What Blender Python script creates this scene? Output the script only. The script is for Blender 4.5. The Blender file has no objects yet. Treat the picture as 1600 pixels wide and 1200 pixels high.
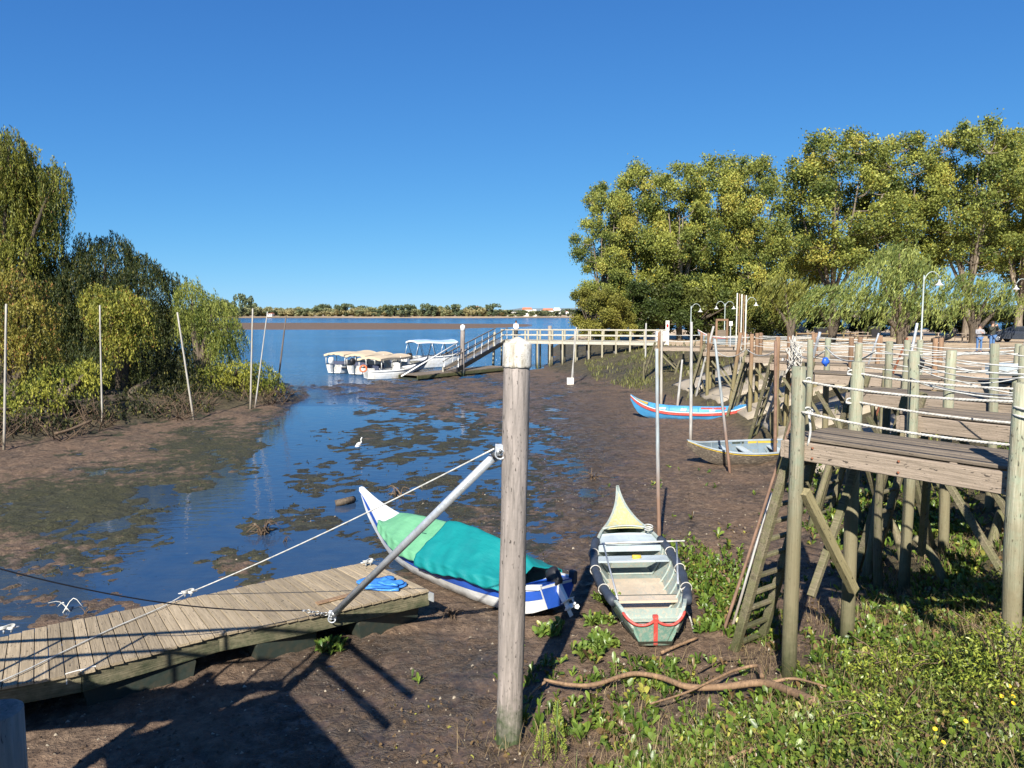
import bpy, math, random
import numpy as np
from mathutils import Vector, Matrix
random.seed(7)
rng = np.random.default_rng(11)
R = math.radians
scene = bpy.context.scene
col = scene.collection

# ------------------------------------------------------------------ camera
CAM_Z, PITCH, FPX = 4.6, R(5.24), 1200.0
cam_data = bpy.data.cameras.new("camera")
cam_data.sensor_width = 36
cam_data.lens = 27
cam_data.clip_start = 0.05
cam_data.clip_end = 12000
cam = bpy.data.objects.new("camera", cam_data)
col.objects.link(cam)
cam.location = (0, 0, CAM_Z)
cam.rotation_euler = (R(90) - PITCH, 0, 0)
scene.camera = cam

# ------------------------------------------------------------------ sky, sun, exposure
SUN_AZ, SUN_EL = R(14), R(36)      # shadows fall 14 degrees right of straight ahead
SKY_G, SKY_K = (0.82, 1.49, 2.30), (0.082, 0.172, 0.250)
world = bpy.data.worlds.new("World")
scene.world = world
world.use_nodes = True
wn = world.node_tree
bg = wn.nodes["Background"]
sky = wn.nodes.new("ShaderNodeTexSky")
sky.sky_type = 'NISHITA'
sky.sun_disc = False
sky.sun_elevation = SUN_EL
sky.sun_rotation = R(180) + SUN_AZ
sky.altitude = 2000
sky.air_density = 0.7
sky.dust_density = 0.0
sky.ozone_density = 10
# the clear autumn sky: soft shoulder towards the horizon, as the air of the photograph has it
def _vm(op, a, b):
    n = wn.nodes.new("ShaderNodeVectorMath"); n.operation = op
    for i, v in enumerate((a, b)):
        if hasattr(v, 'is_output'): wn.links.new(v, n.inputs[i])
        else: n.inputs[i].default_value = v
    return n.outputs[0]
_num = _vm('MULTIPLY', sky.outputs[0], SKY_G)
_den = _vm('ADD', _vm('MULTIPLY', sky.outputs[0], SKY_K), (1, 1, 1))
wn.links.new(_vm('DIVIDE', _num, _den), bg.inputs[0])
bg.inputs[1].default_value = 0.075
sun_data = bpy.data.lights.new("sun", 'SUN')
sun_data.energy = 5.0
sun_data.angle = R(0.5)
sun_data.color = (1.0, 0.94, 0.84)
sun = bpy.data.objects.new("sun", sun_data)
col.objects.link(sun)
sun_dir = Vector((math.sin(SUN_AZ) * math.cos(SUN_EL), math.cos(SUN_AZ) * math.cos(SUN_EL), -math.sin(SUN_EL)))
sun.rotation_euler = sun_dir.to_track_quat('-Z', 'Y').to_euler()
sun.location = (-20, -60, 60)
scene.view_settings.view_transform = 'Standard'
scene.view_settings.look = 'None'
scene.view_settings.gamma = 1
scene.view_settings.use_curve_mapping = False
scene.view_settings.exposure = 1.0
scene.cycles.max_bounces = 6
scene.cycles.transparent_max_bounces = 6

# ------------------------------------------------------------------ where things stand (surveyed from the photograph)
_c, _s = math.cos(PITCH), math.sin(PITCH)
def _ray(px, py):
    xc, yc = (px - 800) / FPX, (600 - py) / FPX
    return Vector((xc, _c + _s * yc, -_s + _c * yc))
def G(px, py, z=0.0):
    """point at height z seen at a picture position"""
    d = _ray(px, py)
    return Vector((0, 0, CAM_Z)) + d * ((z - CAM_Z) / d.z)
def P(px, py, D):
    """point D metres ahead seen at a picture position"""
    d = _ray(px, py)
    return Vector((0, 0, CAM_Z)) + d * (D / d.y)
def proj(x, y, z):
    dz = z - CAM_Z
    dep = y * _c - dz * _s
    up = y * _s + dz * _c
    return 800 + FPX * x / dep, 600 - FPX * up / dep

# ------------------------------------------------------------------ noise
_perm = rng.random((256, 256, 2)) * 2 - 1
def pnoise(x, y, seed=0):
    x = np.asarray(x, float) + seed * 17.3; y = np.asarray(y, float) + seed * 9.7
    xi = np.floor(x).astype(int); yi = np.floor(y).astype(int)
    xf = x - xi; yf = y - yi
    u = xf * xf * xf * (xf * (xf * 6 - 15) + 10); v = yf * yf * yf * (yf * (yf * 6 - 15) + 10)
    def g(a, b):
        gr = _perm[(xi + a) & 255, (yi + b) & 255]
        return gr[..., 0] * (xf - a) + gr[..., 1] * (yf - b)
    return ((g(0, 0) * (1 - u) + g(1, 0) * u) * (1 - v) + (g(0, 1) * (1 - u) + g(1, 1) * u) * v) * 1.6
def fbm(x, y, octv=4, seed=0, gain=0.5):
    t = 0; a = 1
    for k in range(octv):
        t = t + a * pnoise(x * 2 ** k, y * 2 ** k, seed + k); a *= gain
    return t

# ------------------------------------------------------------------ materials
def nodemat(name):
    m = bpy.data.materials.new(name)
    m.use_nodes = True
    return m, m.node_tree, m.node_tree.nodes["Principled BSDF"]
def N(t, kind, **kw):
    n = t.nodes.new(kind)
    for k, v in kw.items():
        if k in n.inputs.keys() if hasattr(n.inputs, 'keys') else False:
            n.inputs[k].default_value = v
        else:
            setattr(n, k, v)
    return n
def ramp(t, fac, stops):
    r = t.nodes.new("ShaderNodeValToRGB")
    while len(r.color_ramp.elements) < len(stops):
        r.color_ramp.elements.new(0.5)
    for e, (p, c) in zip(r.color_ramp.elements, stops):
        e.position = p
        e.color = (*c, 1) if len(c) == 3 else c
    t.links.new(fac, r.inputs[0])
    return r.outputs[0]
def noise(t, vec, scale, detail=4, rough=0.6, dist=0.0):
    n = t.nodes.new("ShaderNodeTexNoise")
    n.inputs['Scale'].default_value = scale
    n.inputs['Detail'].default_value = detail
    n.inputs['Roughness'].default_value = rough
    n.inputs['Distortion'].default_value = dist
    if vec is not None: t.links.new(vec, n.inputs['Vector'])
    return n.outputs['Fac']
def mapping(t, vec, sc, rot=(0, 0, 0)):
    n = t.nodes.new("ShaderNodeMapping")
    n.inputs['Scale'].default_value = sc
    n.inputs['Rotation'].default_value = rot
    t.links.new(vec, n.inputs['Vector'])
    return n.outputs[0]
def mixc(t, fac, a, b, mode='MIX'):
    n = t.nodes.new("ShaderNodeMix"); n.data_type = 'RGBA'; n.blend_type = mode
    for s, v in ((0, fac), (6, a), (7, b)):
        if hasattr(v, 'is_output'): t.links.new(v, n.inputs[s])
        else: n.inputs[s].default_value = v if s == 0 else (*v, 1)[:4]
    return n.outputs[2]
def mth(t, op, a, b=None, clamp=False):
    n = t.nodes.new("ShaderNodeMath"); n.operation = op; n.use_clamp = clamp
    for i, v in enumerate((a, b)):
        if v is None: continue
        if hasattr(v, 'is_output'): t.links.new(v, n.inputs[i])
        else: n.inputs[i].default_value = v
    return n.outputs[0]
def maprange(t, v, a, b, c=0, d=1):
    n = t.nodes.new("ShaderNodeMapRange")
    t.links.new(v, n.inputs[0])
    for i, q in enumerate((a, b, c, d)): n.inputs[i + 1].default_value = q
    return n.outputs[0]
def bump(t, bsdf, h, strength=0.4, dist=0.02):
    n = t.nodes.new("ShaderNodeBump")
    n.inputs['Strength'].default_value = strength
    n.inputs['Distance'].default_value = dist
    t.links.new(h, n.inputs['Height'])
    t.links.new(n.outputs[0], bsdf.inputs['Normal'])
    return n
def coords(t): return t.nodes.new("ShaderNodeTexCoord").outputs['Object']
def wpos(t): return t.nodes.new("ShaderNodeNewGeometry").outputs['Position']
def orand(t): return t.nodes.new("ShaderNodeObjectInfo").outputs['Random']

def m_plain(name, c, rough=0.5, metal=0.0, var=0.25, scale=6, bmp=0.1, c2=None):
    m, t, b = nodemat(name)
    co = coords(t)
    n = noise(t, co, scale, 5, 0.65)
    lo = tuple(x * (1 - var) for x in c); hi = tuple(min(1, x * (1 + var)) for x in c)
    cc = ramp(t, n, [(0.3, c2 or lo), (0.55, c), (0.8, hi)])
    t.links.new(cc, b.inputs['Base Color'])
    t.links.new(maprange(t, noise(t, co, scale * 3, 3), 0.3, 0.7, max(0.05, rough - 0.12), min(1, rough + 0.12)), b.inputs['Roughness'])
    b.inputs['Metallic'].default_value = metal
    if bmp: bump(t, b, noise(t, co, scale * 8, 4), bmp, 0.01)
    return m

def m_wood(name, c, c2, axis=0, rough=0.75, tide=False, var=0.35, moss=(0.05, 0.06, 0.02), green=None, ring=60, mosslo=0.1, mosshi=0.9, mid=None):
    """wood grain along the object's own axis; tide adds the staining left by the river"""
    m, t, b = nodemat(name)
    co = coords(t)
    rr = orand(t)
    off = t.nodes.new("ShaderNodeVectorMath"); off.operation = 'ADD'
    cmb = t.nodes.new("ShaderNodeCombineXYZ")
    for i in range(3): t.links.new(mth(t, 'MULTIPLY', rr, 13.0 + 7 * i), cmb.inputs[i])
    t.links.new(co, off.inputs[0]); t.links.new(cmb.outputs[0], off.inputs[1])
    v = off.outputs[0]
    sc = [ring, ring, ring]; sc[axis] = 2.2
    g = noise(t, mapping(t, v, tuple(sc)), 1.0, 6, 0.65, 0.6)
    sc2 = [9, 9, 9]; sc2[axis] = 1.1
    g2 = noise(t, mapping(t, v, tuple(sc2)), 1.0, 4, 0.6)
    cc = ramp(t, g, [(0.28, tuple(x * 0.45 for x in c2)), (0.42, c2), (0.62, c), (0.85, tuple(min(1, x * 1.25) for x in c))])
    cc = mixc(t, maprange(t, g2, 0.35, 0.7, 0, 0.75), cc, c2)
    if green:
        cc = mixc(t, maprange(t, noise(t, v, 7, 5, 0.7), 0.42, 0.62, 0, 0.55), cc, green)
    cc = mixc(t, 1.0, cc, ramp(t, rr, [(0, (1 - var,) * 3), (1, (1 + var * 0.4,) * 3)]), 'MULTIPLY')
    # knots, nail stains and dirt specks
    scs = [46, 46, 46]; scs[axis] = 13
    sp = noise(t, mapping(t, v, tuple(scs)), 1.0, 2, 0.5)
    cc = mixc(t, maprange(t, sp, 0.655, 0.70, 0, 0.85), cc, (0.03, 0.025, 0.02))
    if tide:
        sep = t.nodes.new("ShaderNodeSeparateXYZ"); t.links.new(wpos(t), sep.inputs[0])
        z = mth(t, 'ADD', sep.outputs[2], mth(t, 'MULTIPLY', mth(t, 'SUBTRACT', noise(t, v, 5, 4), 0.5), 0.9))
        if mid:
            cc = mixc(t, maprange(t, z, 1.9, 2.9, 0.85, 0), cc, mixc(t, g, mid, tuple(x * 1.5 for x in mid)))
        z = mth(t, 'ADD', z, mth(t, 'MULTIPLY', mth(t, 'SUBTRACT', noise(t, v, 16, 4), 0.5), 0.5))
        mossc = mixc(t, maprange(t, g, 0.3, 0.7), tuple(x * 0.6 for x in moss), tuple(x * 1.6 for x in moss))
        cc = mixc(t, maprange(t, z, mosslo, mosshi, 0.95, 0), cc, mossc)
    t.links.new(cc, b.inputs['Base Color'])
    b.inputs['Roughness'].default_value = rough
    b.inputs['Specular IOR Level'].default_value = 0.3
    h = mth(t, 'ADD', g, mth(t, 'MULTIPLY', noise(t, v, 25, 4), 0.4))
    bump(t, b, h, 0.75, 0.012)
    return m

M = {}
M['dock_wood'] = m_wood('dock_wood', (0.46, 0.37, 0.25), (0.29, 0.23, 0.15), 0, var=0.28)
M['pier_wood'] = m_wood('pier_wood', (0.27, 0.22, 0.16), (0.15, 0.12, 0.09), 0, var=0.35)
M['beam_wood'] = m_wood('beam_wood', (0.42, 0.335, 0.26), (0.27, 0.215, 0.16), 0, var=0.2)
M['side_beam'] = m_wood('side_beam', (0.33, 0.28, 0.18), (0.19, 0.16, 0.10), 0, var=0.2, tide=True, mosslo=0.2, mosshi=0.75, moss=(0.04, 0.05, 0.025))
M['post_wood'] = m_wood('post_wood', (0.40, 0.37, 0.27), (0.24, 0.225, 0.15), 2, tide=True, green=(0.24, 0.30, 0.215), mid=(0.135, 0.115, 0.065), moss=(0.038, 0.045, 0.018), var=0.25, mosshi=1.25)
M['post_red'] = m_wood('post_red', (0.32, 0.20, 0.12), (0.20, 0.12, 0.07), 2, tide=True, mid=(0.16, 0.14, 0.07), moss=(0.06, 0.07, 0.025), var=0.3)
M['old_wood'] = m_wood('old_wood', (0.25, 0.215, 0.14), (0.13, 0.11, 0.07), 2, tide=True, green=(0.12, 0.13, 0.05), moss=(0.05, 0.055, 0.02), var=0.4)
M['mooring'] = m_wood('mooring', (0.33, 0.285, 0.255), (0.20, 0.175, 0.155), 2, tide=True, mosslo=0.15, mosshi=0.55, moss=(0.035, 0.055, 0.02), var=0.0, ring=22)
M['bark'] = m_wood('bark', (0.17, 0.13, 0.09), (0.07, 0.055, 0.04), 2, var=0.3, ring=16)
M['bark_pale'] = m_wood('bark_pale', (0.32, 0.27, 0.20), (0.14, 0.11, 0.08), 2, var=0.3, ring=14)
M['branch'] = m_wood('branch', (0.33, 0.21, 0.12), (0.19, 0.12, 0.07), 2, var=0.2, ring=30)
M['twig'] = m_wood('twig', (0.22, 0.15, 0.09), (0.11, 0.075, 0.05), 2, var=0.4, ring=40)
M['float'] = m_plain('float', (0.022, 0.032, 0.026), 0.55, c2=(0.05, 0.045, 0.03))
M['galv'] = m_plain('galv', (0.52, 0.55, 0.58), 0.42, 0.55, 0.18, 9)
M['steel'] = m_plain('steel', (0.35, 0.36, 0.36), 0.4, 0.8, 0.3, 20)
M['rust'] = m_plain('rust', (0.24, 0.085, 0.04), 0.85, 0, 0.4, 9, 0.4, (0.12, 0.05, 0.03))
M['cap'] = m_plain('cap', (0.74, 0.72, 0.66), 0.6, 0, 0.1, 5, 0.3, (0.5, 0.47, 0.40))
M['white'] = m_plain('white', (0.76, 0.76, 0.73), 0.45, 0, 0.08, 4, 0.05, (0.58, 0.56, 0.5))
M['white_wood'] = m_plain('white_wood', (0.62, 0.61, 0.55), 0.7, 0, 0.15, 8, 0.2, (0.4, 0.38, 0.32))
M['black'] = m_plain('black', (0.015, 0.015, 0.018), 0.45, 0, 0.3, 8)
M['rope'] = m_plain('rope', (0.50, 0.48, 0.43), 0.9, 0, 0.25, 14, 0.3, (0.28, 0.27, 0.24))
M['rope_white'] = m_plain('rope_white', (0.50, 0.50, 0.47), 0.85, 0, 0.25, 14, 0.3, (0.30, 0.30, 0.27))
M['concrete'] = m_plain('concrete', (0.33, 0.28, 0.215), 0.9, 0, 0.2, 3, 0.4, (0.28, 0.24, 0.17))

# ------------------------------------------------------------------ objects
WM = {}     # world matrix of every object made here
def link(o, parent=None, Mw=None):
    col.objects.link(o)
    Mw = Mw or Matrix.Identity(4)
    if parent is not None:
        o.parent = parent
        o.matrix_basis = WM[parent.name].inverted() @ Mw
    else:
        o.matrix_basis = Mw
    WM[o.name] = Mw
    return o
def tag(o, label=None, cat=None, group=None, kind=None):
    if label: o['label'] = label
    if cat: o['category'] = cat
    if group: o['group'] = group
    if kind: o['kind'] = kind
    return o
def thing(name, label, cat, loc=(0, 0, 0), rz=0.0, group=None, Mw=None):
    o = bpy.data.objects.new(name, None)
    o.empty_display_size = 0.2
    if Mw is None: Mw = Matrix.Translation(Vector(loc)) @ Matrix.Rotation(rz, 4, 'Z')
    link(o, None, Mw)
    return tag(o, label, cat, group)
def newmesh(name, V, F, mat=None, smooth=False, colors=None):
    me = bpy.data.meshes.new(name)
    V = np.asarray(V, dtype=np.float32).reshape(-1, 3)
    if isinstance(F, np.ndarray) and F.ndim == 2:
        nf, k = F.shape
        me.vertices.add(len(V)); me.vertices.foreach_set('co', V.ravel())
        me.loops.add(nf * k); me.loops.foreach_set('vertex_index', F.astype(np.int32).ravel())
        me.polygons.add(nf)
        me.polygons.foreach_set('loop_start', np.arange(0, nf * k, k, dtype=np.int32))
        me.polygons.foreach_set('loop_total', np.full(nf, k, dtype=np.int32))
        me.update(calc_edges=True)
    else:
        me.from_pydata([tuple(map(float, v)) for v in V], [], F)
    if colors is not None:
        a = me.color_attributes.new('col', 'FLOAT_COLOR', 'POINT')
        c4 = np.ones((len(V), 4), dtype=np.float32); c4[:, :colors.shape[1]] = colors
        a.data.foreach_set('color', c4.ravel())
    if mat is not None: me.materials.append(mat)
    if smooth: me.polygons.foreach_set('use_smooth', np.ones(len(me.polygons), dtype=bool))
    return me
def obj(name, me, parent=None, Mw=None):
    o = bpy.data.objects.new(name, me)
    return link(o, parent, Mw)

class MB:
    """collects shapes into one mesh, several materials allowed"""
    def __init__(s): s.v = []; s.f = []; s.mi = []; s.mats = []; s.sm = []
    def _m(s, m):
        if m not in s.mats: s.mats.append(m)
        return s.mats.index(m)
    def add(s, V, F, m, smooth=False):
        n = len(s.v); s.v += [tuple(v) for v in V]
        k = s._m(m)
        for f in F: s.f.append([i + n for i in f]); s.mi.append(k); s.sm.append(smooth)
    def box(s, c, size, m, Mx=None, ch=0.0):
        V, F = boxgeo(size, ch)
        V = [Vector(v) + Vector(c) for v in V]
        if Mx is not None: V = [Mx @ v for v in V]
        s.add(V, F, m)
    def tube(s, pts, r, m, n=8, caps=True):
        V, F = tubegeo(pts, r, n, caps); s.add(V, F, m, True)
    def build(s, name, parent=None, Mw=None, rawmesh=False):
        me = bpy.data.meshes.new(name)
        me.from_pydata(s.v, [], s.f)
        for m in s.mats: me.materials.append(m)
        me.polygons.foreach_set('material_index', s.mi)
        me.polygons.foreach_set('use_smooth', s.sm)
        me.update()
        return me if rawmesh else obj(name, me, parent, Mw)

def boxgeo(size, ch=0.0):
    hx, hy, hz = (q / 2 for q in size)
    if ch <= 0:
        V = [(sx * hx, sy * hy, sz * hz) for sx in (-1, 1) for sy in (-1, 1) for sz in (-1, 1)]
        F = [(0, 1, 3, 2), (4, 6, 7, 5), (0, 4, 5, 1), (2, 3, 7, 6), (0, 2, 6, 4), (1, 5, 7, 3)]
        return V, F
    # chamfer the four long (x) edges: octagonal prism
    c = min(ch, hy * 0.8, hz * 0.8)
    sec = [(-hy + c, -hz), (hy - c, -hz), (hy, -hz + c), (hy, hz - c), (hy - c, hz), (-hy + c, hz), (-hy, hz - c), (-hy, -hz + c)]
    V = [(-hx, y, z) for y, z in sec] + [(hx, y, z) for y, z in sec]
    F = [(i, i + 8, (i + 1) % 8 + 8, (i + 1) % 8) for i in range(8)]
    F = [tuple(reversed(f)) for f in F]
    F += [tuple(range(8)), tuple(range(15, 7, -1))]
    F[-2] = tuple(reversed(range(8))); F[-1] = tuple(range(8, 16))
    return V, F
def frame_along(a, b, up=(0, 0, 1), axis=0):
    a = Vector(a); b = Vector(b); d = (b - a).normalized()
    up = Vector(up)
    if abs(d.dot(up)) > 0.98: up = Vector((0, 1, 0))
    s_ = up.cross(d).normalized(); u_ = d.cross(s_)
    Mx = Matrix.Identity(4)
    cols = (d, s_, u_) if axis == 0 else (s_, u_, d)
    for i, cvec in enumerate(cols):
        for r_ in range(3): Mx[r_][i] = cvec[r_]
    mid = (a + b) / 2
    Mx.translation = mid
    return Mx
_cache = {}
def beam(name, a, b, w, h, mat, parent=None, up=(0, 0, 1), ch=0.008):
    """a squared timber from a to b, local x along its grain"""
    L = (Vector(b) - Vector(a)).length
    key = ('beam', round(L, 2), round(w, 3), round(h, 3), mat.name, name)
    if key not in _cache:
        V, F = boxgeo((round(L, 3), w, h), ch)
        _cache[key] = newmesh(name, V, F, mat)
    return obj(name, _cache[key], parent, frame_along(a, b, up))
def tubegeo(pts, r, n=8, caps=True):
    pts = [Vector(p) for p in pts]
    rs = r if isinstance(r, (list, tuple)) else [r] * len(pts)
    V = []; F = []; prev = None
    for i, p in enumerate(pts):
        d = (pts[min(i + 1, len(pts) - 1)] - pts[max(i - 1, 0)]).normalized()
        if prev is None:
            ref = Vector((0, 0, 1)) if abs(d.z) < 0.9 else Vector((1, 0, 0))
            prev = d.cross(ref).normalized()
        s_ = (prev - d * prev.dot(d)).normalized(); prev = s_
        u_ = d.cross(s_)
        for k in range(n):
            a = 2 * math.pi * k / n
            V.append(p + (s_ * math.cos(a) + u_ * math.sin(a)) * rs[i])
    for i in range(len(pts) - 1):
        for k in range(n):
            F.append((i * n + k, i * n + (k + 1) % n, (i + 1) * n + (k + 1) % n, (i + 1) * n + k))
    if caps:
        F.append(tuple(reversed(range(n)))); F.append(tuple(range((len(pts) - 1) * n, len(pts) * n)))
    return V, F
def post(name, a, b, r0, r1, mat, parent=None, n=14, seg=6, wob=0.012):
    """a round timber or pole from a up to b, local z along it"""
    a = Vector(a); b = Vector(b); L = (b - a).length
    pts = []; rs = []
    for i in range(seg + 1):
        f = i / seg
        pts.append((wob * math.sin(f * 5 + a.x * 3), wob * math.cos(f * 4 + a.y * 5), L * (f - 0.5)))
        rs.append((r0 + (r1 - r0) * f) * (1 + 0.03 * math.sin(f * 17 + a.x)))
    pts.append((pts[-1][0], pts[-1][1], L / 2 + r1 * 0.08)); rs.append(r1 * 0.86)
    V, F = tubegeo(pts, rs, n)
    me = newmesh(name, V, F, mat)
    sm = np.ones(len(me.polygons), dtype=bool); sm[-2:] = False; sm[-2 - n:] = False
    me.polygons.foreach_set('use_smooth', sm)
    return obj(name, me, parent, frame_along(a, b, axis=2))
def tubeobj(name, pts, r, mat, parent=None, n=8):
    pts = [Vector(p) for p in pts]
    V, F = tubegeo(pts, r, n)
    return obj(name, newmesh(name, [v - pts[0] for v in V], F, mat, True), parent, Matrix.Translation(pts[0]))
def sag(a, b, s, n=14):
    a = Vector(a); b = Vector(b)
    return [a.lerp(b, i / n) + Vector((0, 0, -4 * s * (i / n) * (1 - i / n))) for i in range(n + 1)]
def crom(ctrl, n=8):
    """smooth curve through control points"""
    C = [Vector(c) for c in ctrl]; C = [C[0] * 2 - C[1]] + C + [C[-1] * 2 - C[-2]]
    out = []
    for i in range(1, len(C) - 2):
        p0, p1, p2, p3 = C[i - 1:i + 3]
        for k in range(n):
            t = k / n
            out.append(0.5 * ((2 * p1) + (p2 - p0) * t + (2 * p0 - 5 * p1 + 4 * p2 - p3) * t * t + (3 * p1 - p0 - 3 * p2 + p3) * t ** 3))
    out.append(C[-2]); return out
def copy_tree(o, Mw, parent=None):
    """copy a thing with its parts and sub-parts (mesh data shared)"""
    c = o.copy(); col.objects.link(c)
    if parent is None: c.matrix_basis = Mw
    else: c.parent = parent
    WM[c.name] = Mw if parent is None else None
    for ch in [q for q in KIDS.get(o.name, [])]: copy_tree(ch, None, c)
    return c
KIDS = {}
def index_children(root):
    for o in list(col.objects):
        if o.parent: KIDS.setdefault(o.parent.name, [])
    for o in list(col.objects):
        if o.parent and o not in KIDS[o.parent.name]: KIDS[o.parent.name].append(o)
# ================================================================== THE SETTING
# top edge of the quay and the shore beyond it (water lies to the left of it)
EDGE = [(-3.0, -3.2), (3.2, 2.0), (6.7, 4.6), (9.1, 7.2), (10.9, 11), (12.4, 16.4), (13.6, 22.2), (14.4, 28.3), (14.7, 35.3),
        (14.0, 44.4), (12.8, 52), (11.4, 60), (9.8, 68), (8.2, 77), (7.2, 92), (12, 125), (60, 190), (400, 420), (3000, 700)]
ISLE = [(-17.6, 25.2), (-16.4, 27.6), (-15.6, 30.0), (-13.9, 33.4), (-12.6, 36.4), (-11.3, 39.6), (-11.6, 43), (-14, 48), (-20, 56), (-34, 68),
        (-80, 90), (-200, 120), (-200, 20), (-60, 16), (-30, 20)]
def seg_dist(x, y, poly, closed):
    d = np.full(x.shape, 1e9)
    n = len(poly)
    for i in range(n if closed else n - 1):
        ax, ay = poly[i]; bx, by = poly[(i + 1) % n]
        dx, dy = bx - ax, by - ay
        t = np.clip(((x - ax) * dx + (y - ay) * dy) / (dx * dx + dy * dy), 0, 1)
        d = np.minimum(d, np.hypot(x - ax - t * dx, y - ay - t * dy))
    return d
def inside(x, y, poly):
    r = np.zeros(x.shape, bool); n = len(poly)
    for i in range(n):
        ax, ay = poly[i]; bx, by = poly[(i + 1) % n]
        if ay == by: continue
        c = ((ay > y) != (by > y)) & (x < (bx - ax) * (y - ay) / (by - ay) + ax)
        r ^= c
    return r
EDGE_POLY = EDGE + [(3000, -200), (-3.0, -200)]
def shore(x, y):
    """distance to the quay edge, positive towards the water"""
    d = seg_dist(x, y, EDGE, False)
    return np.where(inside(x, y, EDGE_POLY), -d, d)
CTRL = [(0,720,1),(100,715,.9),(250,700,.9),(380,660,.8),(420,650,.6),(0,800,1),(150,780,.9),(300,740,.8),(370,700,.7),(390,735,0),(0,850,.6),(100,850,.35),(200,820,.35),
 (240,850,-.1),(60,900,.12),(60,960,.12),(150,900,.2),(150,945,.02),(240,900,-.4),(290,860,-.7),(290,815,-.8),(340,820,-1),(370,790,-1),(400,760,-.9),(430,720,-1),(450,680,-1),(470,640,-1.1),
 (500,615,-1.1),(440,620,-1),(350,600,-1.4),(520,604,.5),(600,605,.7),(700,608,.8),(800,615,.9),(570,640,-.1),(620,635,.35),(700,640,.45),(780,640,.5),(520,650,-1),
 (540,625,-.9),(520,690,-.15),(600,680,.1),(680,670,.2),(760,680,.15),(600,710,-.15),(700,710,.05),(850,650,.5),(950,640,1),(860,700,.15),(850,760,-.05),(880,740,.2),(900,790,.25),(960,740,.8),(960,680,.8),(1000,700,1.2),
 (1050,640,1.3),(560,725,.0),(500,720,-.1),(470,715,-.6),(470,750,.08),(560,750,.08),(650,740,.10),(660,715,.12),(740,740,.0),(700,790,.1),(640,800,.15),(560,790,-.35),(460,775,-.6),(460,805,.3),(500,820,.4),
 (420,820,-.2),(400,840,-.1),(410,870,.35),(360,880,.4),(330,900,-.5),(450,870,-.35),(540,850,-.35),(500,880,-.35),(430,890,-.1),(700,830,.0),(740,850,.15),(850,840,.15),(900,860,.6),(1000,830,.8),
 (1100,800,1.2),(740,880,.3),(700,960,1.1),(600,1000,1.2),(400,1050,1.2),(200,1100,1.2),(50,1150,1),(900,1000,1.2),(300,950,-.3),(0,1000,-.8),(-200,950,-.8),(-200,800,.8),(0,1100,.9),(-300,1200,1),
 (600,593,0),(560,600,-.2),(680,588,.5),(640,591,.3),(780,580,.5),(850,583,.9),(920,575,1),(860,568,-.1),(850,560,-1.4),(800,562,-1.4),(900,562,-.2),(950,566,.9),(985,556,1),(935,550,.8),(890,545,-1),(905,538,-1.2),
 (860,550,-1.4),(700,570,-1.5),(600,575,-1.5),(550,588,-1.4),(500,594,-1.2),(450,590,-1.3),(640,560,-1.5),(760,565,-1.2),(990,546,1.4),(1500,900,1.5),(1200,1100,1.4),(1300,700,1.5),(1200,600,1.5),
 (300,560,-1.5),(200,600,-1.5),(100,640,-1.2),(700,540,-1.6),(400,540,-1.6),(800,530,-1.6),(880,520,-1.6),(100,540,-1.6),(500,510,-1.6),(-100,560,-1.6),(1000,535,1),(1200,1300,1.5),(600,1300,1.4),(-100,1300,1.2)]
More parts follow.
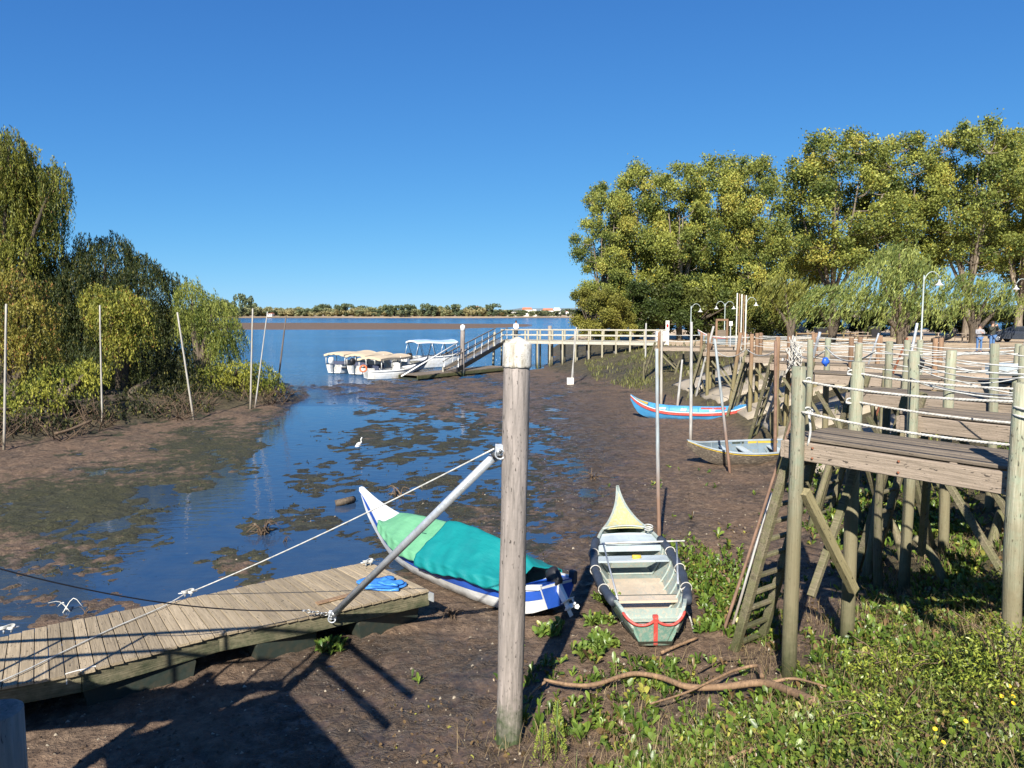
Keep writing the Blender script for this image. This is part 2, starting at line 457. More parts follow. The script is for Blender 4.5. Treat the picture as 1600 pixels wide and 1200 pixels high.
def terrain(x, y):
    x = np.asarray(x, float); y = np.asarray(y, float)
    px, py = proj(x, y, 0.0)
    yy = np.clip(y, 1.5, None)
    px, py = proj(x, yy, 0.0)
    num = np.zeros_like(x); den = np.zeros_like(x)
    for cx, cy, l in CTRL:
        k = 0.45 if cy < 640 else 1.0
        d2 = (px - cx) ** 2 + ((py - cy) * (2.6 if cy < 640 else 1.7)) ** 2
        w = 1.0 / (d2 + 260.0) ** 2
        num += w * l; den += w
    L = num / den
    # broad and fine relief of the drained bed
    rel = fbm(x * 0.62, y * 0.42, 3, 3) * 0.72 + fbm(x * 2.0, y * 2.1, 4, 9, 0.62) * 0.60
    rel = rel * np.clip(1.45 - np.abs(L) * 0.55, 0.25, 1.3)
    Ln = L + rel * np.where(py > 850, 0.7, 1.0)
    mud = np.where(Ln > 0, 0.085 * np.tanh(Ln * 0.8), 0.10 * np.tanh(Ln * 1.2))
    mud = np.where(L < -0.9, mud - 0.4 * np.clip(-L - 0.9, 0, 1), mud)
    bumpy = fbm(x * 7, y * 7, 3, 21) * 0.026 + fbm(x * 3.1, y * 3.1, 2, 33) * 0.024
    fade = np.clip(1.2 - y / 60, 0.2, 1)
    rill = fbm(x * 0.33, y * 0.27, 3, 120); rill2 = fbm(x * 1.1 + 5, y * 0.9, 2, 130)
    mud = mud - np.where(Ln > 0.1, 0.040 * np.exp(-(rill / 0.045) ** 2) + 0.018 * np.exp(-(rill2 / 0.06) ** 2), 0) * (y < 45)
    z = mud + bumpy * np.where(Ln > -0.05, 1.0, 0.35) * fade
    # right bank and quay
    s = shore(x, y)
    wdt = np.interp(y, [0, 5, 30, 48, 60, 80, 100], [5.6, 5.6, 6.2, 7.0, 9.0, 3.5, 3])
    zq = np.interp(y, [0, 20, 45, 60, 72, 109, 200], [2.5, 2.5, 2.32, 2.15, 1.98, 1.62, 1.6])
    f = np.clip(1 - s / wdt, 0, 1)
    prof = f ** 1.15
    bz = prof * zq
    foot = np.exp(-np.clip(s - wdt, 0, 50) / 2.0) * 0.10
    lump = (fbm(x * 0.8, y * 0.8, 3, 50) * 0.10 + fbm(x * 4, y * 4, 2, 51) * 0.025) * np.clip(f * 6, 0, 1) * np.clip((1 - f) * 6, 0.08, 1)
    z = np.where(s < wdt, np.maximum(z * (1 - prof), 0) * (1 - f) + bz + lump + foot, z + foot)
    z = np.where(s < 0, zq + fbm(x * 0.15, y * 0.15, 3, 60) * 0.03 + fbm(x * 1.2, y * 1.2, 2, 61) * 0.012, z)
    # left island
    di = seg_dist(x, y, ISLE, True)
    ins = inside(x, y, ISLE)
    g = np.where(ins, np.clip(di / 3.0, 0, 1), 0)
    g0 = np.exp(-di / 1.2)
    z = np.where(ins, 0.22 + 0.5 * g + fbm(x * 1.0, y * 1.0, 3, 70) * 0.08, z + 0.16 * g0 * (z > -0.3))
    # sand bar and far bank
    cxs = np.interp(x / np.maximum(y, 1), [-0.9, -0.36, -0.15, 0.0, 0.03, 0.06], [0.4, 0.35, 0.3, 0.12, 0.0, -0.3])
    bar = cxs - ((y - 300) / 75.0) ** 2 * 0.3 + fbm(x * 0.01, y * 0.02, 3, 80) * 0.12
    z = np.where((y > 150) & (y < 480), np.where(bar > 0, np.minimum(bar * 2, 0.35), -0.8), z)
    yb = 795 + fbm(x * 0.006, x * 0 + 3, 3, 90) * 14
    far = np.clip((y - yb) / 14, -1, 1)
    hill = np.clip((y - 900) / 500, 0, 1) * (6 + 5 * fbm(x * 0.002, y * 0.002, 3, 95))
    z = np.where(y > 700, np.where(far > 0, 1.6 * far + hill, -0.8), z)
    z = np.where((y > 480) & (y <= 700) & (s > 0), -0.8, z)
    z = np.where((y > 62) & (y <= 150) & (s > wdt) & ~ins, -0.9, z)
    aux = dict(L=Ln, s=s, wdt=wdt, ins=ins, di=di, px=px, py=py, f=f)
    return z, aux

ys = [1.2]
while ys[-1] < 78: ys.append(ys[-1] * 1.0058 + 0.0)
while ys[-1] < 3000: ys.append(ys[-1] * 1.022)
us = np.concatenate([np.linspace(-4, -1.0, 26)[:-1], np.linspace(-1.0, 1.1, 390), np.linspace(1.1, 4, 26)[1:]])
YY, UU = np.meshgrid(np.array(ys), us, indexing='ij')
XX = UU * (YY + 0.8)
ZZ, AX = terrain(XX, YY)
# behind the viewer the ground simply carries on
nr, nc = XX.shape
idx = np.arange(nr * nc).reshape(nr, nc)
F = np.stack([idx[:-1, :-1], idx[:-1, 1:], idx[1:, 1:], idx[1:, :-1]], -1).reshape(-1, 4)
V = np.stack([XX, YY, ZZ], -1).reshape(-1, 3)
algae = np.exp(-((AX['L'] - 0.22) / 0.28) ** 2) * (0.55 + 0.6 * fbm(XX * 0.8, YY * 0.8, 3, 14))
px, py = AX['px'], AX['py']
def blob(cx, cy, rx, ry): return np.exp(-((px - cx) / rx) ** 2 - ((py - cy) / ry) ** 2)
algae += 0.95 * blob(150, 800, 260, 60) + 0.6 * blob(330, 700, 120, 40) + 1.0 * blob(600, 780, 170, 70) + 0.55 * blob(650, 700, 170, 60) + 0.7 * blob(400, 840, 90, 50)
algae = algae * (AX['s'] > AX['wdt'] + 0.6) * np.where((px > 850) & (py > 620), np.clip(1 - (px - 850) / 200, 0.05, 1), 1.0) * np.where(py > 960, 0.15, 1)
algae += 0.7 * blob(940, 582, 80, 12)
algae = np.clip(algae, 0, 1)
wet = np.clip(1.15 - AX['L'] * 0.9, 0, 1) * np.clip((py - 540) / 60, 0, 1)
wet = np.where(px < 430, wet * 0.5, wet)
wet = np.maximum(wet, 1.0 * blob(880, 720, 150, 130) + 0.7 * blob(760, 900, 120, 60) + .5 * blob(1000, 860, 80, 50))
wet = np.maximum(wet, 0.75 * np.clip((300 - np.abs(px - 620)) / 150, 0, 1) * (py > 1000))
sand = ((AX['s'] < 0) & (YY < 160)).astype(float)
sand = np.maximum(sand, 0.8 * ((YY > 150) & (YY < 480)) * 0 )
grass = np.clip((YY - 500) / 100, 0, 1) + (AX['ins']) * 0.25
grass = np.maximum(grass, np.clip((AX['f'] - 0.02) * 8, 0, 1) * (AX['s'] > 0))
grass = np.where(AX['ins'], 0.9, grass)  # island floor tinted dark in place of shade under the willows
sand = np.maximum(sand, np.clip((YY - 785) / 8, 0, 1) * (YY < 1000) * .7)
grass = np.where((YY > 785) & (YY < 1000), 0, grass)
colors = np.stack([wet, algae, sand], -1).reshape(-1, 3)
def add_attr(me, name, arr):
    a = me.attributes.new(name, 'FLOAT', 'POINT'); a.data.foreach_set('value', np.asarray(arr, dtype=np.float32).ravel())

m, t, b = nodemat('ground')
att = t.nodes.new("ShaderNodeVertexColor"); att.layer_name = 'col'
sep = t.nodes.new("ShaderNodeSeparateColor"); t.links.new(att.outputs['Color'], sep.inputs[0])
wetn, algn, sandn = sep.outputs[0], sep.outputs[1], sep.outputs[2]
ga = t.nodes.new("ShaderNodeAttribute"); ga.attribute_name = 'grass'
gn = ga.outputs['Fac']
w = wpos(t)
n1 = noise(t, w, 0.9, 6, 0.6); n2 = noise(t, w, 7, 6, 0.7); n3 = noise(t, w, 42, 4, 0.7)
mudc = ramp(t, n2, [(0.30, (0.022, 0.015, 0.011)), (0.45, (0.078, 0.055, 0.038)), (0.58, (0.150, 0.106, 0.072)), (0.75, (0.26, 0.19, 0.125))])
mudc = mixc(t, maprange(t, n1, 0.35, 0.7, 0, 0.55), mudc, (0.225, 0.140, 0.085))
mudc = mixc(t, maprange(t, n3, 0.66, 0.78, 0, 0.6), mudc, (0.33, 0.25, 0.17))
algc = ramp(t, noise(t, mapping(t, w, (5, 3, 5)), 4.0, 5, 0.8), [(0.3, (0.010, 0.012, 0.005)), (0.5, (0.034, 0.038, 0.014)), (0.7, (0.10, 0.095, 0.040))])
edge = noise(t, w, 2.6, 6, 0.75)
am = mth(t, 'ADD', algn, mth(t, 'MULTIPLY', mth(t, 'SUBTRACT', edge, 0.5), 1.7))
am = maprange(t, am, 0.35, 0.6, 0, 0.92)
cc = mixc(t, am, mudc, algc)
sandc = ramp(t, noise(t, w, 1.3, 6, 0.7), [(0.3, (0.36, 0.26, 0.16)), (0.5, (0.50, 0.38, 0.25)), (0.72, (0.60, 0.47, 0.32))])
sandc = mixc(t, maprange(t, noise(t, w, 0.22, 4, 0.6), 0.5, 0.68, 0, 0.6), sandc, (0.27, 0.19, 0.11))
sandc = mixc(t, maprange(t, noise(t, w, 24, 3, 0.6), 0.62, 0.75, 0, 0.5), sandc, (0.22, 0.16, 0.11))
cc = mixc(t, sandn, cc, sandc)
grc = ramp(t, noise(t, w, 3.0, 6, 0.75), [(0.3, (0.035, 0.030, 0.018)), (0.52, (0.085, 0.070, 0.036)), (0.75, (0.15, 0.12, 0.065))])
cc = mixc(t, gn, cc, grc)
t.links.new(cc, b.inputs['Base Color'])
cc = mixc(t, mth(t, 'MULTIPLY', maprange(t, wetn, 0.15, 0.9), 0.5), cc, (0.012, 0.012, 0.012))
t.links.new(cc, b.inputs['Base Color'])
wm = mth(t, 'MULTIPLY', wetn, maprange(t, noise(t, mapping(t, w, (1.0, 1.6, 1)), 2.2, 6, 0.75), 0.43, 0.53))
rgh = maprange(t, wm, 0, 1, 0.78, 0.16)
rgh = mixc(t, am, rgh, (0.7, 0.7, 0.7)); 
t.links.new(rgh, b.inputs['Roughness'])
t.links.new(maprange(t, wm, 0, 1, 0.35, 0.6), b.inputs['Specular IOR Level'])
h = mth(t, 'ADD', mth(t, 'MULTIPLY', n2, 1.9), mth(t, 'MULTIPLY', n3, 0.30))
h = mth(t, 'ADD', h, mth(t, 'MULTIPLY', noise(t, mapping(t, w, (14, 10, 14)), 1.0, 4, 0.75), 0.8))
h = mth(t, 'MULTIPLY', h, maprange(t, wm, 0, 1, 1, 0.22))
h = mth(t, 'MULTIPLY', h, maprange(t, sandn, 0, 1, 1, 0.35))
bump(t, b, h, 0.9, 0.05)
M['ground'] = m
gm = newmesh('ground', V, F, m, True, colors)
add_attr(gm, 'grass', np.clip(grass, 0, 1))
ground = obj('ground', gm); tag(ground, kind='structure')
GX = dict(v=V)
def hz(x, y):
    z, _ = terrain(np.array([float(x)]), np.array([float(y)])); return float(z[0])
def hzv(x, y): return terrain(np.asarray(x, float), np.asarray(y, float))

# ground behind the viewer
zb, _ = terrain(np.array([0.0]), np.array([1.2]))
# ---- water: one sheet to the horizon
def water_mat():
    m, t, b = nodemat('river_water')
    w = wpos(t)
    sp = t.nodes.new("ShaderNodeSeparateXYZ"); t.links.new(w, sp.inputs[0])
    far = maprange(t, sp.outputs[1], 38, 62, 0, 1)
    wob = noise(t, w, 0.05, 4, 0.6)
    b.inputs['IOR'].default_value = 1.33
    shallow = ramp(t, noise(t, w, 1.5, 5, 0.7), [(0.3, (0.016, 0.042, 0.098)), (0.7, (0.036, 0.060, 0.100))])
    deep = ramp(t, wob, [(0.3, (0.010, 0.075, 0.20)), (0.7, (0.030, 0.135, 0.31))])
    t.links.new(mixc(t, far, shallow, deep), b.inputs['Base Color'])  # both blues put reflected sky into the base colour
    t.links.new(maprange(t, far, 0, 1, 0.03, 0.12), b.inputs['Roughness'])
    calm = noise(t, mapping(t, w, (1.0, 2.0, 1)), 2.2, 3, 0.5)
    wav = mth(t, 'ADD', noise(t, mapping(t, w, (0.8, 1.9, 1)), 1.0, 5, 0.65, 0.6), mth(t, 'MULTIPLY', noise(t, mapping(t, w, (0.05, 0.22, 1)), 1.0, 3, 0.6), 1.2))
    hh = mixc(t, far, mth(t, 'MULTIPLY', calm, 0.010), wav)
    bump(t, b, hh, 1.0, 0.8)
    return m
M['water'] = water_mat()
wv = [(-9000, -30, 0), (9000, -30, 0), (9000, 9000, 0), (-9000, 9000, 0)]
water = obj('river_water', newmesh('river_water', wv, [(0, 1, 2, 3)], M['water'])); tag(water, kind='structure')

# low hills, tinted blue for distance haze, far beyond the far bank
hv = []; hf = []
for i in range(121):
    x = -3500 + i * 60
    top = 16 + 14 * float(fbm(np.array([i * 0.11]), np.array([2.0]), 3, 5)[0]) + (12 if x > 0 else 0)
    hv += [(x, 3400, -2), (x, 3550, top), (x, 4300, top * 0.6), (x, 4600, -2)]
for i in range(120):
    for k in range(3): hf.append((i * 4 + k, i * 4 + 4 + k, i * 4 + 5 + k, i * 4 + 1 + k))
M['hill'] = m_plain('hill', (0.16, 0.20, 0.22), 1.0, 0, 0.15, 0.01, 0)
tag(obj('distant_hills', newmesh('distant_hills', hv, hf, M['hill'], True)), kind='structure')
# ================================================================== MOORING POST, STAY AND PONTOON
def V2(x, y): return Vector((x, y, 0))
# --- central mooring post
pb, pt = G(793, 1172, 0.0), P(808.5, 541, 7.80)
mp = thing('mooring_post', 'thick grey timber mooring post with a white conical cap, nearest the viewer', 'post', (pb.x, pb.y, 0))
pb2 = pb + Vector((0, 0, -0.6)) + (pb - pt).normalized() * 0.2
ps = post('shaft', pb2, pt, 0.140, 0.134, M['mooring'], mp, 28, 10, 0.002)
ax = (pt - pb).normalized()
Mc = frame_along(pt - ax * 0.30, pt + ax * 0.02, axis=2); Mc.translation = pt - ax * 0.205
prof = [(0.141, -0.01), (0.149, 0.0), (0.148, 0.02), (0.147, 0.12), (0.146, 0.222), (0.141, 0.234), (0.12, 0.243), (0.07, 0.272), (0.03, 0.292), (0.001, 0.300)]
V_ = []; F_ = []
n = 32
for r_, z_ in prof:
    for k in range(n): V_.append((r_ * math.cos(2 * math.pi * k / n), r_ * math.sin(2 * math.pi * k / n), z_ + 0.004 * math.sin(k * 1.9)))
for i in range(len(prof) - 1):
    for k in range(n): F_.append((i * n + k, i * n + (k + 1) % n, (i + 1) * n + (k + 1) % n, (i + 1) * n + k))
F_.append(tuple(reversed(range(n))))
def m_cap():
    m, t, b = nodemat('weathered_cap')
    co = coords(t)
    a = noise(t, mapping(t, co, (14, 14, 2.5)), 1.0, 6, 0.75, 0.4)
    c = ramp(t, a, [(0.36, (0.26, 0.23, 0.17)), (0.48, (0.46, 0.43, 0.37)), (0.62, (0.60, 0.58, 0.53))])
    c = mixc(t, maprange(t, noise(t, co, 45, 3, 0.7), 0.57, 0.66, 0, 0.8), c, (0.20, 0.17, 0.12))
    t.links.new(c, b.inputs['Base Color']); b.inputs['Roughness'].default_value = 0.6
    bump(t, b, noise(t, co, 30, 4), 0.35, 0.01); return m
capme = newmesh('cap', V_, F_, m_cap(), True)
obj('cap', capme, mp, Mc)
# hanging crack down the lee side of the post
_cr = MB()
_side = Vector((0.86, -0.5, 0)).normalized()
for k in range(26):
    a = pt - ax * (0.25 + k * 0.115); b = a - ax * 0.118
    j = 0.004 * math.sin(k * 1.7)
    _cr.add([a + _side * 0.1405 + Vector((j, j, 0)), a + _side * 0.1400 + Vector((j + 0.005, 0.006 + j, 0)), b + _side * 0.1405 + Vector((-j + 0.006, 0.006, 0)), b + _side * 0.1412 + Vector((-j, 0, 0))], [(0, 1, 2, 3)], M['black'])
# --- stay tube from the pontoon to the post, with brackets
band = P(783, 697, 7.70); foot = G(519, 962, 0.52)
band = pt.lerp(pb, (697 - 541) / (1172 - 541)) + Vector((-0.15, -0.05, 0))
st = thing('stay_tube', 'galvanised steel tube strut slanting from pontoon edge up to thick mooring post', 'strut', tuple(foot))
tubeobj('tube', [foot.lerp(band, 0.03), band.lerp(foot, 0.035)], 0.046, M['galv'], st, 18)
def bolt(mb, c, ax_, r, l, m):
    c = Vector(c); ax_ = Vector(ax_).normalized(); mb.tube([c - ax_ * l / 2, c + ax_ * l / 2], r, m, 8)
d_ = (band - foot).normalized()
for nm, c in (('upper_bracket', band), ('lower_bracket', foot)):
    b_ = MB(); sdn = 1 if nm == 'upper_bracket' else -1
    b_.tube([c - d_ * 0.10 * sdn, c + d_ * 0.00], [0.05, 0.035], M['steel'], 12)
    b_.box(c + d_ * sdn * 0.0, (0.10, 0.02, 0.11), M['galv'], None, 0.004)
    b_.box(c + Vector((0, 0.05, 0)), (0.10, 0.02, 0.11), M['galv'], None, 0.004)
    bolt(b_, c + Vector((0, 0.02, 0)), (0, 1, 0), 0.016, 0.16, M['steel'])
    pts = [c + Vector((0.05 * math.cos(a), -0.02, 0.05 * math.sin(a) - 0.04)) for a in np.linspace(0, 6.28, 13)]
    b_.tube(pts, 0.010, M['galv'], 6)
    b_.build(nm, st)

# --- the floating pontoon: two sections lying on the mud
ZD = 0.56
front = [G(670, 921, ZD), G(462, 967, ZD), G(341, 990, ZD), G(125, 1050, ZD), G(-40, 1080, ZD), G(-420, 1170, ZD)]
back = [G(578, 878, ZD), G(440, 904, ZD), G(287, 937, ZD), G(84, 976, ZD), G(-20, 1002, ZD), G(-320, 1065, ZD)]
def polylen(p): return sum((p[i + 1] - p[i]).length for i in range(len(p) - 1))
def along(p, d):
    for i in range(len(p) - 1):
        l = (p[i + 1] - p[i]).length
        if d <= l or i == len(p) - 2: return p[i].lerp(p[i + 1], d / l)
        d -= l
pon = thing('floating_pontoon', 'low walkway of bleached cross planks on black floats, stranded on the mud at left', 'pontoon', tuple(front[0]))
Lf, Lb = polylen(front), polylen(back)
npl = int(Lf / 0.148)
for i in range(npl):
    f0, f1 = (i + 0.035) / npl, (i + 0.965) / npl
    a0, a1 = along(front, f0 * Lf), along(front, f1 * Lf); b0, b1 = along(back, f0 * Lb), along(back, f1 * Lb)
    out = (a0 - b0).normalized() * (0.012 + random.random() * 0.018)
    dz = random.uniform(-0.003, 0.003)
    a = (a0 + a1) / 2 + out; b = (b0 + b1) / 2 - out
    L = (a - b).length; wd = ((a1 - a0).length + (b1 - b0).length) / 2
    Mx = frame_along(b + Vector((0, 0, dz - 0.016)), a + Vector((0, 0, dz - 0.016)))
    hw0, hw1 = (b1 - b0).length / 2, (a1 - a0).length / 2
    h = 0.016; c = 0.004
    V_ = []
    for xx, hw in ((-L / 2, hw0), (L / 2, hw1)):
        V_ += [(xx, -hw, -h), (xx, hw, -h), (xx, hw, h - c), (xx, hw - c, h), (xx, -hw + c, h), (xx, -hw, h - c)]
    F_ = [(i_, (i_ + 1) % 6, (i_ + 1) % 6 + 6, i_ + 6) for i_ in range(6)] + [(5, 4, 3, 2, 1, 0), (6, 7, 8, 9, 10, 11)]
    obj('plank', newmesh('plank', V_, F_, M['dock_wood']), pon, Mx)
def edge_beam(poly, off, nm):
    for i in range(len(poly) - 1):
        a, b = poly[i], poly[i + 1]
        beam(nm, a + Vector((0, 0, -0.145)) + off, b + Vector((0, 0, -0.145)) + off, 0.07, 0.215, M['side_beam'], pon)
edge_beam(front, Vector((-0.02, 0.05, 0)), 'side_beam')
edge_beam(back, Vector((0.0, -0.05, 0)), 'side_beam')
beam('end_beam', front[0] + Vector((-0.03, 0.02, -0.145)), back[0] + Vector((-0.03, -0.02, -0.145)), 0.07, 0.213, M['side_beam'], pon)
for px_ in ((655, 925), (560, 945), (380, 985), (170, 1040)):
    pass
for d0, w_ in ((0.62, 1.05), (2.1, 0.85), (3.9, 1.25), (5.75, 1.2), (7.5, 1.1)):
    a, b = along(front, d0) + Vector((-0.02, 0.10, -0.40)), along(back, d0 * Lb / Lf) + Vector((0, -0.10, -0.40))
    tang = (along(front, d0 + 0.2) - along(front, d0 - 0.2)).normalized()
    Mx = frame_along(a, b)
    hl, hw = (b - a).length / 2, w_ / 2
    V_ = []
    for z_, g in ((-0.17, 0.82), (-0.10, 0.93), (0.11, 1.0), (0.145, 0.97)):
        for sx, sy in ((-1, -1), (1, -1), (1, 1), (-1, 1)): V_.append((sx * hl * (0.94 + 0.06 * g), sy * hw * g, z_))
    F_ = [tuple(reversed(range(4)))] + [(k * 4 + i_, k * 4 + (i_ + 1) % 4, k * 4 + 4 + (i_ + 1) % 4, k * 4 + 4 + i_) for k in range(3) for i_ in range(4)] + [(12, 13, 14, 15)]
    obj('float', newmesh('float', V_, F_, M['float']), pon, Mx)
# white joint plates, end plates and bolts
def plate(nm, c, size, mat, up=(0, 0, 1), yaw=0.0, parent=None):
    Mx = Matrix.Translation(c) @ Matrix.Rotation(yaw, 4, 'Z')
    V_, F_ = boxgeo(size, 0.003)
    return obj(nm, newmesh(nm, V_, F_, mat), parent, Mx)
tan0 = (front[3] - front[2]); yaw = math.atan2(tan0.y, tan0.x)
nrm = Vector((-math.sin(yaw), math.cos(yaw), 0)); nrm = -nrm if nrm.y > 0 else nrm
for px_ in (114, 137):
    c = G(px_, 1053 + (125 - px_) * 0.25, ZD - 0.06) + nrm * 0.035
    mb = MB(); Rz = Matrix.Translation(c) @ Matrix.Rotation(yaw, 4, 'Z')
    V_, F_ = boxgeo((0.16, 0.012, 0.13), 0.003); mb.add([Rz @ Vector(v) for v in V_], F_, M['white'])
    for bx, bz in ((-0.045, 0.03), (0.045, 0.03), (-0.045, -0.03), (0.045, -0.03)):
        q = Rz @ Vector((bx, 0, bz)); mb.tube([q - nrm * 0.005, q + nrm * 0.012], 0.009, M['black'], 6)
    mb.build('joint_plate', pon)
c = front[0] + Vector((0.03, -0.02, -0.10)); plate('end_plate', c, (0.012, 0.14, 0.13), M['galv'], yaw=math.atan2(1.06, 1.1), parent=pon)
# cleats with a few turns of white rope
def cleat(c, yaw, nm='cleat'):
    th = thing(nm, None, None, tuple(c), yaw); th.parent = pon; th.matrix_basis = WM[pon.name].inverted() @ WM[th.name]
    return th
def cleat_mesh(c, yaw, lines=True):
    mb = MB(); Rz = Matrix.Translation(c) @ Matrix.Rotation(yaw, 4, 'Z')
    mb.tube([Rz @ Vector((x, 0, 0.055 + 0.01 * abs(x) / 0.13)) for x in (-0.13, -0.08, 0, 0.08, 0.13)], [0.008, 0.013, 0.016, 0.013, 0.008], M['galv'], 8)
    for x in (-0.04, 0.04): mb.tube([Rz @ Vector((x, 0, 0)), Rz @ Vector((x, 0, 0.055))], 0.012, M['galv'], 8)
    o = mb.build('cleat', pon)
    mb = MB()
    for k in range(3):
        pts = [Rz @ Vector((0.07 * math.cos(a) * (1 + 0.1 * k), 0.028 * math.sin(2 * a) * 1.2, 0.062 + 0.012 * k + 0.012 * math.sin(a))) for a in np.linspace(0, 6.28, 17)]
        mb.tube(pts, 0.008, M['rope_white'], 6)
    mb.build('rope_turns', o)
cl1 = G(294, 932, ZD + 0.01); cleat_mesh(cl1, 0.5)
cleat_mesh(G(12, 989, ZD + 0.01), 0.45)
cl3 = G(572, 881, ZD + 0.01) + Vector((0.05, -0.08, 0)); cleat_mesh(cl3, 0.6)
# loose offcut board on the deck and folded blue tarpaulin
ob = beam('loose_board', G(495, 943, ZD + 0.02), G(556, 927, ZD + 0.02), 0.10, 0.022, M['branch'])
tag(ob, 'thin reddish offcut board lying on the pontoon planks beside the stay tube foot', 'board')
tp = thing('folded_tarp', 'crumpled bright blue plastic sheet folded flat on the pontoon end', 'tarp', tuple(G(590, 912, ZD)))
M['blue_tarp'] = m_plain('blue_tarp', (0.05, 0.22, 0.60), 0.35, 0, 0.2, 12, 0.5)
for k, (cx, cy, w1, w2, yw) in enumerate(((598, 916, 0.62, 0.34, -0.2), (588, 910, 0.52, 0.30, 0.35), (610, 911, 0.36, 0.2, -0.4))):
    c = G(cx, cy, ZD + 0.012 + 0.02 * k)
    nn = 9; V_ = []
    for lay in (1, -1):
        for i in range(nn):
            for j in range(nn):
                u, v_ = i / 8 - .5, j / 8 - .5
                z_ = 0.018 + 0.016 * math.sin(u * 9 + k) * math.cos(v_ * 7) + 0.014 * random.random()
                V_.append((u * w1 * (1 + 0.1 * math.sin(v_ * 6)), v_ * w2 * (1 + 0.12 * math.cos(u * 5)), z_ if lay > 0 else 0.0))
    F_ = []
    for lay in (0, 1):
        o_ = lay * 81
        for i in range(8):
            for j in range(8):
                q = (o_ + i * 9 + j, o_ + (i + 1) * 9 + j, o_ + (i + 1) * 9 + j + 1, o_ + i * 9 + j + 1)
                F_.append(q if lay == 0 else tuple(reversed(q)))
    rim = [i * 9 for i in range(9)] + [72 + j for j in range(1, 9)] + [i * 9 + 8 for i in range(7, -1, -1)] + [j for j in range(7, 0, -1)]
    for a_, b_ in zip(rim, rim[1:] + rim[:1]): F_.append((a_, a_ + 81, b_ + 81, b_))
    obj('fold', newmesh('fold', V_, F_, M['blue_tarp'], True), tp, Matrix.Translation(c) @ Matrix.Rotation(yw, 4, 'Z'))

# white mooring line from the post bracket to the pontoon cleat and on along the deck
ln = tubeobj('mooring_line', sag(band + Vector((-0.06, -0.03, 0.02)), cl1 + Vector((0.05, 0, 0.07)), 0.05, 20), 0.0085, M['rope_white'])
tag(ln, 'thin white rope stretched from the thick mooring post down to the pontoon cleat', 'rope')
pts = crom([cl1 + Vector((0, 0, 0.06)), G(250, 950, ZD + 0.03), G(180, 980, ZD + 0.02), G(100, 1018, ZD + 0.02), G(30, 1052, ZD + 0.03), G(-60, 1090, ZD + 0.02)], 6)
ln2 = tubeobj('deck_line', pts, 0.009, M['rope_white']); tag(ln2, 'slack white rope trailing diagonally over the pontoon planks at left', 'rope')
# black cable with a turnbuckle
ce = foot + Vector((-0.06, 0, 0.02)); ca = P(-60, 872, 7.0)
cpts = sag(ca, ce.lerp(ca, 0.10), 0.16, 24)
cb = thing('stay_cable', 'black steel cable sagging in from the left to the foot of the stay tube', 'cable', tuple(ce))
tubeobj('cable', cpts, 0.0075, M['black'], cb)
mb = MB(); a = cpts[-1]
for k in range(6):
    q = a.lerp(ce, (k + 0.5) / 6); r_ = 0.028
    pl = [q + Vector((r_ * math.cos(t_), 0.006 * math.sin(t_) if k % 2 else r_ * 0.7 * math.sin(t_), r_ * 0.7 * math.sin(t_) if k % 2 else 0)) for t_ in np.linspace(0, 6.28, 9)]
    mb.tube(pl, 0.006, M['steel'], 6)
mb.build('chain_link', cb)

# --- cut pile at lower left
pc = G(-10, 1112, 2.72)
cp = thing('cut_pile', 'sawn-off grey timber pile at the lower left edge, seen from above', 'pile', (pc.x, pc.y, 0))
post('shaft', (pc.x + 0.03, pc.y, -0.5), (pc.x, pc.y, 2.72), 0.125, 0.122, M['mooring'], cp, 26, 8, 0.003)
# --- the landing stage the viewer stands on, beyond the left edge of the frame
def stage():
    A = Vector((-3.76, 4.75, 0)); e1 = Vector((0.595, -0.804, 0)); e2 = Vector((0.804, 0.595, 0))
    th = thing('landing_stage', 'timber landing stage with railing beside the cut pile, mostly beyond the left edge', 'landing stage', tuple(A))
    z = 3.2
    for i in range(12):
        o_ = A - e2 * (0.076 + i * 0.152) + Vector((0, 0, z - 0.02))
        beam('plank', o_, o_ + e1 * 6.9, 0.142, 0.04, M['pier_wood'], th)
    for k in (0.06, 0.9, 1.76):
        o_ = A - e2 * k + Vector((0, 0, z - 0.15)); beam('joist', o_, o_ + e1 * 6.9, 0.08, 0.20, M['beam_wood'], th)
    for q in (0.0, 2.1, 4.2):
        for k in (-0.0, 1.83):
            b_ = A + e1 * q - e2 * k
            if (q, k) == (2.1, 0.0): continue
            post('post', (b_.x, b_.y, hz(b_.x, b_.y) - 0.4), (b_.x, b_.y, z + 1.1), 0.085, 0.08, M['post_wood'], th)
    for zz in (z + 0.55, z + 1.05):
        for k in (0.0, 1.83):
            o_ = A - e2 * k + Vector((0, 0, zz)); beam('rail', o_, o_ + e1 * (2.0 if k == 0 else 6.5), 0.05, 0.10, M['beam_wood'], th)
    # gangway down to the pontoon
    g0 = A - e2 * 0.45 - e1 * 0.05 + Vector((0, 0, z)); 
    gw = thing('gangway', 'sloping gangway with handrails down to the pontoon, beyond the left edge', 'gangway', tuple(g0))
    g1 = G(-330, 1110, ZD + 0.1)
    d = (g1 - g0); sd = Vector((d.y, -d.x, 0)).normalized()
    for k in (-0.42, 0.42):
        beam('stringer', g0 + sd * k, g1 + sd * k, 0.06, 0.16, M['galv'], gw)
        beam('handrail', g0 + sd * k + Vector((0, 0, 1)), g1 + sd * k + Vector((0, 0, 1)), 0.05, 0.05, M['galv'], gw)
        for f in (0.02, 0.25, 0.5, 0.75, 0.98):
            q = g0.lerp(g1, f) + sd * k; beam('baluster', q, q + Vector((0, 0, 1.0)), 0.04, 0.04, M['galv'], gw)
    for i in range(26):
        q = g0.lerp(g1, (i + 0.5) / 26) + Vector((0, 0, 0.09)); beam('tread', q - sd * 0.42, q + sd * 0.42, 0.13, 0.03, M['pier_wood'], gw)
stage()

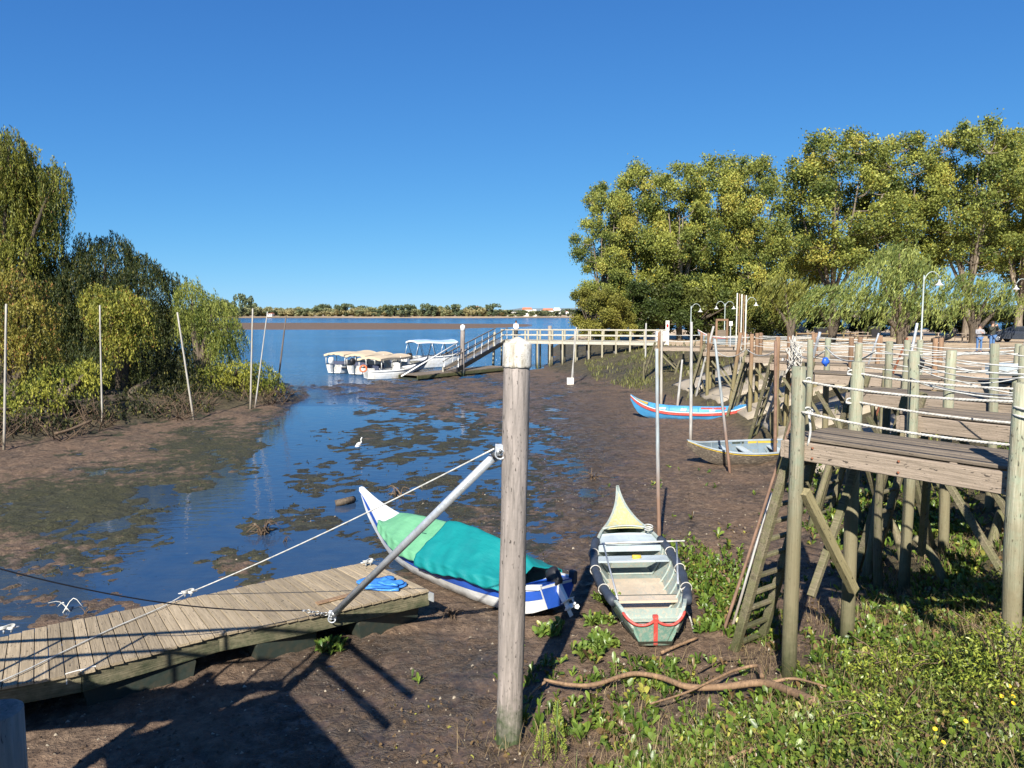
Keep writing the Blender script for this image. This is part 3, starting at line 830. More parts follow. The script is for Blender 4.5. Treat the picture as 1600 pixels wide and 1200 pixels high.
# ================================================================== FINGER PIERS
ROPEC = {}
def laid_rope(a, b, s, r=0.0135, pitch=0.11, name='rope', parent=None, mat=None):
    """a three-strand rope hanging from a to b"""
    a = Vector(a); b = Vector(b); L = (b - a).length
    n = int(L / pitch * 6)
    base = sag(a, b, s, n); d = (b - a).normalized(); sd = d.cross(Vector((0, 0, 1))).normalized(); up = sd.cross(d)
    mb = MB()
    for k in range(3):
        pts = [p + (sd * math.cos(2 * math.pi * (i / 6 + k / 3)) + up * math.sin(2 * math.pi * (i / 6 + k / 3))) * r * 0.55 for i, p in enumerate(base)]
        mb.tube(pts, r * 0.62, mat or M['rope'], 5)
    return mb.build(name, parent)
def knot(c, r, mat, parent, name='knot'):
    mb = MB()
    for k in range(3):
        ph = k * 1.1
        pts = [Vector(c) + Vector((r * math.cos(a), r * 0.9 * math.sin(a) * math.cos(ph), r * math.sin(a) * math.sin(ph) + (k - 1) * r * 0.5)) for a in np.linspace(0, 6.28, 11)]
        mb.tube(pts, r * 0.32, mat, 5)
    return mb.build(name, parent)

def ladder(parent, p, t_, w, width, n=9, mat=None, nm='ladder', r=0.045):
    """side rails from foot p to head t_, rungs across direction w"""
    mat = mat or M['old_wood']
    p = Vector(p); t_ = Vector(t_); w = Vector(w).normalized()
    lad = MB(); 
    a = beam(nm, p - w * width / 2 , t_ - w * width / 2, r * 2.4, r * 2.0, mat, parent, up=w)
    beam('side_rail', p + w * width / 2 + (t_ - p) * 0.02, t_ + w * width / 2, r * 2.4, r * 2.0, mat, a if False else parent, up=w)
    for i in range(n):
        q = p.lerp(t_, (i + 0.7) / (n + 0.4)) + Vector((0, 0, random.uniform(-0.02, 0.02)))
        beam('rung', q - w * (width / 2 + 0.05), q + w * (width / 2 + 0.05 + random.uniform(-.03, .03)), 0.075, 0.045, mat, parent)
    return a

def pier(label, E, u, length, width, z, spacing, top, pmat, near=False, ropes=True, lad=True, ladoff=(-0.75, 0.0), nb=None, ropemat=None, postr=0.078, seed=1, extra=0.0):
    rr = random.Random(seed)
    E = Vector((E[0], E[1], 0)); u = Vector((u[0], u[1], 0)).normalized(); v = Vector((-u.y, u.x, 0))
    if v.y < 0: v = -v
    th = thing('finger_pier', label, 'pier', tuple(E), 0, 'finger piers along the quay')
    nb = nb or (7 if near else 5)
    bw = width / nb
    for i in range(nb):
        o_ = E + v * (bw * (i + 0.5)) + Vector((0, 0, z - 0.022 + rr.uniform(-.004, .004))) - u * (0.22 + rr.uniform(0, .05))
        beam('deck_board', o_, o_ + u * length, bw * 0.93, 0.042, M['pier_wood'], th)
    for k in (-0.055, width + 0.055):
        o_ = E + v * k + Vector((0, 0, z - 0.16)); beam('side_beam', o_ - u * 0.20, o_ + u * length, 0.07, 0.22, M['beam_wood'], th)
    nj = max(2, int(length / 1.1))
    for i in range(nj):
        o_ = E + u * (i * (length - 0.3) / (nj - 1) + 0.02) + Vector((0, 0, z - 0.125)); beam('joist', o_ + v * 0.0, o_ + v * width, 0.07, 0.16, M['beam_wood'], th)
    o_ = E - u * 0.23 + Vector((0, 0, z - 0.16)); beam('end_beam', o_ - v * 0.09, o_ + v * (width + 0.09), 0.05, 0.20, M['beam_wood'], th)
    q = 0.0; tops = {0: [], 1: []}
    while q < length - 0.2:
        for side, k in ((0, -0.05 - postr), (1, width + 0.05 + postr)):
            b_ = E + u * q + v * k
            g = hz(b_.x, b_.y)
            tz = top + rr.uniform(-.04, .04)
            lean = Vector((rr.uniform(-.03, .03), rr.uniform(-.03, .03), 0))
            post('post', (b_.x, b_.y, min(g, z - 0.5) - 0.35), (b_.x + lean.x, b_.y + lean.y, tz), postr * rr.uniform(1.0, 1.12), postr * rr.uniform(0.92, 1.0), pmat, th, 14 if near else 10)
            tops[side].append(Vector((b_.x, b_.y, tz)))
        q += spacing
    # diagonal braces at the water end
    b0 = E - v * 0.0; b1 = E + v * width
    g = hz(E.x, E.y)
    if near:
        beam('brace', P(1257, 768, 8.86), P(1334, 922, 9.36), 0.115, 0.10, M['brace_wood'], th, up=u)
        for q_ in (0.17, 1.17, 2.20):
            for dz_ in (-0.10, -0.22):
                c_ = E + u * q_ - v * 0.092 + Vector((0, 0, z + dz_)); tubeobj('bolt', [c_, c_ - v * 0.014], 0.014, M['rust'], th, 6)
        beam('brace', b0 + v * 0.1 + Vector((0, 0, 1.2)) + u * 0.1, b1 + v * 0.05 + Vector((0, 0, 2.7)) + u * 0.1, 0.07, 0.09, M['old_wood'], th, up=u)
        beam('brace', b1 + v * 0.2 + u * 0.9 + Vector((0, 0, 2.9)), b1 + v * 0.9 + u * 0.55 + Vector((0, 0, 1.5)), 0.07, 0.09, M['old_wood'], th, up=v)
    else: beam('brace', b0 + Vector((0, 0, z - 0.55)) - u * (postr + 0.06), b1 + v * 0.1 + Vector((0, 0, max(g + 0.35, z - 2.3))) - u * (postr + 0.06), 0.10, 0.085, M['old_wood'], th, up=u)
    if not near: beam('brace', b1 + Vector((0, 0, z - 0.3)) + u * (postr + 0.06), b1 + u * 1.2 + Vector((0, 0, max(g + 0.5, z - 1.9))), 0.085, 0.10, M['old_wood'], th, up=v)
    if not near: beam('brace', b0 + Vector((0, 0, z - 0.5)) + u * (postr + 0.08), b0 + u * 1.3 + v * 0.02 + Vector((0, 0, max(g + 0.3, z - 2.2))), 0.085, 0.10, M['old_wood'], th, up=v)
    if ropes:
        for side in (0, 1):
            for i in range(len(tops[side]) - 1):
                for h_, s_ in ((0.06, 0.05), (0.36, 0.07)) if not near else ():
                    a = tops[side][i] - Vector((0, 0, h_ + 0.08)); b = tops[side][i + 1] - Vector((0, 0, h_ + 0.08))
                    tubeobj('rope', sag(a, b, s_ * rr.uniform(.6, 2.2), 8), 0.012, ropemat or M['rope_white'], th, 5)
    if lad:
        p = E + v * (width * 0.5 + ladoff[1]) + u * ladoff[0]
        gz = hz(p.x, p.y)
        ladder(th, (p.x, p.y, gz - 0.1), E + v * (width * 0.5) - u * 0.26 + Vector((0, 0, z - 0.02 + extra)), v, 0.58, 12 if near else 9)
    return th, E, u, v, tops

U0 = (0.6, -0.8)
M['brace_wood'] = m_wood('brace_wood', (0.36, 0.31, 0.17), (0.22, 0.19, 0.10), 0, var=0.1)
# A: the nearest pier
thA, E, u, v, tops = pier('nearest plank pier on tall green-stained posts, with thick twisted rope rails', (3.47, 9.02), U0, 3.6, 0.98, 3.14, 2.34, 3.97, M['post_wood'], near=True, ladoff=(-0.98, -0.12), seed=3, postr=0.082)
pA, pB = tops[0][0], tops[0][1]
sdv = -v * 0.10
for h0, h1, s_ in ((0.10, 0.16, 0.06), (0.13, 0.22, 0.10)):
    pass
for (x0, y0, x1, y1, s_) in ((1274, 581, 1588, 602, 0.035), (1274, 583, 1588, 611, 0.060), (1276, 625, 1588, 655, 0.045)):
    pass
# outer row (nearest the viewer) and inner row
for h0, h1, s_ in ((0.16, 0.17, 0.045), (0.52, 0.58, 0.04)):
    laid_rope(pA - v * 0.05 + u * 0.07 - Vector((0, 0, h0)), pB - v * 0.05 - u * 0.07 - Vector((0, 0, h1)), s_, parent=thA)
qA, qB = tops[1][0], tops[1][1]
for h0, h1, s_ in ((0.14, 0.18, 0.05), (0.50, 0.56, 0.04)):
    laid_rope(qA - v * 0.05 + u * 0.07 - Vector((0, 0, h0)), qB - v * 0.05 - u * 0.07 - Vector((0, 0, h1)), s_, parent=thA)
for c, r_ in ((pA + Vector((0.09, -0.02, -0.16)), 0.028), (pA + Vector((0.09, -0.02, -0.52)), 0.038), (pA + Vector((0.13, 0, -0.54)), 0.032), (qA + Vector((-0.09, -0.02, -0.14)), 0.032), (qA + Vector((-0.09, -0.02, -0.50)), 0.034)):
    knot(c, r_, M['rope_white'], thA)
tubeobj('rope_end', crom([pA + Vector((0.10, -0.05, -0.55)), pA + Vector((0.12, -0.06, -0.75)), pA + Vector((0.10, -0.05, -0.92))], 4), 0.014, M['rope_white'], thA, 6)
tubeobj('lashing', [qB + Vector((0.11 * math.cos(a), 0.11 * math.sin(a), -0.35 - 0.015 * a)) for a in np.linspace(0, 12.6, 30)], 0.012, M['rope'], thA, 5)
tubeobj('lashing', [pB + Vector((0.10 * math.cos(a), 0.10 * math.sin(a), -0.18 - 0.012 * a)) for a in np.linspace(0, 12.6, 30)], 0.012, M['rope'], thA, 5)

# B, C, D ... further piers, each with its own look
piers = [
 ('second plank pier from the viewer, pale beams and ropes, behind the nearest one', (5.98, 11.25), (0.62, -0.78), 4.4, 1.0, 3.14, 2.2, 4.02, M['post_wood'], 5, True),
 ('third pier, bleached side beam and leaning ladder, with a red pole against it', (6.85, 15.0), (0.62, -0.76), 6.2, 1.0, 3.10, 2.4, 4.05, M['post_wood'], 7, True),
 ('fourth pier with a blue bag hanging at its end post', (7.9, 20.2), (0.74, -0.67), 5.9, 1.0, 3.06, 2.3, 3.95, M['post_wood'], 9, True),
 ('fifth pier with reddish posts and a tangle of ropes at its end', (8.9, 25.6), (0.82, -0.57), 6.0, 1.0, 2.98, 2.3, 3.86, M['post_red'], 11, True),
 ('sixth pier with reddish posts, a long grey pole leaning on its end', (9.7, 31.0), (0.88, -0.47), 5.8, 1.0, 2.90, 2.3, 3.78, M['post_red'], 13, True),
 ('seventh pier with reddish posts, behind the right end of the blue boat', (9.6, 37.5), (0.94, -0.34), 6.0, 1.0, 2.80, 2.4, 3.66, M['post_red'], 15, True),
 ('farthest finger pier, dark ladder at its end near the root of the white-railed jetty', (8.9, 46.5), (0.97, -0.24), 6.0, 1.0, 2.62, 2.5, 3.45, M['post_red'], 17, True),
]
PT = []
for (lb, E_, u_, ln_, w_, z_, sp_, tp_, mt_, sd_, ld_) in piers:
    r = pier(lb, E_, u_, ln_, w_, z_, sp_, tp_, mt_, seed=sd_, lad=ld_, ladoff=(-1.0, 0.05), extra=0.25)
    PT.append(r)
# extra old struts and forked timbers at pier ends
def strut(label, pts, r, mat, nm='old_strut', cat='timber', group=None):
    o = tubeobj(nm, pts, r, mat, None, 8); tag(o, label, cat, group); return o

# crooked old stakes left standing around the pier ends
_r = random.Random(41); OG = 'old crooked stakes around the pier ends'
_names = ['second', 'third', 'fourth', 'fifth', 'sixth', 'seventh', 'farthest']
_how = ['leaning left', 'leaning right', 'upright', 'forked and mossy', 'broken off short', 'tilted towards the water']
for _i, (_th, _E, _u, _v, _t) in enumerate(PT):
    for _j in range(6):
        _b = _E + _u * _r.uniform(-1.0, 3.2) + _v * _r.uniform(-.5, 1.7); _g = hz(_b.x, _b.y)
        _top = _r.uniform(1.0, 3.3) if _j != 4 else _g + .8
        _l = Vector((_r.uniform(-.5, .5), _r.uniform(-.3, .3), 0))
        if _j == 0: _l.x = -.55
        if _j == 1: _l.x = .55
        if _j == 2: _l *= .15
        _m = (_b + _l * .5); _rad = _r.uniform(.035, .085)
        _p = [Vector((_b.x, _b.y, _g - .3)), Vector((_m.x + _r.uniform(-.06, .06), _m.y, (_g + _top) / 2)), Vector((_b.x + _l.x, _b.y + _l.y, max(_top, _g + .5)))]
        _V, _F = tubegeo(crom(_p, 3), [_rad * (1.1 - .06 * q + .05 * math.sin(q * 2)) for q in range(7)], 7)
        _o = obj('old_stake', newmesh('old_stake', [q - _p[0] for q in _V], _F, M['old_wood'], True), None, Matrix.Translation(_p[0]))
        tag(_o, f'old weathered stake {_how[_j]} by the {_names[_i]} pier', 'stake', OG)
# ================================================================== POLES
def pole(label, bx, by, tx, ty, r0, r1, mat, dz=0.0, Dt=None, base_z=0.05, nm='mooring_pole', group=None, cat='pole'):
    b = G(bx, by, base_z); t_ = P(tx, ty, b.y + dz)
    o = post(nm, b + (b - t_).normalized() * 0.35, t_, r0, r1, mat, None, 10, 5, 0.004)
    tag(o, label, cat, group); return o
def m_pole2(name, lo, hi, z0, z1):
    m, t, b = nodemat(name)
    sp = t.nodes.new("ShaderNodeSeparateXYZ"); t.links.new(wpos(t), sp.inputs[0])
    z = mth(t, 'ADD', sp.outputs[2], mth(t, 'MULTIPLY', noise(t, wpos(t), 4, 3), 0.5))
    n_ = noise(t, mapping(t, coords(t), (30, 30, 3)), 1.0, 4, 0.6)
    c = mixc(t, maprange(t, z, z0, z1), lo, hi)
    c = mixc(t, maprange(t, n_, 0.35, 0.7, 0, 0.6), c, tuple(q * 0.5 for q in lo))
    t.links.new(c, b.inputs['Base Color']); b.inputs['Roughness'].default_value = 0.7
    return m
M['pole_rusty'] = m_plain('pole_rusty', (0.20, 0.12, 0.08), 0.8, 0, 0.4, 5, 0.2)
M['pole_grey'] = m_pole2('pole_grey', (0.22, 0.16, 0.11), (0.42, 0.42, 0.40), 0.2, 1.0)
M['pole_pale'] = m_pole2('pole_pale', (0.26, 0.21, 0.15), (0.42, 0.40, 0.35), 0.2, 1.4)
M['pole_blue'] = m_pole2('pole_blue', (0.24, 0.145, 0.10), (0.34, 0.40, 0.42), 1.3, 2.4)
M['pole_dark'] = m_plain('pole_dark', (0.13, 0.10, 0.08), 0.8, 0, 0.4, 5, 0.2)
gl = 'thin mooring poles off the left island'
pole('tall pale pole standing upright at the far left edge before the willows', 6, 706, 10, 475, .045, .032, M['pole_pale'], group=gl)
pole('upright pale pole standing before the round yellow-green willow clump', 160, 671, 156, 477, .038, .028, M['pole_pale'], group=gl)
pole('left-leaning white pole before the dark hollow of the willows', 303, 658, 277, 488, .045, .034, M['pole_pale'], group=gl)
pole('straight whitish pole before the tip of the willow island', 391, 641, 395, 482, .045, .034, M['pole_pale'], group=gl)
pole('right-leaning thin brownish pole beside the tip of the island', 398, 640, 418, 487, .038, .024, M['pole_grey'], group=gl)
pole('dark right-leaning pole standing in the water off the island tip', 433, 612, 447, 493, .055, .035, M['pole_dark'], group=gl)
gr = 'thin mooring poles around the stranded boats'
pole('tall pole with grey-blue top and rusty lower half behind the green skiff', 1030, 857, 1026, 545, .043, .03, M['pole_blue'], group=gr)
pole('upright grey pole at the bow of the grey boat', 1079, 697, 1080.5, 503, .06, .045, M['pole_grey'], group=gr)
pole('slightly leaning pole, rusty in the middle, beside the grey boat', 1141, 743, 1117, 530, .045, .035, M['pole_blue'], group=gr)
pole('thin pale pole standing behind the left part of the blue boat', 1033, 641, 1034, 516, .07, .05, M['pole_pale'], group=gr)
pole('short grey pole standing behind the middle of the blue boat', 1058, 640, 1066, 562, .07, .045, M['pole_grey'], group=gr)
pole('dark rusty upright pole left of the nearest post', 1211, 723, 1212, 533, .055, .045, M['pole_rusty'], group=gr, base_z=.1)
pole('rusty pole leaning on the ladder of the nearest pier', 1126, 1000, 1252, 610, .024, .018, M['pole_rusty'], dz=0.2, group=gr)
pole('grey stick leaning beside the ladder of the nearest pier', 1142, 985, 1206, 770, .02, .016, M['pole_grey'], dz=0.3, group=gr)
pole('long white pole leaning on the end of the third pier', 1330, 650, 1373, 521, .028, .028, M['galv'], dz=-1.2, base_z=1.2, group=gr)
pole('bright rust-red pole leaning over the rope rail behind the nearest pier', 1362, 665, 1418, 528, .035, .03, M['rust'], dz=-1.0, base_z=1.2, group=gr)
pole('thick short galvanised pole tilted beside the street lamp', 1424, 552, 1433, 505, .07, .07, M['galv'], dz=0.0, base_z=2.6, group=gr)
pole('short grey pole tilted over a rope post of the fourth pier', 1266, 572, 1281, 519, .05, .045, M['galv'], dz=-0.5, base_z=2.9, group=gr)
pole('pale pole leaning on the ladder of the fifth pier', 1188, 682, 1243, 528, .06, .05, M['pole_pale'], dz=-1.5, group=gr)
pole('second pale pole leaning on the ladder of the fifth pier', 1177, 680, 1224, 560, .06, .05, M['pole_grey'], dz=-1.0, group=gr)
pole('rusty pole fanned out beside the leaning pale poles', 1216, 668, 1246, 560, .05, .04, M['rust'], dz=-1.5, base_z=.3, group=gr)
pole('dark timber pole crossing the end of the sixth pier', 1140, 640, 1157, 520, .10, .08, M['post_red'], dz=-0.5, base_z=.3, group=gr)
pole('grey pole leaning left off the seventh pier', 1085, 628, 1115, 510, .06, .05, M['pole_grey'], dz=-1.0, base_z=.2, group=gr)
pole('pale slanting pole crossing the ends of the sixth pier', 1165, 600, 1158, 545, .06, .05, M['pole_pale'], dz=-0.5, base_z=1.0, group=gr)
pole('thin grey pole standing at the quay end of the white-railed jetty', 1008, 590, 1009.5, 505, .07, .05, M['pole_grey'], group=gr)
# leaning double pole with a concrete foot
w0 = G(892, 601, 0.05)
lt = thing('weighted_pole', 'pair of thin poles leaning right from a pale concrete block on the mud', 'pole', (w0.x, w0.y, 0))
for k, (tx, rr_) in enumerate(((901, .045), (898, .035))):
    t_ = P(tx, 511 + k * 3, w0.y); post('shaft', w0 + Vector((0.1 * k, 0, -0.1)), t_, rr_, rr_ * .8, M['pole_grey'], lt, 8, 4, .003)
V_, F_ = boxgeo((0.42, 0.4, 0.5), 0.05); obj('block', newmesh('block', V_, F_, M['cap']), lt, Matrix.Translation(w0 + Vector((-0.05, -0.1, 0.2))))

# ================================================================== BOATS
def smooth_tab(tab, n):
    """tab rows: x, b, s, k, bb  -> n smooth stations"""
    T = np.array(tab, float); xs = T[:, 0]
    xi = np.linspace(xs[0], xs[-1], n)
    out = [xi]
    # monotone cubic (PCHIP-like)
    for c in range(1, T.shape[1]):
        y_ = T[:, c]; h_ = np.diff(xs); dl = np.diff(y_) / h_
        m_ = np.zeros_like(y_); m_[0] = dl[0]; m_[-1] = dl[-1]
        for i in range(1, len(y_) - 1): m_[i] = 0 if dl[i - 1] * dl[i] < 0 else (dl[i - 1] + dl[i]) / 2
        k = np.clip(np.searchsorted(xs, xi) - 1, 0, len(xs) - 2); t_ = (xi - xs[k]) / h_[k]
        out.append((2 * t_**3 - 3 * t_**2 + 1) * y_[k] + (t_**3 - 2 * t_**2 + t_) * h_[k] * m_[k] + (-2 * t_**3 + 3 * t_**2) * y_[k + 1] + (t_**3 - t_**2) * h_[k] * m_[k + 1])
    return np.stack(out, 1)
def section(x, b, s, k, bb, inset=0.0, n=5):
    """one side from keel to sheer"""
    pts = [(x, 0.0, k + inset), (x, max(bb - inset, 0), k + inset)]
    for i in range(1, n + 1):
        f = i / n
        yy = bb + (b - bb) * (1 - (1 - f) ** 1.5) - inset
        pts.append((x, max(yy, 0), k + inset + (s - k - inset) * f))
    return pts
def hull_skin(name, S, mat, parent, Mw, inset=0.0, flip=False, flo=0.0, fhi=1.0, n=5, close=True):
    V = []; F = []; W = None
    for row in S:
        sd = section(*row, inset, n)
        full = [(p[0], -p[1], p[2]) for p in reversed(sd[1:])] + sd
        W = len(full); V += full
    for i in range(len(S) - 1):
        for j in range(W - 1):
            q = (i * W + j, (i + 1) * W + j, (i + 1) * W + j + 1, i * W + j + 1)
            F.append(tuple(reversed(q)) if flip else q)
    if close:
        F.append(tuple(range(W)) if not flip else tuple(reversed(range(W))))
    me = newmesh(name, V, F, mat, False)
    return obj(name, me, parent, Mw)
def strake(name, S, mat, parent, Mw, w=0.05, h=0.03, dz=0.0, out=0.0, x0=None, x1=None, sides=(-1, 1), frac=1.0):
    """a timber strip following the sheer line on each side"""
    for sgn in sides:
        mb = MB(); prev = None; P_ = []
        for row in S:
            x, b, s, k, bb = row
            if x0 is not None and x < x0 - 1e-6: continue
            if x1 is not None and x > x1 + 1e-6: continue
            yy = bb + (b - bb) * (1 - (1 - frac) ** 1.5); zz = k + (s - k) * frac
            P_.append(Vector((x, sgn * (yy + out), zz + dz)))
        V = []; F = []
        for p in P_:
            V += [p + Vector((0, -w / 2, -h / 2)), p + Vector((0, w / 2, -h / 2)), p + Vector((0, w / 2, h / 2)), p + Vector((0, -w / 2, h / 2))]
        for i in range(len(P_) - 1):
            for j in range(4):
                F.append((i * 4 + j, i * 4 + (j + 1) % 4, (i + 1) * 4 + (j + 1) % 4, (i + 1) * 4 + j))
        F += [(3, 2, 1, 0), tuple(range(len(V) - 4, len(V)))]
        obj(name, newmesh(name, V, F, mat), parent, Mw)
def deck(name, S, mat, parent, Mw, x0, x1, dz=0.01, crown=0.02, th=0.02):
    V = []; F = []
    rows = [r_ for r_ in S if x0 - 1e-6 <= r_[0] <= x1 + 1e-6]
    for lay in (0, -th):
        for x, b, s, k, bb in rows:
            for j in range(7):
                f = j / 3 - 1; V.append((x, f * b, s + dz + crown * (1 - f * f) * min(1, b * 3) + lay))
    n_ = len(rows); o_ = n_ * 7
    for i in range(n_ - 1):
        for j in range(6):
            q = (i * 7 + j, (i + 1) * 7 + j, (i + 1) * 7 + j + 1, i * 7 + j + 1)
            F.append(tuple(reversed(q))); F.append(tuple(a + o_ for a in q))
    for j in range(6): F.append((j, j + 1, o_ + j + 1, o_ + j)); e = (n_ - 1) * 7; F.append((e + j + 1, e + j, o_ + e + j, o_ + e + j + 1))
    obj(name, newmesh(name, V, F, mat, True), parent, Mw)
def at_x(S, x):
    return [float(np.interp(x, S[:, 0], S[:, c])) for c in range(1, 5)]
def thwart(name, S, x, w, z, mat, parent, Mw, th=0.03, inset=0.03):
    b, s, k, bb = at_x(S, x)
    f = (z - k) / (s - k); hw = bb + (b - bb) * (1 - (1 - min(f, 1)) ** 1.5) - inset
    V_, F_ = boxgeo((w, 2 * hw, th), 0.0)
    return obj(name, newmesh(name, V_, F_, mat), parent, Mw @ Matrix.Translation((x, 0, z)))
def ribs(S, xs_, mat, parent, Mw):
    for x in xs_:
        b, s, k, bb = at_x(S, x)
        pts = section(x, b, s - 0.02, k, bb, 0.045)
        full = [(p[0], -p[1], p[2]) for p in reversed(pts[1:])] + pts
        V, F = tubegeo(full, 0.018, 4)
        obj('rib', newmesh('rib', V, F, mat), parent, Mw)
def paint(name, c, worn, amt=0.5, rough=0.5, sc=9, dark=None, mud=1.0):
    """old boat paint: chips, scuffs and mud low down"""
    m, t, b = nodemat(name)
    co = coords(t); n_ = noise(t, mapping(t, co, (1, 2.5, 2.5)), sc, 6, 0.75)
    base = ramp(t, noise(t, co, 2.5, 4, 0.6), [(0.3, tuple(x * 0.78 for x in c)), (0.7, tuple(min(1, x * 1.12) for x in c))])
    cc = mixc(t, maprange(t, n_, 0.5 + (0.5 - amt) * 0.35, 0.60 + (0.5 - amt) * 0.35), base, worn)
    cc = mixc(t, maprange(t, noise(t, co, 40, 3, 0.7), 0.60, 0.72, 0, 0.5), cc, dark or tuple(x * 0.3 for x in worn))
    sp = t.nodes.new("ShaderNodeSeparateXYZ"); t.links.new(wpos(t), sp.inputs[0])
    z = mth(t, 'ADD', sp.outputs[2], mth(t, 'MULTIPLY', mth(t, 'SUBTRACT', noise(t, wpos(t), 4, 4), 0.5), 0.18))
    cc = mixc(t, maprange(t, z, 0.07, 0.20, 0.9 * mud, 0), cc, (0.055, 0.042, 0.03))
    t.links.new(cc, b.inputs['Base Color']); b.inputs['Roughness'].default_value = rough
    bump(t, b, n_, 0.35, 0.008); return m
M['b_green'] = paint('paint_green', (0.13, 0.24, 0.19), (0.24, 0.27, 0.21), 0.55)
M['b_inner'] = paint('paint_pale_green', (0.29, 0.355, 0.325), (0.40, 0.37, 0.30), 0.5, mud=.25)
M['b_floor'] = paint('paint_floor', (0.56, 0.46, 0.34), (0.44, 0.40, 0.32), 0.5, mud=.1)
M['b_grey'] = paint('paint_grey_blue', (0.38, 0.44, 0.47), (0.30, 0.34, 0.33), 0.3)
M['b_yellow'] = paint('paint_yellow', (0.58, 0.50, 0.20), (0.42, 0.46, 0.33), 0.55, sc=14)
M['b_red'] = paint('paint_red', (0.50, 0.065, 0.05), (0.42, 0.16, 0.13), 0.4)
M['b_dark'] = paint('paint_dark', (0.05, 0.065, 0.05), (0.09, 0.09, 0.07), 0.4)
M['b_navy'] = m_plain('foam_navy', (0.035, 0.045, 0.065), 0.6, 0, 0.3, 5, 0.2)
M['b_blue'] = paint('paint_royal_blue', (0.025, 0.10, 0.48), (0.04, 0.14, 0.45), 0.3, 0.35)
M['b_white'] = paint('paint_white', (0.72, 0.73, 0.72), (0.55, 0.55, 0.50), 0.25, 0.4)
M['b_sky'] = paint('paint_sky_blue', (0.06, 0.28, 0.54), (0.12, 0.40, 0.62), 0.3, 0.45)
M['b_brown'] = paint('paint_grey_brown', (0.11, 0.09, 0.07), (0.24, 0.20, 0.15), 0.5, 0.8)
M['b_yell2'] = paint('paint_ochre', (0.62, 0.42, 0.05), (0.45, 0.36, 0.12), 0.3)
M['b_blgrey'] = paint('paint_faded_blue', (0.15, 0.21, 0.26), (0.20, 0.22, 0.20), 0.5)

def boat_frame(stern, bow, z=0.0, roll=0.0, pitch=0.0):
    d = Vector(bow) - Vector(stern); yaw = math.atan2(d.y, d.x)
    return Matrix.Translation((stern[0], stern[1], z)) @ Matrix.Rotation(yaw, 4, 'Z') @ Matrix.Rotation(pitch, 4, 'Y') @ Matrix.Rotation(roll, 4, 'X')

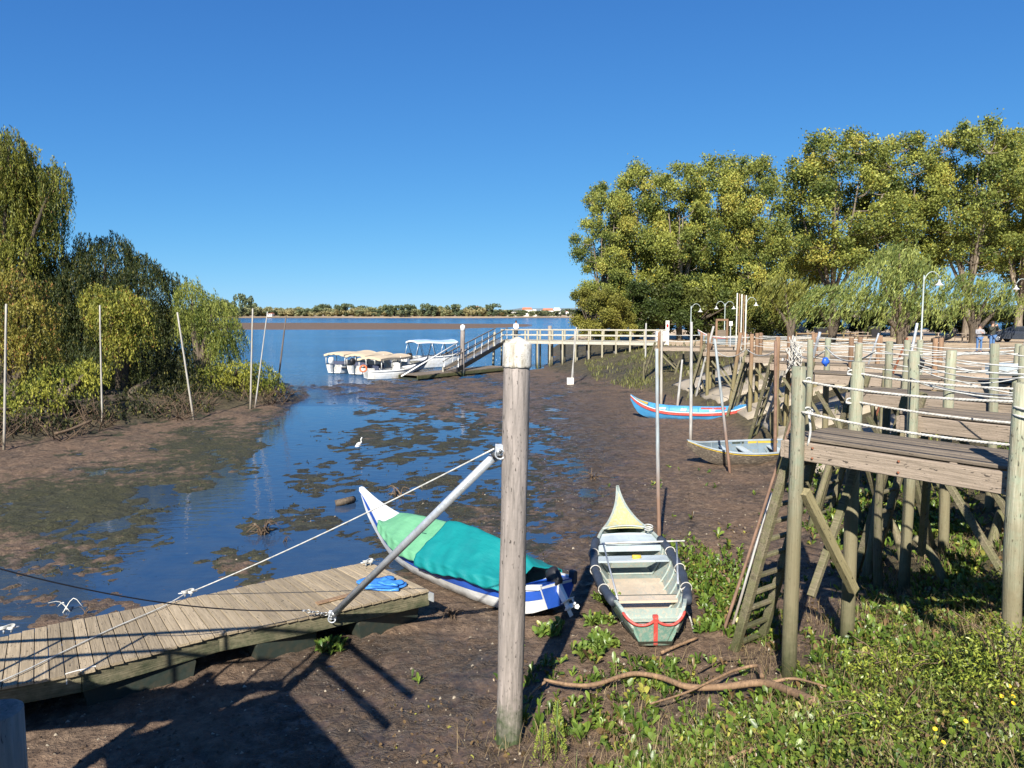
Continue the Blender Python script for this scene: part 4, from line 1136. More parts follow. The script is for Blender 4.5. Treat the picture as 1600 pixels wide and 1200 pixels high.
# ---------- green skiff with the raised yellow bow
def green_skiff():
    st_, bw_ = G(1024, 1022, 0.0), Vector((2.14, 14.9, 0))
    Mw = boat_frame(st_, bw_, 0.07, R(-2))
    th = thing('wooden_skiff', 'worn green open skiff with a tall pointed yellow bow deck and dark foam fenders', 'boat', Mw=Mw)
    S = smooth_tab([(0, .30, .30, .06, .19), (0.12, .40, .44, .05, .22), (.45, .50, .50, .02, .30), (1.1, .60, .46, 0, .38), (2.0, .655, .45, 0, .44), (3.0, .60, .50, 0, .40), (3.55, .47, .58, .02, .28), (4.05, .27, .66, .10, .13), (4.5, .12, .80, .34, .03), (4.9, .04, .96, .68, .008), (5.1, .012, 1.08, .94, .003)], 48)
    hull_skin('hull', S, M['b_green'], th, Mw)
    hull_skin('lining', S[2:38], M['b_inner'], th, Mw, 0.028, True)
    strake('gunwale', S, M['b_inner'], th, Mw, 0.05, 0.028, 0.012, -0.012)
    strake('rubbing_strake', S, M['b_dark'], th, Mw, 0.022, 0.05, 0, 0.008, frac=0.80)
    # stern panel: scalloped red trim, centre stripe, dark foot
    e = S[0]
    pts = [(0.10, -0.42, 0.48), (0.02, -0.36, 0.42), (-0.035, -0.26, 0.365), (-0.05, -0.14, 0.36), (-0.06, -0.05, 0.40), (-0.07, 0, 0.455), (-0.06, 0.05, 0.40), (-0.05, 0.14, 0.36), (-0.035, 0.26, 0.365), (0.02, 0.36, 0.42), (0.10, 0.42, 0.48)]
    V = []; F = []
    for q in pts: V += [q, (q[0] * 0.2 + 0.0, q[1] * 0.50, 0.055)]
    V += [(q[0] + 0.03, q[1], q[2]) for q in pts] + [(q[0] * 0.2 + .03, q[1] * 0.5, 0.055) for q in pts]
    n_ = len(pts)
    for i in range(n_ - 1):
        F.append((2 * i, 2 * i + 1, 2 * i + 3, 2 * i + 2)); F.append((2 * n_ + i, 2 * n_ + i + 1, 3 * n_ + i + 1, 3 * n_ + i)); F.append((2 * i, 2 * i + 2, 2 * n_ + i + 1, 2 * n_ + i))
    obj('stern_panel', newmesh('stern_panel', V, F, M['b_green']), th, Mw)
    for sgn in (-1, 1):
        pp = [Vector((q[0] - 0.006, q[1], q[2])) for q in pts if q[1] * sgn >= -0.001]
        o = obj('scalloped_trim', newmesh('scalloped_trim', *tubegeo(crom(pp, 4), 0.020, 6), M['b_red'], True), th, Mw)
    V_, F_ = boxgeo((0.018, 0.055, 0.40), 0.0); obj('centre_stripe', newmesh('centre_stripe', V_, F_, M['b_red']), th, Mw @ Matrix.Translation((-0.05, 0, 0.26)) @ Matrix.Rotation(R(-11), 4, 'Y'))
    V_, F_ = boxgeo((0.05, 0.075, 0.05), 0.01); obj('stem_head', newmesh('stem_head', V_, F_, M['b_red']), th, Mw @ Matrix.Translation((-0.055, 0, 0.475)))
    V = [(-0.05, -0.235, 0.13), (-0.05, 0.235, 0.13), (0.02, 0.22, 0.035), (0.02, -0.22, 0.035), (0.3, -.22, .03), (0.3, .22, .03), (0.3, .3, .16), (.3, -.3, .16)]
    obj('stern_foot', newmesh('stern_foot', V, [(0, 1, 2, 3), (3, 2, 5, 4), (0, 3, 4, 7), (1, 6, 5, 2)], M['b_dark']), th, Mw)
    deck('bow_deck', S, M['b_yellow'], th, Mw, 3.68, 5.1, 0.02, 0.03)
    deck('bow_shelf', S, M['b_grey'], th, Mw, 3.10, 3.64, -0.03, 0.02)
    # curved coaming between them
    b, s, k, bb = at_x(S, 3.66)
    cp_ = [(3.66 + 0.10 * (1 - (f * f)), f * b * 0.98, s + 0.035 + 0.02 * (1 - f * f)) for f in np.linspace(-1, 1, 13)]
    obj('coaming', newmesh('coaming', *tubegeo(cp_, 0.025, 6), M['b_inner'], True), th, Mw)
    thwart('thwart', S, 2.62, 0.27, 0.40, M['b_grey'], th, Mw)
    thwart('shelf_front', S, 3.08, 0.03, 0.44, M['b_grey'], th, Mw, 0.10)
    thwart('floor_board', S, 1.75, 1.6, 0.07, M['b_floor'], th, Mw, 0.03, 0.01)
    thwart('floor_board', S, 0.88, 0.36, 0.09, M['b_floor'], th, Mw, 0.03, 0.01)
    thwart('low_bench', S, 1.20, 0.22, 0.24, M['b_floor'], th, Mw, 0.035); thwart('bench_edge', S, 1.325, 0.025, 0.235, M['b_dark'], th, Mw, 0.05)
    thwart('stern_seat', S, 0.50, 0.34, 0.27, M['b_grey'], th, Mw)
    thwart('stern_locker', S, 0.26, 0.20, 0.33, M['b_inner'], th, Mw)
    ribs(S, [0.8, 1.2, 1.6, 2.0, 2.35, 2.9], M['b_inner'], th, Mw)
    # foam fenders along both gunwales
    for sgn in (-1, 1):
        pts_ = [Vector((r_[0], sgn * (r_[1] + 0.015), r_[2] + 0.01 + 0.01 * math.sin(r_[0] * 9))) for r_ in S if (0.35 if sgn < 0 else 0.42) <= r_[0] <= 3.35]
        rs = [0.068 * (1 + 0.07 * math.sin(i * 1.3)) for i in range(len(pts_))]
        o = obj('fender', newmesh('fender', *tubegeo(pts_, rs, 14), M['b_navy'], True), th, Mw)
        for xx in (1.0, 1.9, 2.7):
            b, s, k, bb = at_x(S, xx)
            pl = [Vector((xx, sgn * (b + 0.015) + 0.083 * math.cos(a), s + 0.012 + 0.083 * math.sin(a))) for a in np.linspace(0, 6.28, 15)]
            obj('fender_lashing', newmesh('fender_lashing', *tubegeo(pl, 0.008, 5), M['rope'], True), o, Mw)
    # oars/rods laid inside, white cross-pole, yellow bailer
    obj('rod', newmesh('rod', *tubegeo([(1.05, 0.40, 0.30), (3.02, 0.46, 0.56)], 0.014, 6), M['galv'], True), th, Mw)
    obj('cross_pole', newmesh('cross_pole', *tubegeo([(3.02, 0.42, 0.56), (3.02, -0.95, 0.57)], 0.016, 6), M['white_wood'], True), th, Mw)
    obj('rod', newmesh('rod', *tubegeo([(1.2, -0.52, 0.47), (2.95, -0.80, 0.57)], 0.016, 6), M['galv'], True), th, Mw)
    obj('bailer', newmesh('bailer', *tubegeo([(2.60, 0.0, 0.43), (2.63, -0.14, 0.43)], [0.045, 0.035], 10), M['b_yell2'], True), th, Mw)
    # mooring rope from the stern quarter and a coil on the bow
    Wm = Mw
    rp = [Wm @ Vector(q) for q in ((3.55, -0.42, 0.66), (3.2, -0.50, 0.60))]
    obj('bow_coil', newmesh('bow_coil', *tubegeo([(3.5 + .09 * math.cos(a) , -0.40 + .07 * math.sin(a), 0.64 + 0.006 * a) for a in np.linspace(0, 14, 40)], 0.012, 5), M['rope_white'], True), th, Mw)
    rope_pts = crom([Mw @ Vector((0.75, -0.48, 0.54)), Mw @ Vector((0.9, -0.62, 0.52)), G(1068, 945, 0.35), G(1078, 965, 0.15), G(1088, 1005, 0.08)], 6)
    o = tubeobj('mooring_rope', rope_pts, 0.013, M['rope']); tag(o, 'slack brown rope falling from the right side of the green skiff to the mud', 'rope')
    return th
green_skiff()

# ---------- covered blue and white boat
def covered_boat():
    st_, bw_ = Vector((0.66, 11.0, 0)), Vector((-3.02, 15.2, 0))
    Mw = boat_frame(st_, bw_, 0.05, R(3))
    th = thing('covered_boat', 'blue and white boat with a tall white horn prow, covered by green and teal tarpaulins', 'boat', Mw=Mw)
    S = smooth_tab([(0, .36, .60, .24, .20), (.3, .44, .54, .10, .30), (1.0, .56, .47, .02, .38), (2.2, .64, .42, 0, .44), (3.3, .60, .45, 0, .40), (4.1, .44, .56, .04, .26), (4.7, .23, .66, .14, .10), (5.2, .095, .82, .38, .03), (5.5, .04, .94, .62, .012), (5.7, .02, 1.02, .88, .004)], 52)
    hull_skin('hull', S, M['b_white'], th, Mw)
    # blue side bands
    for sgn in (-1, 1):
        V = []; F = []
        for r_ in S:
            for fr in (0.46, 0.64, 0.82):
                x, b, s, k, bb = r_
                V.append((x, sgn * (bb + (b - bb) * (1 - (1 - fr) ** 1.5) + 0.006), k + (s - k) * fr))
        for i in range(len(S) - 1):
            for j in range(2):
                q = (i * 3 + j, (i + 1) * 3 + j, (i + 1) * 3 + j + 1, i * 3 + j + 1); F.append(q if sgn < 0 else tuple(reversed(q)))
        obj('blue_band', newmesh('blue_band', V, F, M['b_blue'], True), th, Mw)
    sp_ = [(-0.008, sy * w, z) for w, z, sy in ((.20, .24, -1), (.35, .46, -1), (.35, .46, 1), (.20, .24, 1))]
    obj('stern_panel', newmesh('stern_panel', [(-0.006, -.20, .24), (-.006, -.35, .56), (-.006, .35, .56), (-.006, .20, .24)], [(0, 1, 2, 3)], M['b_blue']), th, Mw)
    hull_skin('lining', S[1:40], M['b_grey'], th, Mw, 0.03, True)
    strake('gunwale', S, M['b_white'], th, Mw, 0.06, 0.075, -0.01, 0.0)
    deck('stern_deck', S, M['b_blue'], th, Mw, 0.0, 0.42, 0.012, 0.01)
    deck('prow_deck', S, M['b_white'], th, Mw, 3.9, 5.7, 0.035, 0.02)
    strake('prow_edge', S, M['b_blue'], th, Mw, 0.03, 0.05, -0.045, 0.012, x0=4.0)
    # quarter post at the stern
    V_, F_ = boxgeo((0.10, 0.08, 0.20), 0.02)
    obj('stern_post', newmesh('stern_post', V_, F_, M['b_navy']), th, Mw @ Matrix.Translation((0.02, -0.33, 0.62)))
    # tarpaulins: cloth over a ridge pole
    def tarp(nm, x0, x1, ridge, mat, drop, ph, lip=0.0):
        nx, ny = 64, 44; V = []; F = []
        for i in range(nx + 1):
            fx = i / nx; x = x0 + (x1 - x0) * fx
            rz_ = np.interp(fx, [0, .12, .35, .65, .9, 1], ridge)
            for j in range(ny + 1):
                f = j / ny * 2 - 1
                xs = x + lip * (1 - abs(f)) * (1 - fx) - 0.25 * lip * fx * abs(f)
                b, s, k, bb = at_x(S, min(max(xs, 0.05), 5.6))
                w_ = b + 0.035 + (0.02 if lip else 0); s = s + (0.02 if lip else 0)
                if abs(f) < 0.72:
                    g_ = abs(f) / 0.72; yy = w_ * g_; zz = rz_ + (s + 0.05 - rz_) * (g_ ** 1.25) - 0.03 * math.sin(g_ * 3.14)
                else:
                    g_ = (abs(f) - 0.72) / 0.28; yy = w_ + 0.035 * g_; zz = s + 0.05 - drop * g_ * (1 + 0.25 * math.sin(x * 2.1 + ph) + 0.08 * math.sin(x * 6 + ph))
                wr = 0.012 * math.sin(x * 3.2 + f * 3 + ph) * math.sin(abs(f) * 3.0) + 0.014 * float(_wn(x * 2.2, f * 3 + ph)) + 0.030 * max(0, float(_wn(x * 2.4 + f * 5, f * 2 - x + ph)) - .1) + 0.010 * abs(float(_wn(x * 6 - f * 9, f * 5 + ph)))
                # stretched folds running from ridge to the tie points
                wr += 0.012 * math.sin((x * 2.2 + abs(f) * 1.1) * 9 + ph) * abs(f) ** 2
                V.append((xs, (1 if f >= 0 else -1) * (yy + wr * 0.8), zz + wr))
        for i in range(nx):
            for j in range(ny): F.append((i * (ny + 1) + j, (i + 1) * (ny + 1) + j, (i + 1) * (ny + 1) + j + 1, i * (ny + 1) + j + 1))
        o = obj(nm, newmesh(nm, V, F, mat, True), th, Mw)
        sm = o.modifiers.new('thick', 'SOLIDIFY'); sm.thickness = 0.006
        return o
    _wn = lambda a, b: pnoise(np.array([a]), np.array([b]), 5)[0]
    def cloth(name, c, c2):
        m, t, b = nodemat(name); co = coords(t)
        n_ = noise(t, co, 3, 5, 0.6)
        cc = ramp(t, n_, [(0.3, c2), (0.6, c)])
        cc = mixc(t, maprange(t, noise(t, co, 14, 4, 0.7), 0.62, 0.75, 0, 0.35), cc, tuple(q * 0.5 for q in c))
        t.links.new(cc, b.inputs['Base Color']); b.inputs['Roughness'].default_value = 0.62
        bump(t, b, mth(t, 'ADD', noise(t, mapping(t, co, (3, 9, 9), (0.3, 0.2, 0.5)), 1.0, 3), mth(t, 'MULTIPLY', noise(t, co, 120, 2), 0.12)), 0.5, 0.03)
        return m
    tarp('green_tarp', 2.56, 4.45, [.93, .93, .91, .87, .80, .68], cloth('cloth_green', (0.13, 0.35, 0.19), (0.10, 0.29, 0.155)), 0.13, 0.4)
    tarp('teal_tarp', 0.42, 2.72, [.70, .82, .95, 1.0, 1.0, .97], cloth('cloth_teal', (0.0, 0.20, 0.20), (0.0, 0.16, 0.17)), 0.17, 1.7, 0.12)
    for x in (2.9,):
        for sgn in (1,):
            b, s, k, bb = at_x(S, x)
            obj('tie', newmesh('tie', *tubegeo([(x, sgn * b * 0.62, 0.80), (x + 0.10, sgn * b * 0.66, 0.80)], 0.008, 5), M['rope_white'], True), th, Mw)
    # lashing by the stern and the outboard
    eng = thing('outboard_motor', 'black outboard motor with white leg tilted up at the stern of the blue covered boat', 'outboard motor', Mw=Mw @ Matrix.Translation((-0.05, -0.02, 0.55)))
    Me = Mw @ Matrix.Translation((0.0, 0.0, 0.56)) @ Matrix.Rotation(R(40), 4, 'Y') @ Matrix.Scale(.78, 4)
    mb = MB()
    prof = [(0.001, .36), (.10, .35), (.15, .30), (.165, .18), (.15, .04), (.12, 0.0), (.001, -.01)]
    V = []; F = []
    for r_, z_ in prof:
        for k in range(14):
            a = 2 * math.pi * k / 14; V.append((r_ * 1.1 * math.cos(a) + 0.02, r_ * 0.7 * math.sin(a), z_))
    for i in range(len(prof) - 1):
        for k in range(14): F.append((i * 14 + k, (i + 1) * 14 + k, (i + 1) * 14 + (k + 1) % 14, i * 14 + (k + 1) % 14))
    obj('cowl', newmesh('cowl', V, F, M['black'], True), eng, Me)
    mb.box((0, 0, -0.16), (0.13, 0.07, 0.34), M['white'], None, 0.02); mb.box((0.0, 0, -0.36), (0.10, 0.045, 0.22), M['white'], None, 0.015)
    mb.box((-0.06, 0, -0.34), (0.26, 0.15, 0.012), M['white']); mb.tube([(0.12, 0, -0.46), (0.02, 0, -0.46), (-0.14, 0, -0.46)], [0.012, 0.045, 0.04], M['white'], 10)
    mb.box((0.02, 0, -0.55), (0.10, 0.012, 0.14), M['white'])
    mb.build('leg', eng, Me)
    mb = MB(); mb.tube([(-0.14, 0, -0.46), (-0.22, 0, -0.46)], [0.035, 0.02], M['white'], 8)
    for k in range(3):
        a = k * 2.094 + 0.4
        c, s_ = math.cos(a), math.sin(a); pr = [(-0.17, 0.0, 0.03), (-0.19, 0.05, 0.07), (-0.18, 0.04, 0.12), (-0.16, -0.02, 0.12), (-0.15, -0.04, 0.06)]
        mb.add([(x, y * c - z * s_, -0.46 + y * s_ + z * c) for x, y, z in pr] + [(x + 0.008, y * c - z * s_, -0.46 + y * s_ + z * c) for x, y, z in pr], [(0, 1, 2, 3, 4), (9, 8, 7, 6, 5), (0, 5, 6, 1), (1, 6, 7, 2), (2, 7, 8, 3), (3, 8, 9, 4), (4, 9, 5, 0)], M['white'])
    mb.build('propeller', eng, Me)
    mb = MB(); mb.box((0.10, 0, 0.02), (0.05, 0.20, 0.16), M['steel'], None, 0.01); mb.tube([(0.10, 0.0, .05), (0.45, 0.05, .10)], 0.018, M['black'], 8)
    mb.build('bracket', eng, Me)
covered_boat()

def simple_boat(nm, label, stern, bow, tab, hullm, innerm, rails, roll=0.0, z=0.0, seats=(), pitch=0.0, decks=(), group=None, boards=()):
    Mw = boat_frame(stern, bow, z, roll, pitch)
    th = thing(nm, label, 'boat', Mw=Mw, group=group)
    S = smooth_tab(tab, 34)
    hull_skin('hull', S, hullm, th, Mw); hull_skin('lining', S[1:-3], innerm, th, Mw, 0.03, True)
    for (n_, m_, w, h, dz, out, fr) in rails: strake(n_, S, m_, th, Mw, w, h, dz, out, frac=fr)
    for (x, w, z_, m_) in seats: thwart('thwart', S, x, w, z_, m_, th, Mw)
    for (x0, x1, m_) in decks: deck('end_deck', S, m_, th, Mw, x0, x1)
    for (n_, x0, x1, m_, sd) in boards: strake(n_, S, m_, th, Mw, 0.02, 0.11, -0.07, -0.035, x0, x1, (sd,))
    ribs(S, np.linspace(S[0, 0] + 0.8, S[-1, 0] - 1.0, 6), innerm, th, Mw)
    return th, S, Mw
# blue boat with red stripe
a, b = G(1162, 661, 0.0), G(998, 655, 0.0)
L = (Vector(a) - Vector(b)).length
tab = [(-0.15, .05, .72, .58, .01), (0.0, .16, .68, .30, .06), (.35, .34, .58, .06, .22), (1.3, .50, .47, 0, .34), (2.4, .54, .45, 0, .38), (3.4, .46, .50, 0, .30), (4.1, .28, .66, .10, .14), (4.5, .12, .84, .34, .04), (4.75, .02, 1.02, .80, .0)]
simple_boat('striped_boat', 'bright blue boat with a red stripe and upturned ends, stranded in the middle distance', a, b, tab, M['b_sky'], M['b_sky'],
            [('red_stripe', M['b_red'], .02, .10, 0, .012, .80), ('white_line', M['b_white'], .02, .035, 0, .014, .97), ('gunwale', M['b_sky'], .05, .03, .015, -.01, 1.0)],
            seats=((1.3, .25, .36, M['b_white']), (2.5, .25, .36, M['b_white']), (3.4, .3, .40, M['b_white'])), decks=((4.0, 4.75, M['b_yell2']), (-0.15, 0.5, M['b_sky'])),
            boards=(('red_plank', 0.7, 1.9, M['b_red'], -1),), roll=R(-6), z=0.06)
# grey-brown boat with yellow board
a, b = G(1272, 722, 0.0), G(1066, 731, 0.0)
tab = [(-0.2, .10, .66, .40, .02), (0.0, .22, .60, .18, .10), (.5, .42, .54, .02, .26), (1.5, .60, .50, 0, .40), (2.6, .60, .50, 0, .40), (3.3, .44, .55, .05, .24), (3.85, .20, .64, .24, .06), (4.3, .02, .78, .64, .0)]
simple_boat('old_rowing_boat', 'weathered grey-brown rowing boat with one yellow inner board, behind the nearest post', a, b, tab, M['b_brown'], M['b_blgrey'],
            [('gunwale', M['b_grey'], .06, .035, .015, -.01, 1.0), ('yellow_line', M['b_yell2'], .012, .018, 0, .010, .93)],
            seats=((1.25, .28, .34, M['b_grey']), (2.3, .22, .34, M['b_grey']), (3.0, .12, .42, M['b_grey'])),
            boards=(('yellow_board', 0.9, 2.0, M['b_yell2'], -1), ('green_board', 2.1, 2.6, M['b_dark'], -1)), roll=R(-9), z=0.07)
# boat drawn up on the sand under the trees
a, b = P(1168, 521, 62), P(1080, 519, 60)
za = hz(a.x, a.y); 
simple_boat('beached_boat', 'faded blue and pink boat drawn up on the sand before the dark trees', (a.x, a.y), (b.x, b.y), [(0, .2, .7, .15, .1), (.5, .42, .58, .03, .26), (2, .55, .52, 0, .36), (3.4, .5, .56, 0, .3), (4.2, .22, .82, .2, .08), (4.7, .02, 1.15, .9, 0)], M['b_blgrey'], M['b_grey'],
            [('gunwale', M['b_white'], .06, .04, .015, -.01, 1.0), ('pink_line', M['b_red'], .015, .05, 0, .012, .9)], z=za + 0.05, seats=((1.5, .3, .4, M['b_white']), (3, .3, .42, M['b_white'])), roll=R(5))
# ================================================================== TREES
def leaf_mat(name, rough=0.55, trans=0.35, gloss=0.25):
    m = bpy.data.materials.new(name); m.use_nodes = True; t = m.node_tree
    b = t.nodes["Principled BSDF"]; out = t.nodes["Material Output"]
    vc = t.nodes.new("ShaderNodeVertexColor"); vc.layer_name = 'col'
    t.links.new(vc.outputs[0], b.inputs['Base Color']); b.inputs['Roughness'].default_value = rough
    b.inputs['Specular IOR Level'].default_value = gloss
    tr = t.nodes.new("ShaderNodeBsdfTranslucent")
    hs = t.nodes.new("ShaderNodeHueSaturation"); hs.inputs['Value'].default_value = 1.5; hs.inputs['Hue'].default_value = 0.49
    t.links.new(vc.outputs[0], hs.inputs['Color']); t.links.new(hs.outputs[0], tr.inputs[0])
    mx = t.nodes.new("ShaderNodeMixShader"); mx.inputs[0].default_value = trans
    t.links.new(b.outputs[0], mx.inputs[1]); t.links.new(tr.outputs[0], mx.inputs[2]); t.links.new(mx.outputs[0], out.inputs[0])
    return m
M['leaf'] = leaf_mat('leaf', trans=0.24)
M['leaf_gloss'] = leaf_mat('leaf_gloss', 0.38, 0.25, 0.4)
def unit(a): return a / np.maximum(np.linalg.norm(a, axis=-1, keepdims=True), 1e-9)
def leaf_quads(name, C, D, Wd, Ln, colr, mat=None):
    """one rhombic leaf per row: centre, direction, width, length, colour"""
    n = len(C); rnd = unit(rng.normal(size=(n, 3)))
    sd = unit(np.cross(D, rnd)); Wd = np.broadcast_to(np.asarray(Wd, float), (n,))[:, None]; Ln = np.broadcast_to(np.asarray(Ln, float), (n,))[:, None]
    V = np.stack([C - D * Ln / 2, C + sd * Wd / 2, C + D * Ln / 2, C - sd * Wd / 2], 1).reshape(-1, 3)
    F = np.arange(n * 4).reshape(-1, 4)
    return newmesh(name, V, F, mat or M['leaf'], False, np.repeat(colr, 4, 0))
def mixcol(a, b, t_): return np.array(a)[None] * (1 - t_[:, None]) + np.array(b)[None] * t_[:, None]

def willow_crown(lobes, per_m2, ca, cb, hang=(0.8, 2.2), wind=(0, 0), leaf=(0.045, 0.20), step=0.085, dark=None, spread=0.35, accent=None):
    """lobes: centre x,y,z and radii; hanging leafy strands start on each lobe and droop"""
    Cs, Ds, Ks = [], [], []
    for (cx, cy, cz, rx, ry, rz) in lobes:
        area = 2 * math.pi * (rx * ry + rx * rz + ry * rz) / 3 * 2
        n = int(area * per_m2)
        d = unit(rng.normal(size=(n, 3))); d[:, 2] = np.abs(d[:, 2]) * np.where(rng.random(n) < 0.75, 1, -0.5)
        rad = rng.uniform(0.55, 1.0, n) ** 0.6
        lump = 1 + 0.22 * np.sin(d[:, 0] * 5 + cx) * np.cos(d[:, 1] * 6 + cy) + 0.12 * np.sin(d[:, 2] * 9 + cz)
        p0 = np.array([cx, cy, cz]) + d * np.array([rx, ry, rz]) * (rad * lump)[:, None]
        L = rng.uniform(hang[0], hang[1], n) * (0.6 + 0.4 * rng.random(n))
        K = int(hang[1] / step)
        tone0 = np.clip(0.5 + 0.25 * rng.normal(size=n) + 0.28 * np.sin(p0[:, 0] * 2.3 + cz) * np.cos(p0[:, 2] * 1.7 + p0[:, 1]), 0, 1)
        ph = rng.random(n) * 6.28
        out = np.stack([d[:, 0], d[:, 1], np.zeros(n)], 1)
        for k in range(K):
            s_ = k * step; ok = s_ < L
            if not ok.any(): break
            q = p0[ok] + out[ok] * (spread * (1 - math.exp(-s_ * 1.2))) * (0.6 + rng.random((ok.sum(), 1)) * 0.3)
            q[:, 2] -= s_ - 0.28 * math.sin(min(s_ * 2.2, 1.57)) * (d[ok][:, 2] > 0)
            q[:, 0] += wind[0] * s_ + 0.05 * np.sin(s_ * 3 + ph[ok]); q[:, 1] += wind[1] * s_ + 0.05 * np.cos(s_ * 3 + ph[ok])
            q += rng.normal(size=q.shape) * 0.035
            dd = np.tile(np.array([[wind[0], wind[1], -1.0]]), (len(q), 1)) + rng.normal(size=q.shape) * 0.42
            Cs.append(q); Ds.append(unit(dd)); Ks.append(np.clip(tone0[ok] + rng.normal(size=len(q)) * 0.16, 0, 1))
    C = np.concatenate(Cs); D = np.concatenate(Ds); T = np.concatenate(Ks)
    col_ = mixcol(ca, cb, T) * rng.uniform(0.75, 1.25, (len(T), 1))
    if accent is not None:
        mk = rng.random(len(T)) < accent[1]; col_[mk] = np.array(accent[0]) * rng.uniform(0.7, 1.2, (mk.sum(), 1))
    n = len(C)
    return leaf_quads('crown', C, D, rng.uniform(0.7, 1.3, n) * leaf[0], rng.uniform(0.7, 1.3, n) * leaf[1], col_)
def tree_at(label, base, crown_me, trunk_paths, name='willow_tree', group=None, mat=None, cat='tree', dz=0.0):
    b = Vector(base); th = thing(name, label, cat, tuple(b), 0, group)
    obj('crown', crown_me, th, WM[th.name])
    if trunk_paths:
        mb = MB()
        for pts, r0, r1 in trunk_paths:
            pts = crom(pts, 4); n = len(pts)
            mb.tube(pts, [r0 + (r1 - r0) * i / (n - 1) for i in range(n)], mat or M['bark'], 7)
        mb.build('trunk', th, WM[th.name])
    return th
def px_lobes(base, L, D0):
    """lobes given as picture x, y, half width, half height and distance"""
    out = []
    for (x, y, hw, hh, D) in L:
        c = P(x, y, D); s_ = D / FPX
        out.append((c.x - base[0], c.y - base[1], c.z - base[2], hw * s_, min(hw, hh) * s_ * 0.9, hh * s_))
    return out
def trunks(lobes, n=1, r=0.28):
    out = []
    for (cx, cy, cz, rx, ry, rz) in lobes:
        out.append(([(0, 0, -0.3), (cx * 0.15 + 0.1, cy * 0.15, cz * 0.35), (cx * 0.6, cy * 0.6, cz * 0.75), (cx, cy, cz + rz * 0.3)], r, 0.05))
    return out
IG = 'weeping willows on the left island'
def isl(label, bx, by, Db, lobes, per, ca, cb, **kw):
    b = P(bx, by, Db); b = Vector((b.x, b.y, hz(b.x, b.y)))
    Lb = px_lobes(b, lobes, Db); nm = kw.pop('nm', 'willow_tree')
    return tree_at(label, b, willow_crown(Lb, per, ca, cb, **kw), trunks(Lb), nm, IG)

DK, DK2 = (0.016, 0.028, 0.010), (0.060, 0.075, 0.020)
isl('tallest weeping willow, rising at the upper left edge with long curtains', 10, 640, 42,
    [(15, 240, 34, 36, 40), (40, 290, 38, 50, 41), (88, 285, 20, 34, 40), (50, 355, 36, 50, 41.5), (-10, 300, 60, 80, 41.5), (-70, 310, 70, 90, 42), (5, 400, 60, 60, 42), (-60, 430, 80, 70, 42), (60, 330, 40, 50, 42.5)],
    19, (0.030, 0.050, 0.010), (0.27, 0.27, 0.045), hang=(0.9, 2.6), spread=0.25, accent=((0.20, 0.12, 0.04), .05))
isl('broad dark willow at the heart of the island, its dome feathered against the sky', 170, 630, 44,
    [(165, 412, 58, 44, 43), (225, 460, 52, 58, 43), (110, 450, 55, 55, 43), (180, 520, 100, 70, 44), (90, 540, 80, 60, 44), (270, 530, 60, 60, 44), (150, 610, 150, 50, 44.5), (300, 600, 80, 46, 43.5), (20, 560, 80, 90, 44), (60, 480, 70, 70, 44), (200, 590, 90, 50, 42), (100, 610, 80, 40, 40), (370, 610, 50, 30, 43), (20, 630, 70, 30, 38)],
    19, DK, DK2, hang=(0.8, 2.0), spread=0.45, accent=((0.16, 0.15, 0.035), .10))
isl('round yellow-green willow clump hanging forward over the dark hollow', 190, 640, 37,
    [(186, 478, 40, 30, 36), (172, 500, 34, 34, 35.6), (210, 505, 26, 36, 36), (188, 540, 26, 30, 35.6), (150, 470, 22, 28, 36.5)], 32, (0.055, 0.08, 0.012), (0.31, 0.30, 0.05), hang=(0.4, 1.3), leaf=(0.05, 0.15), spread=0.5, accent=((0.25, 0.14, 0.04), .06))
isl('rust-tinged willow clump at the left edge below the tallest willow', 20, 660, 33,
    [(20, 455, 46, 36, 33), (-30, 470, 50, 50, 33), (45, 500, 38, 46, 32.6), (0, 540, 50, 40, 32.4), (60, 540, 30, 36, 32.4)], 26, (0.045, 0.06, 0.012), (0.29, 0.25, 0.045), hang=(0.5, 1.5), leaf=(0.045, 0.15), spread=0.4, accent=((0.30, 0.15, 0.05), .08))
isl('feathery light green willow on the right shoulder of the island', 310, 625, 41,
    [(300, 466, 28, 28, 41), (335, 492, 28, 34, 40.5), (356, 522, 20, 36, 40), (300, 500, 22, 24, 41), (345, 545, 20, 30, 40.4)], 22, (0.04, 0.07, 0.012), (0.27, 0.29, 0.06), hang=(0.8, 2.0), leaf=(0.04, 0.18), spread=0.6, wind=(0.08, 0))
isl('low yellow-green willow thicket over the water at the island tip', 370, 622, 40,
    [(370, 585, 46, 22, 39), (405, 588, 28, 24, 39), (425, 606, 20, 18, 39.4), (330, 595, 36, 24, 38.6), (395, 612, 30, 16, 39.2)], 30, (0.07, 0.10, 0.016), (0.34, 0.33, 0.05), hang=(0.2, 0.7), leaf=(0.05, 0.13), spread=0.5, nm='willow_thicket')
isl('low bright yellow-green thicket at the lower left above the mud bank', 90, 655, 31,
    [(100, 600, 62, 30, 31), (140, 585, 26, 26, 31.5), (50, 626, 54, 28, 29.5), (0, 645, 44, 24, 28.5), (-50, 620, 60, 34, 29)], 30, (0.07, 0.10, 0.016), (0.34, 0.33, 0.05), hang=(0.2, 0.7), leaf=(0.05, 0.13), spread=0.5, nm='willow_thicket')
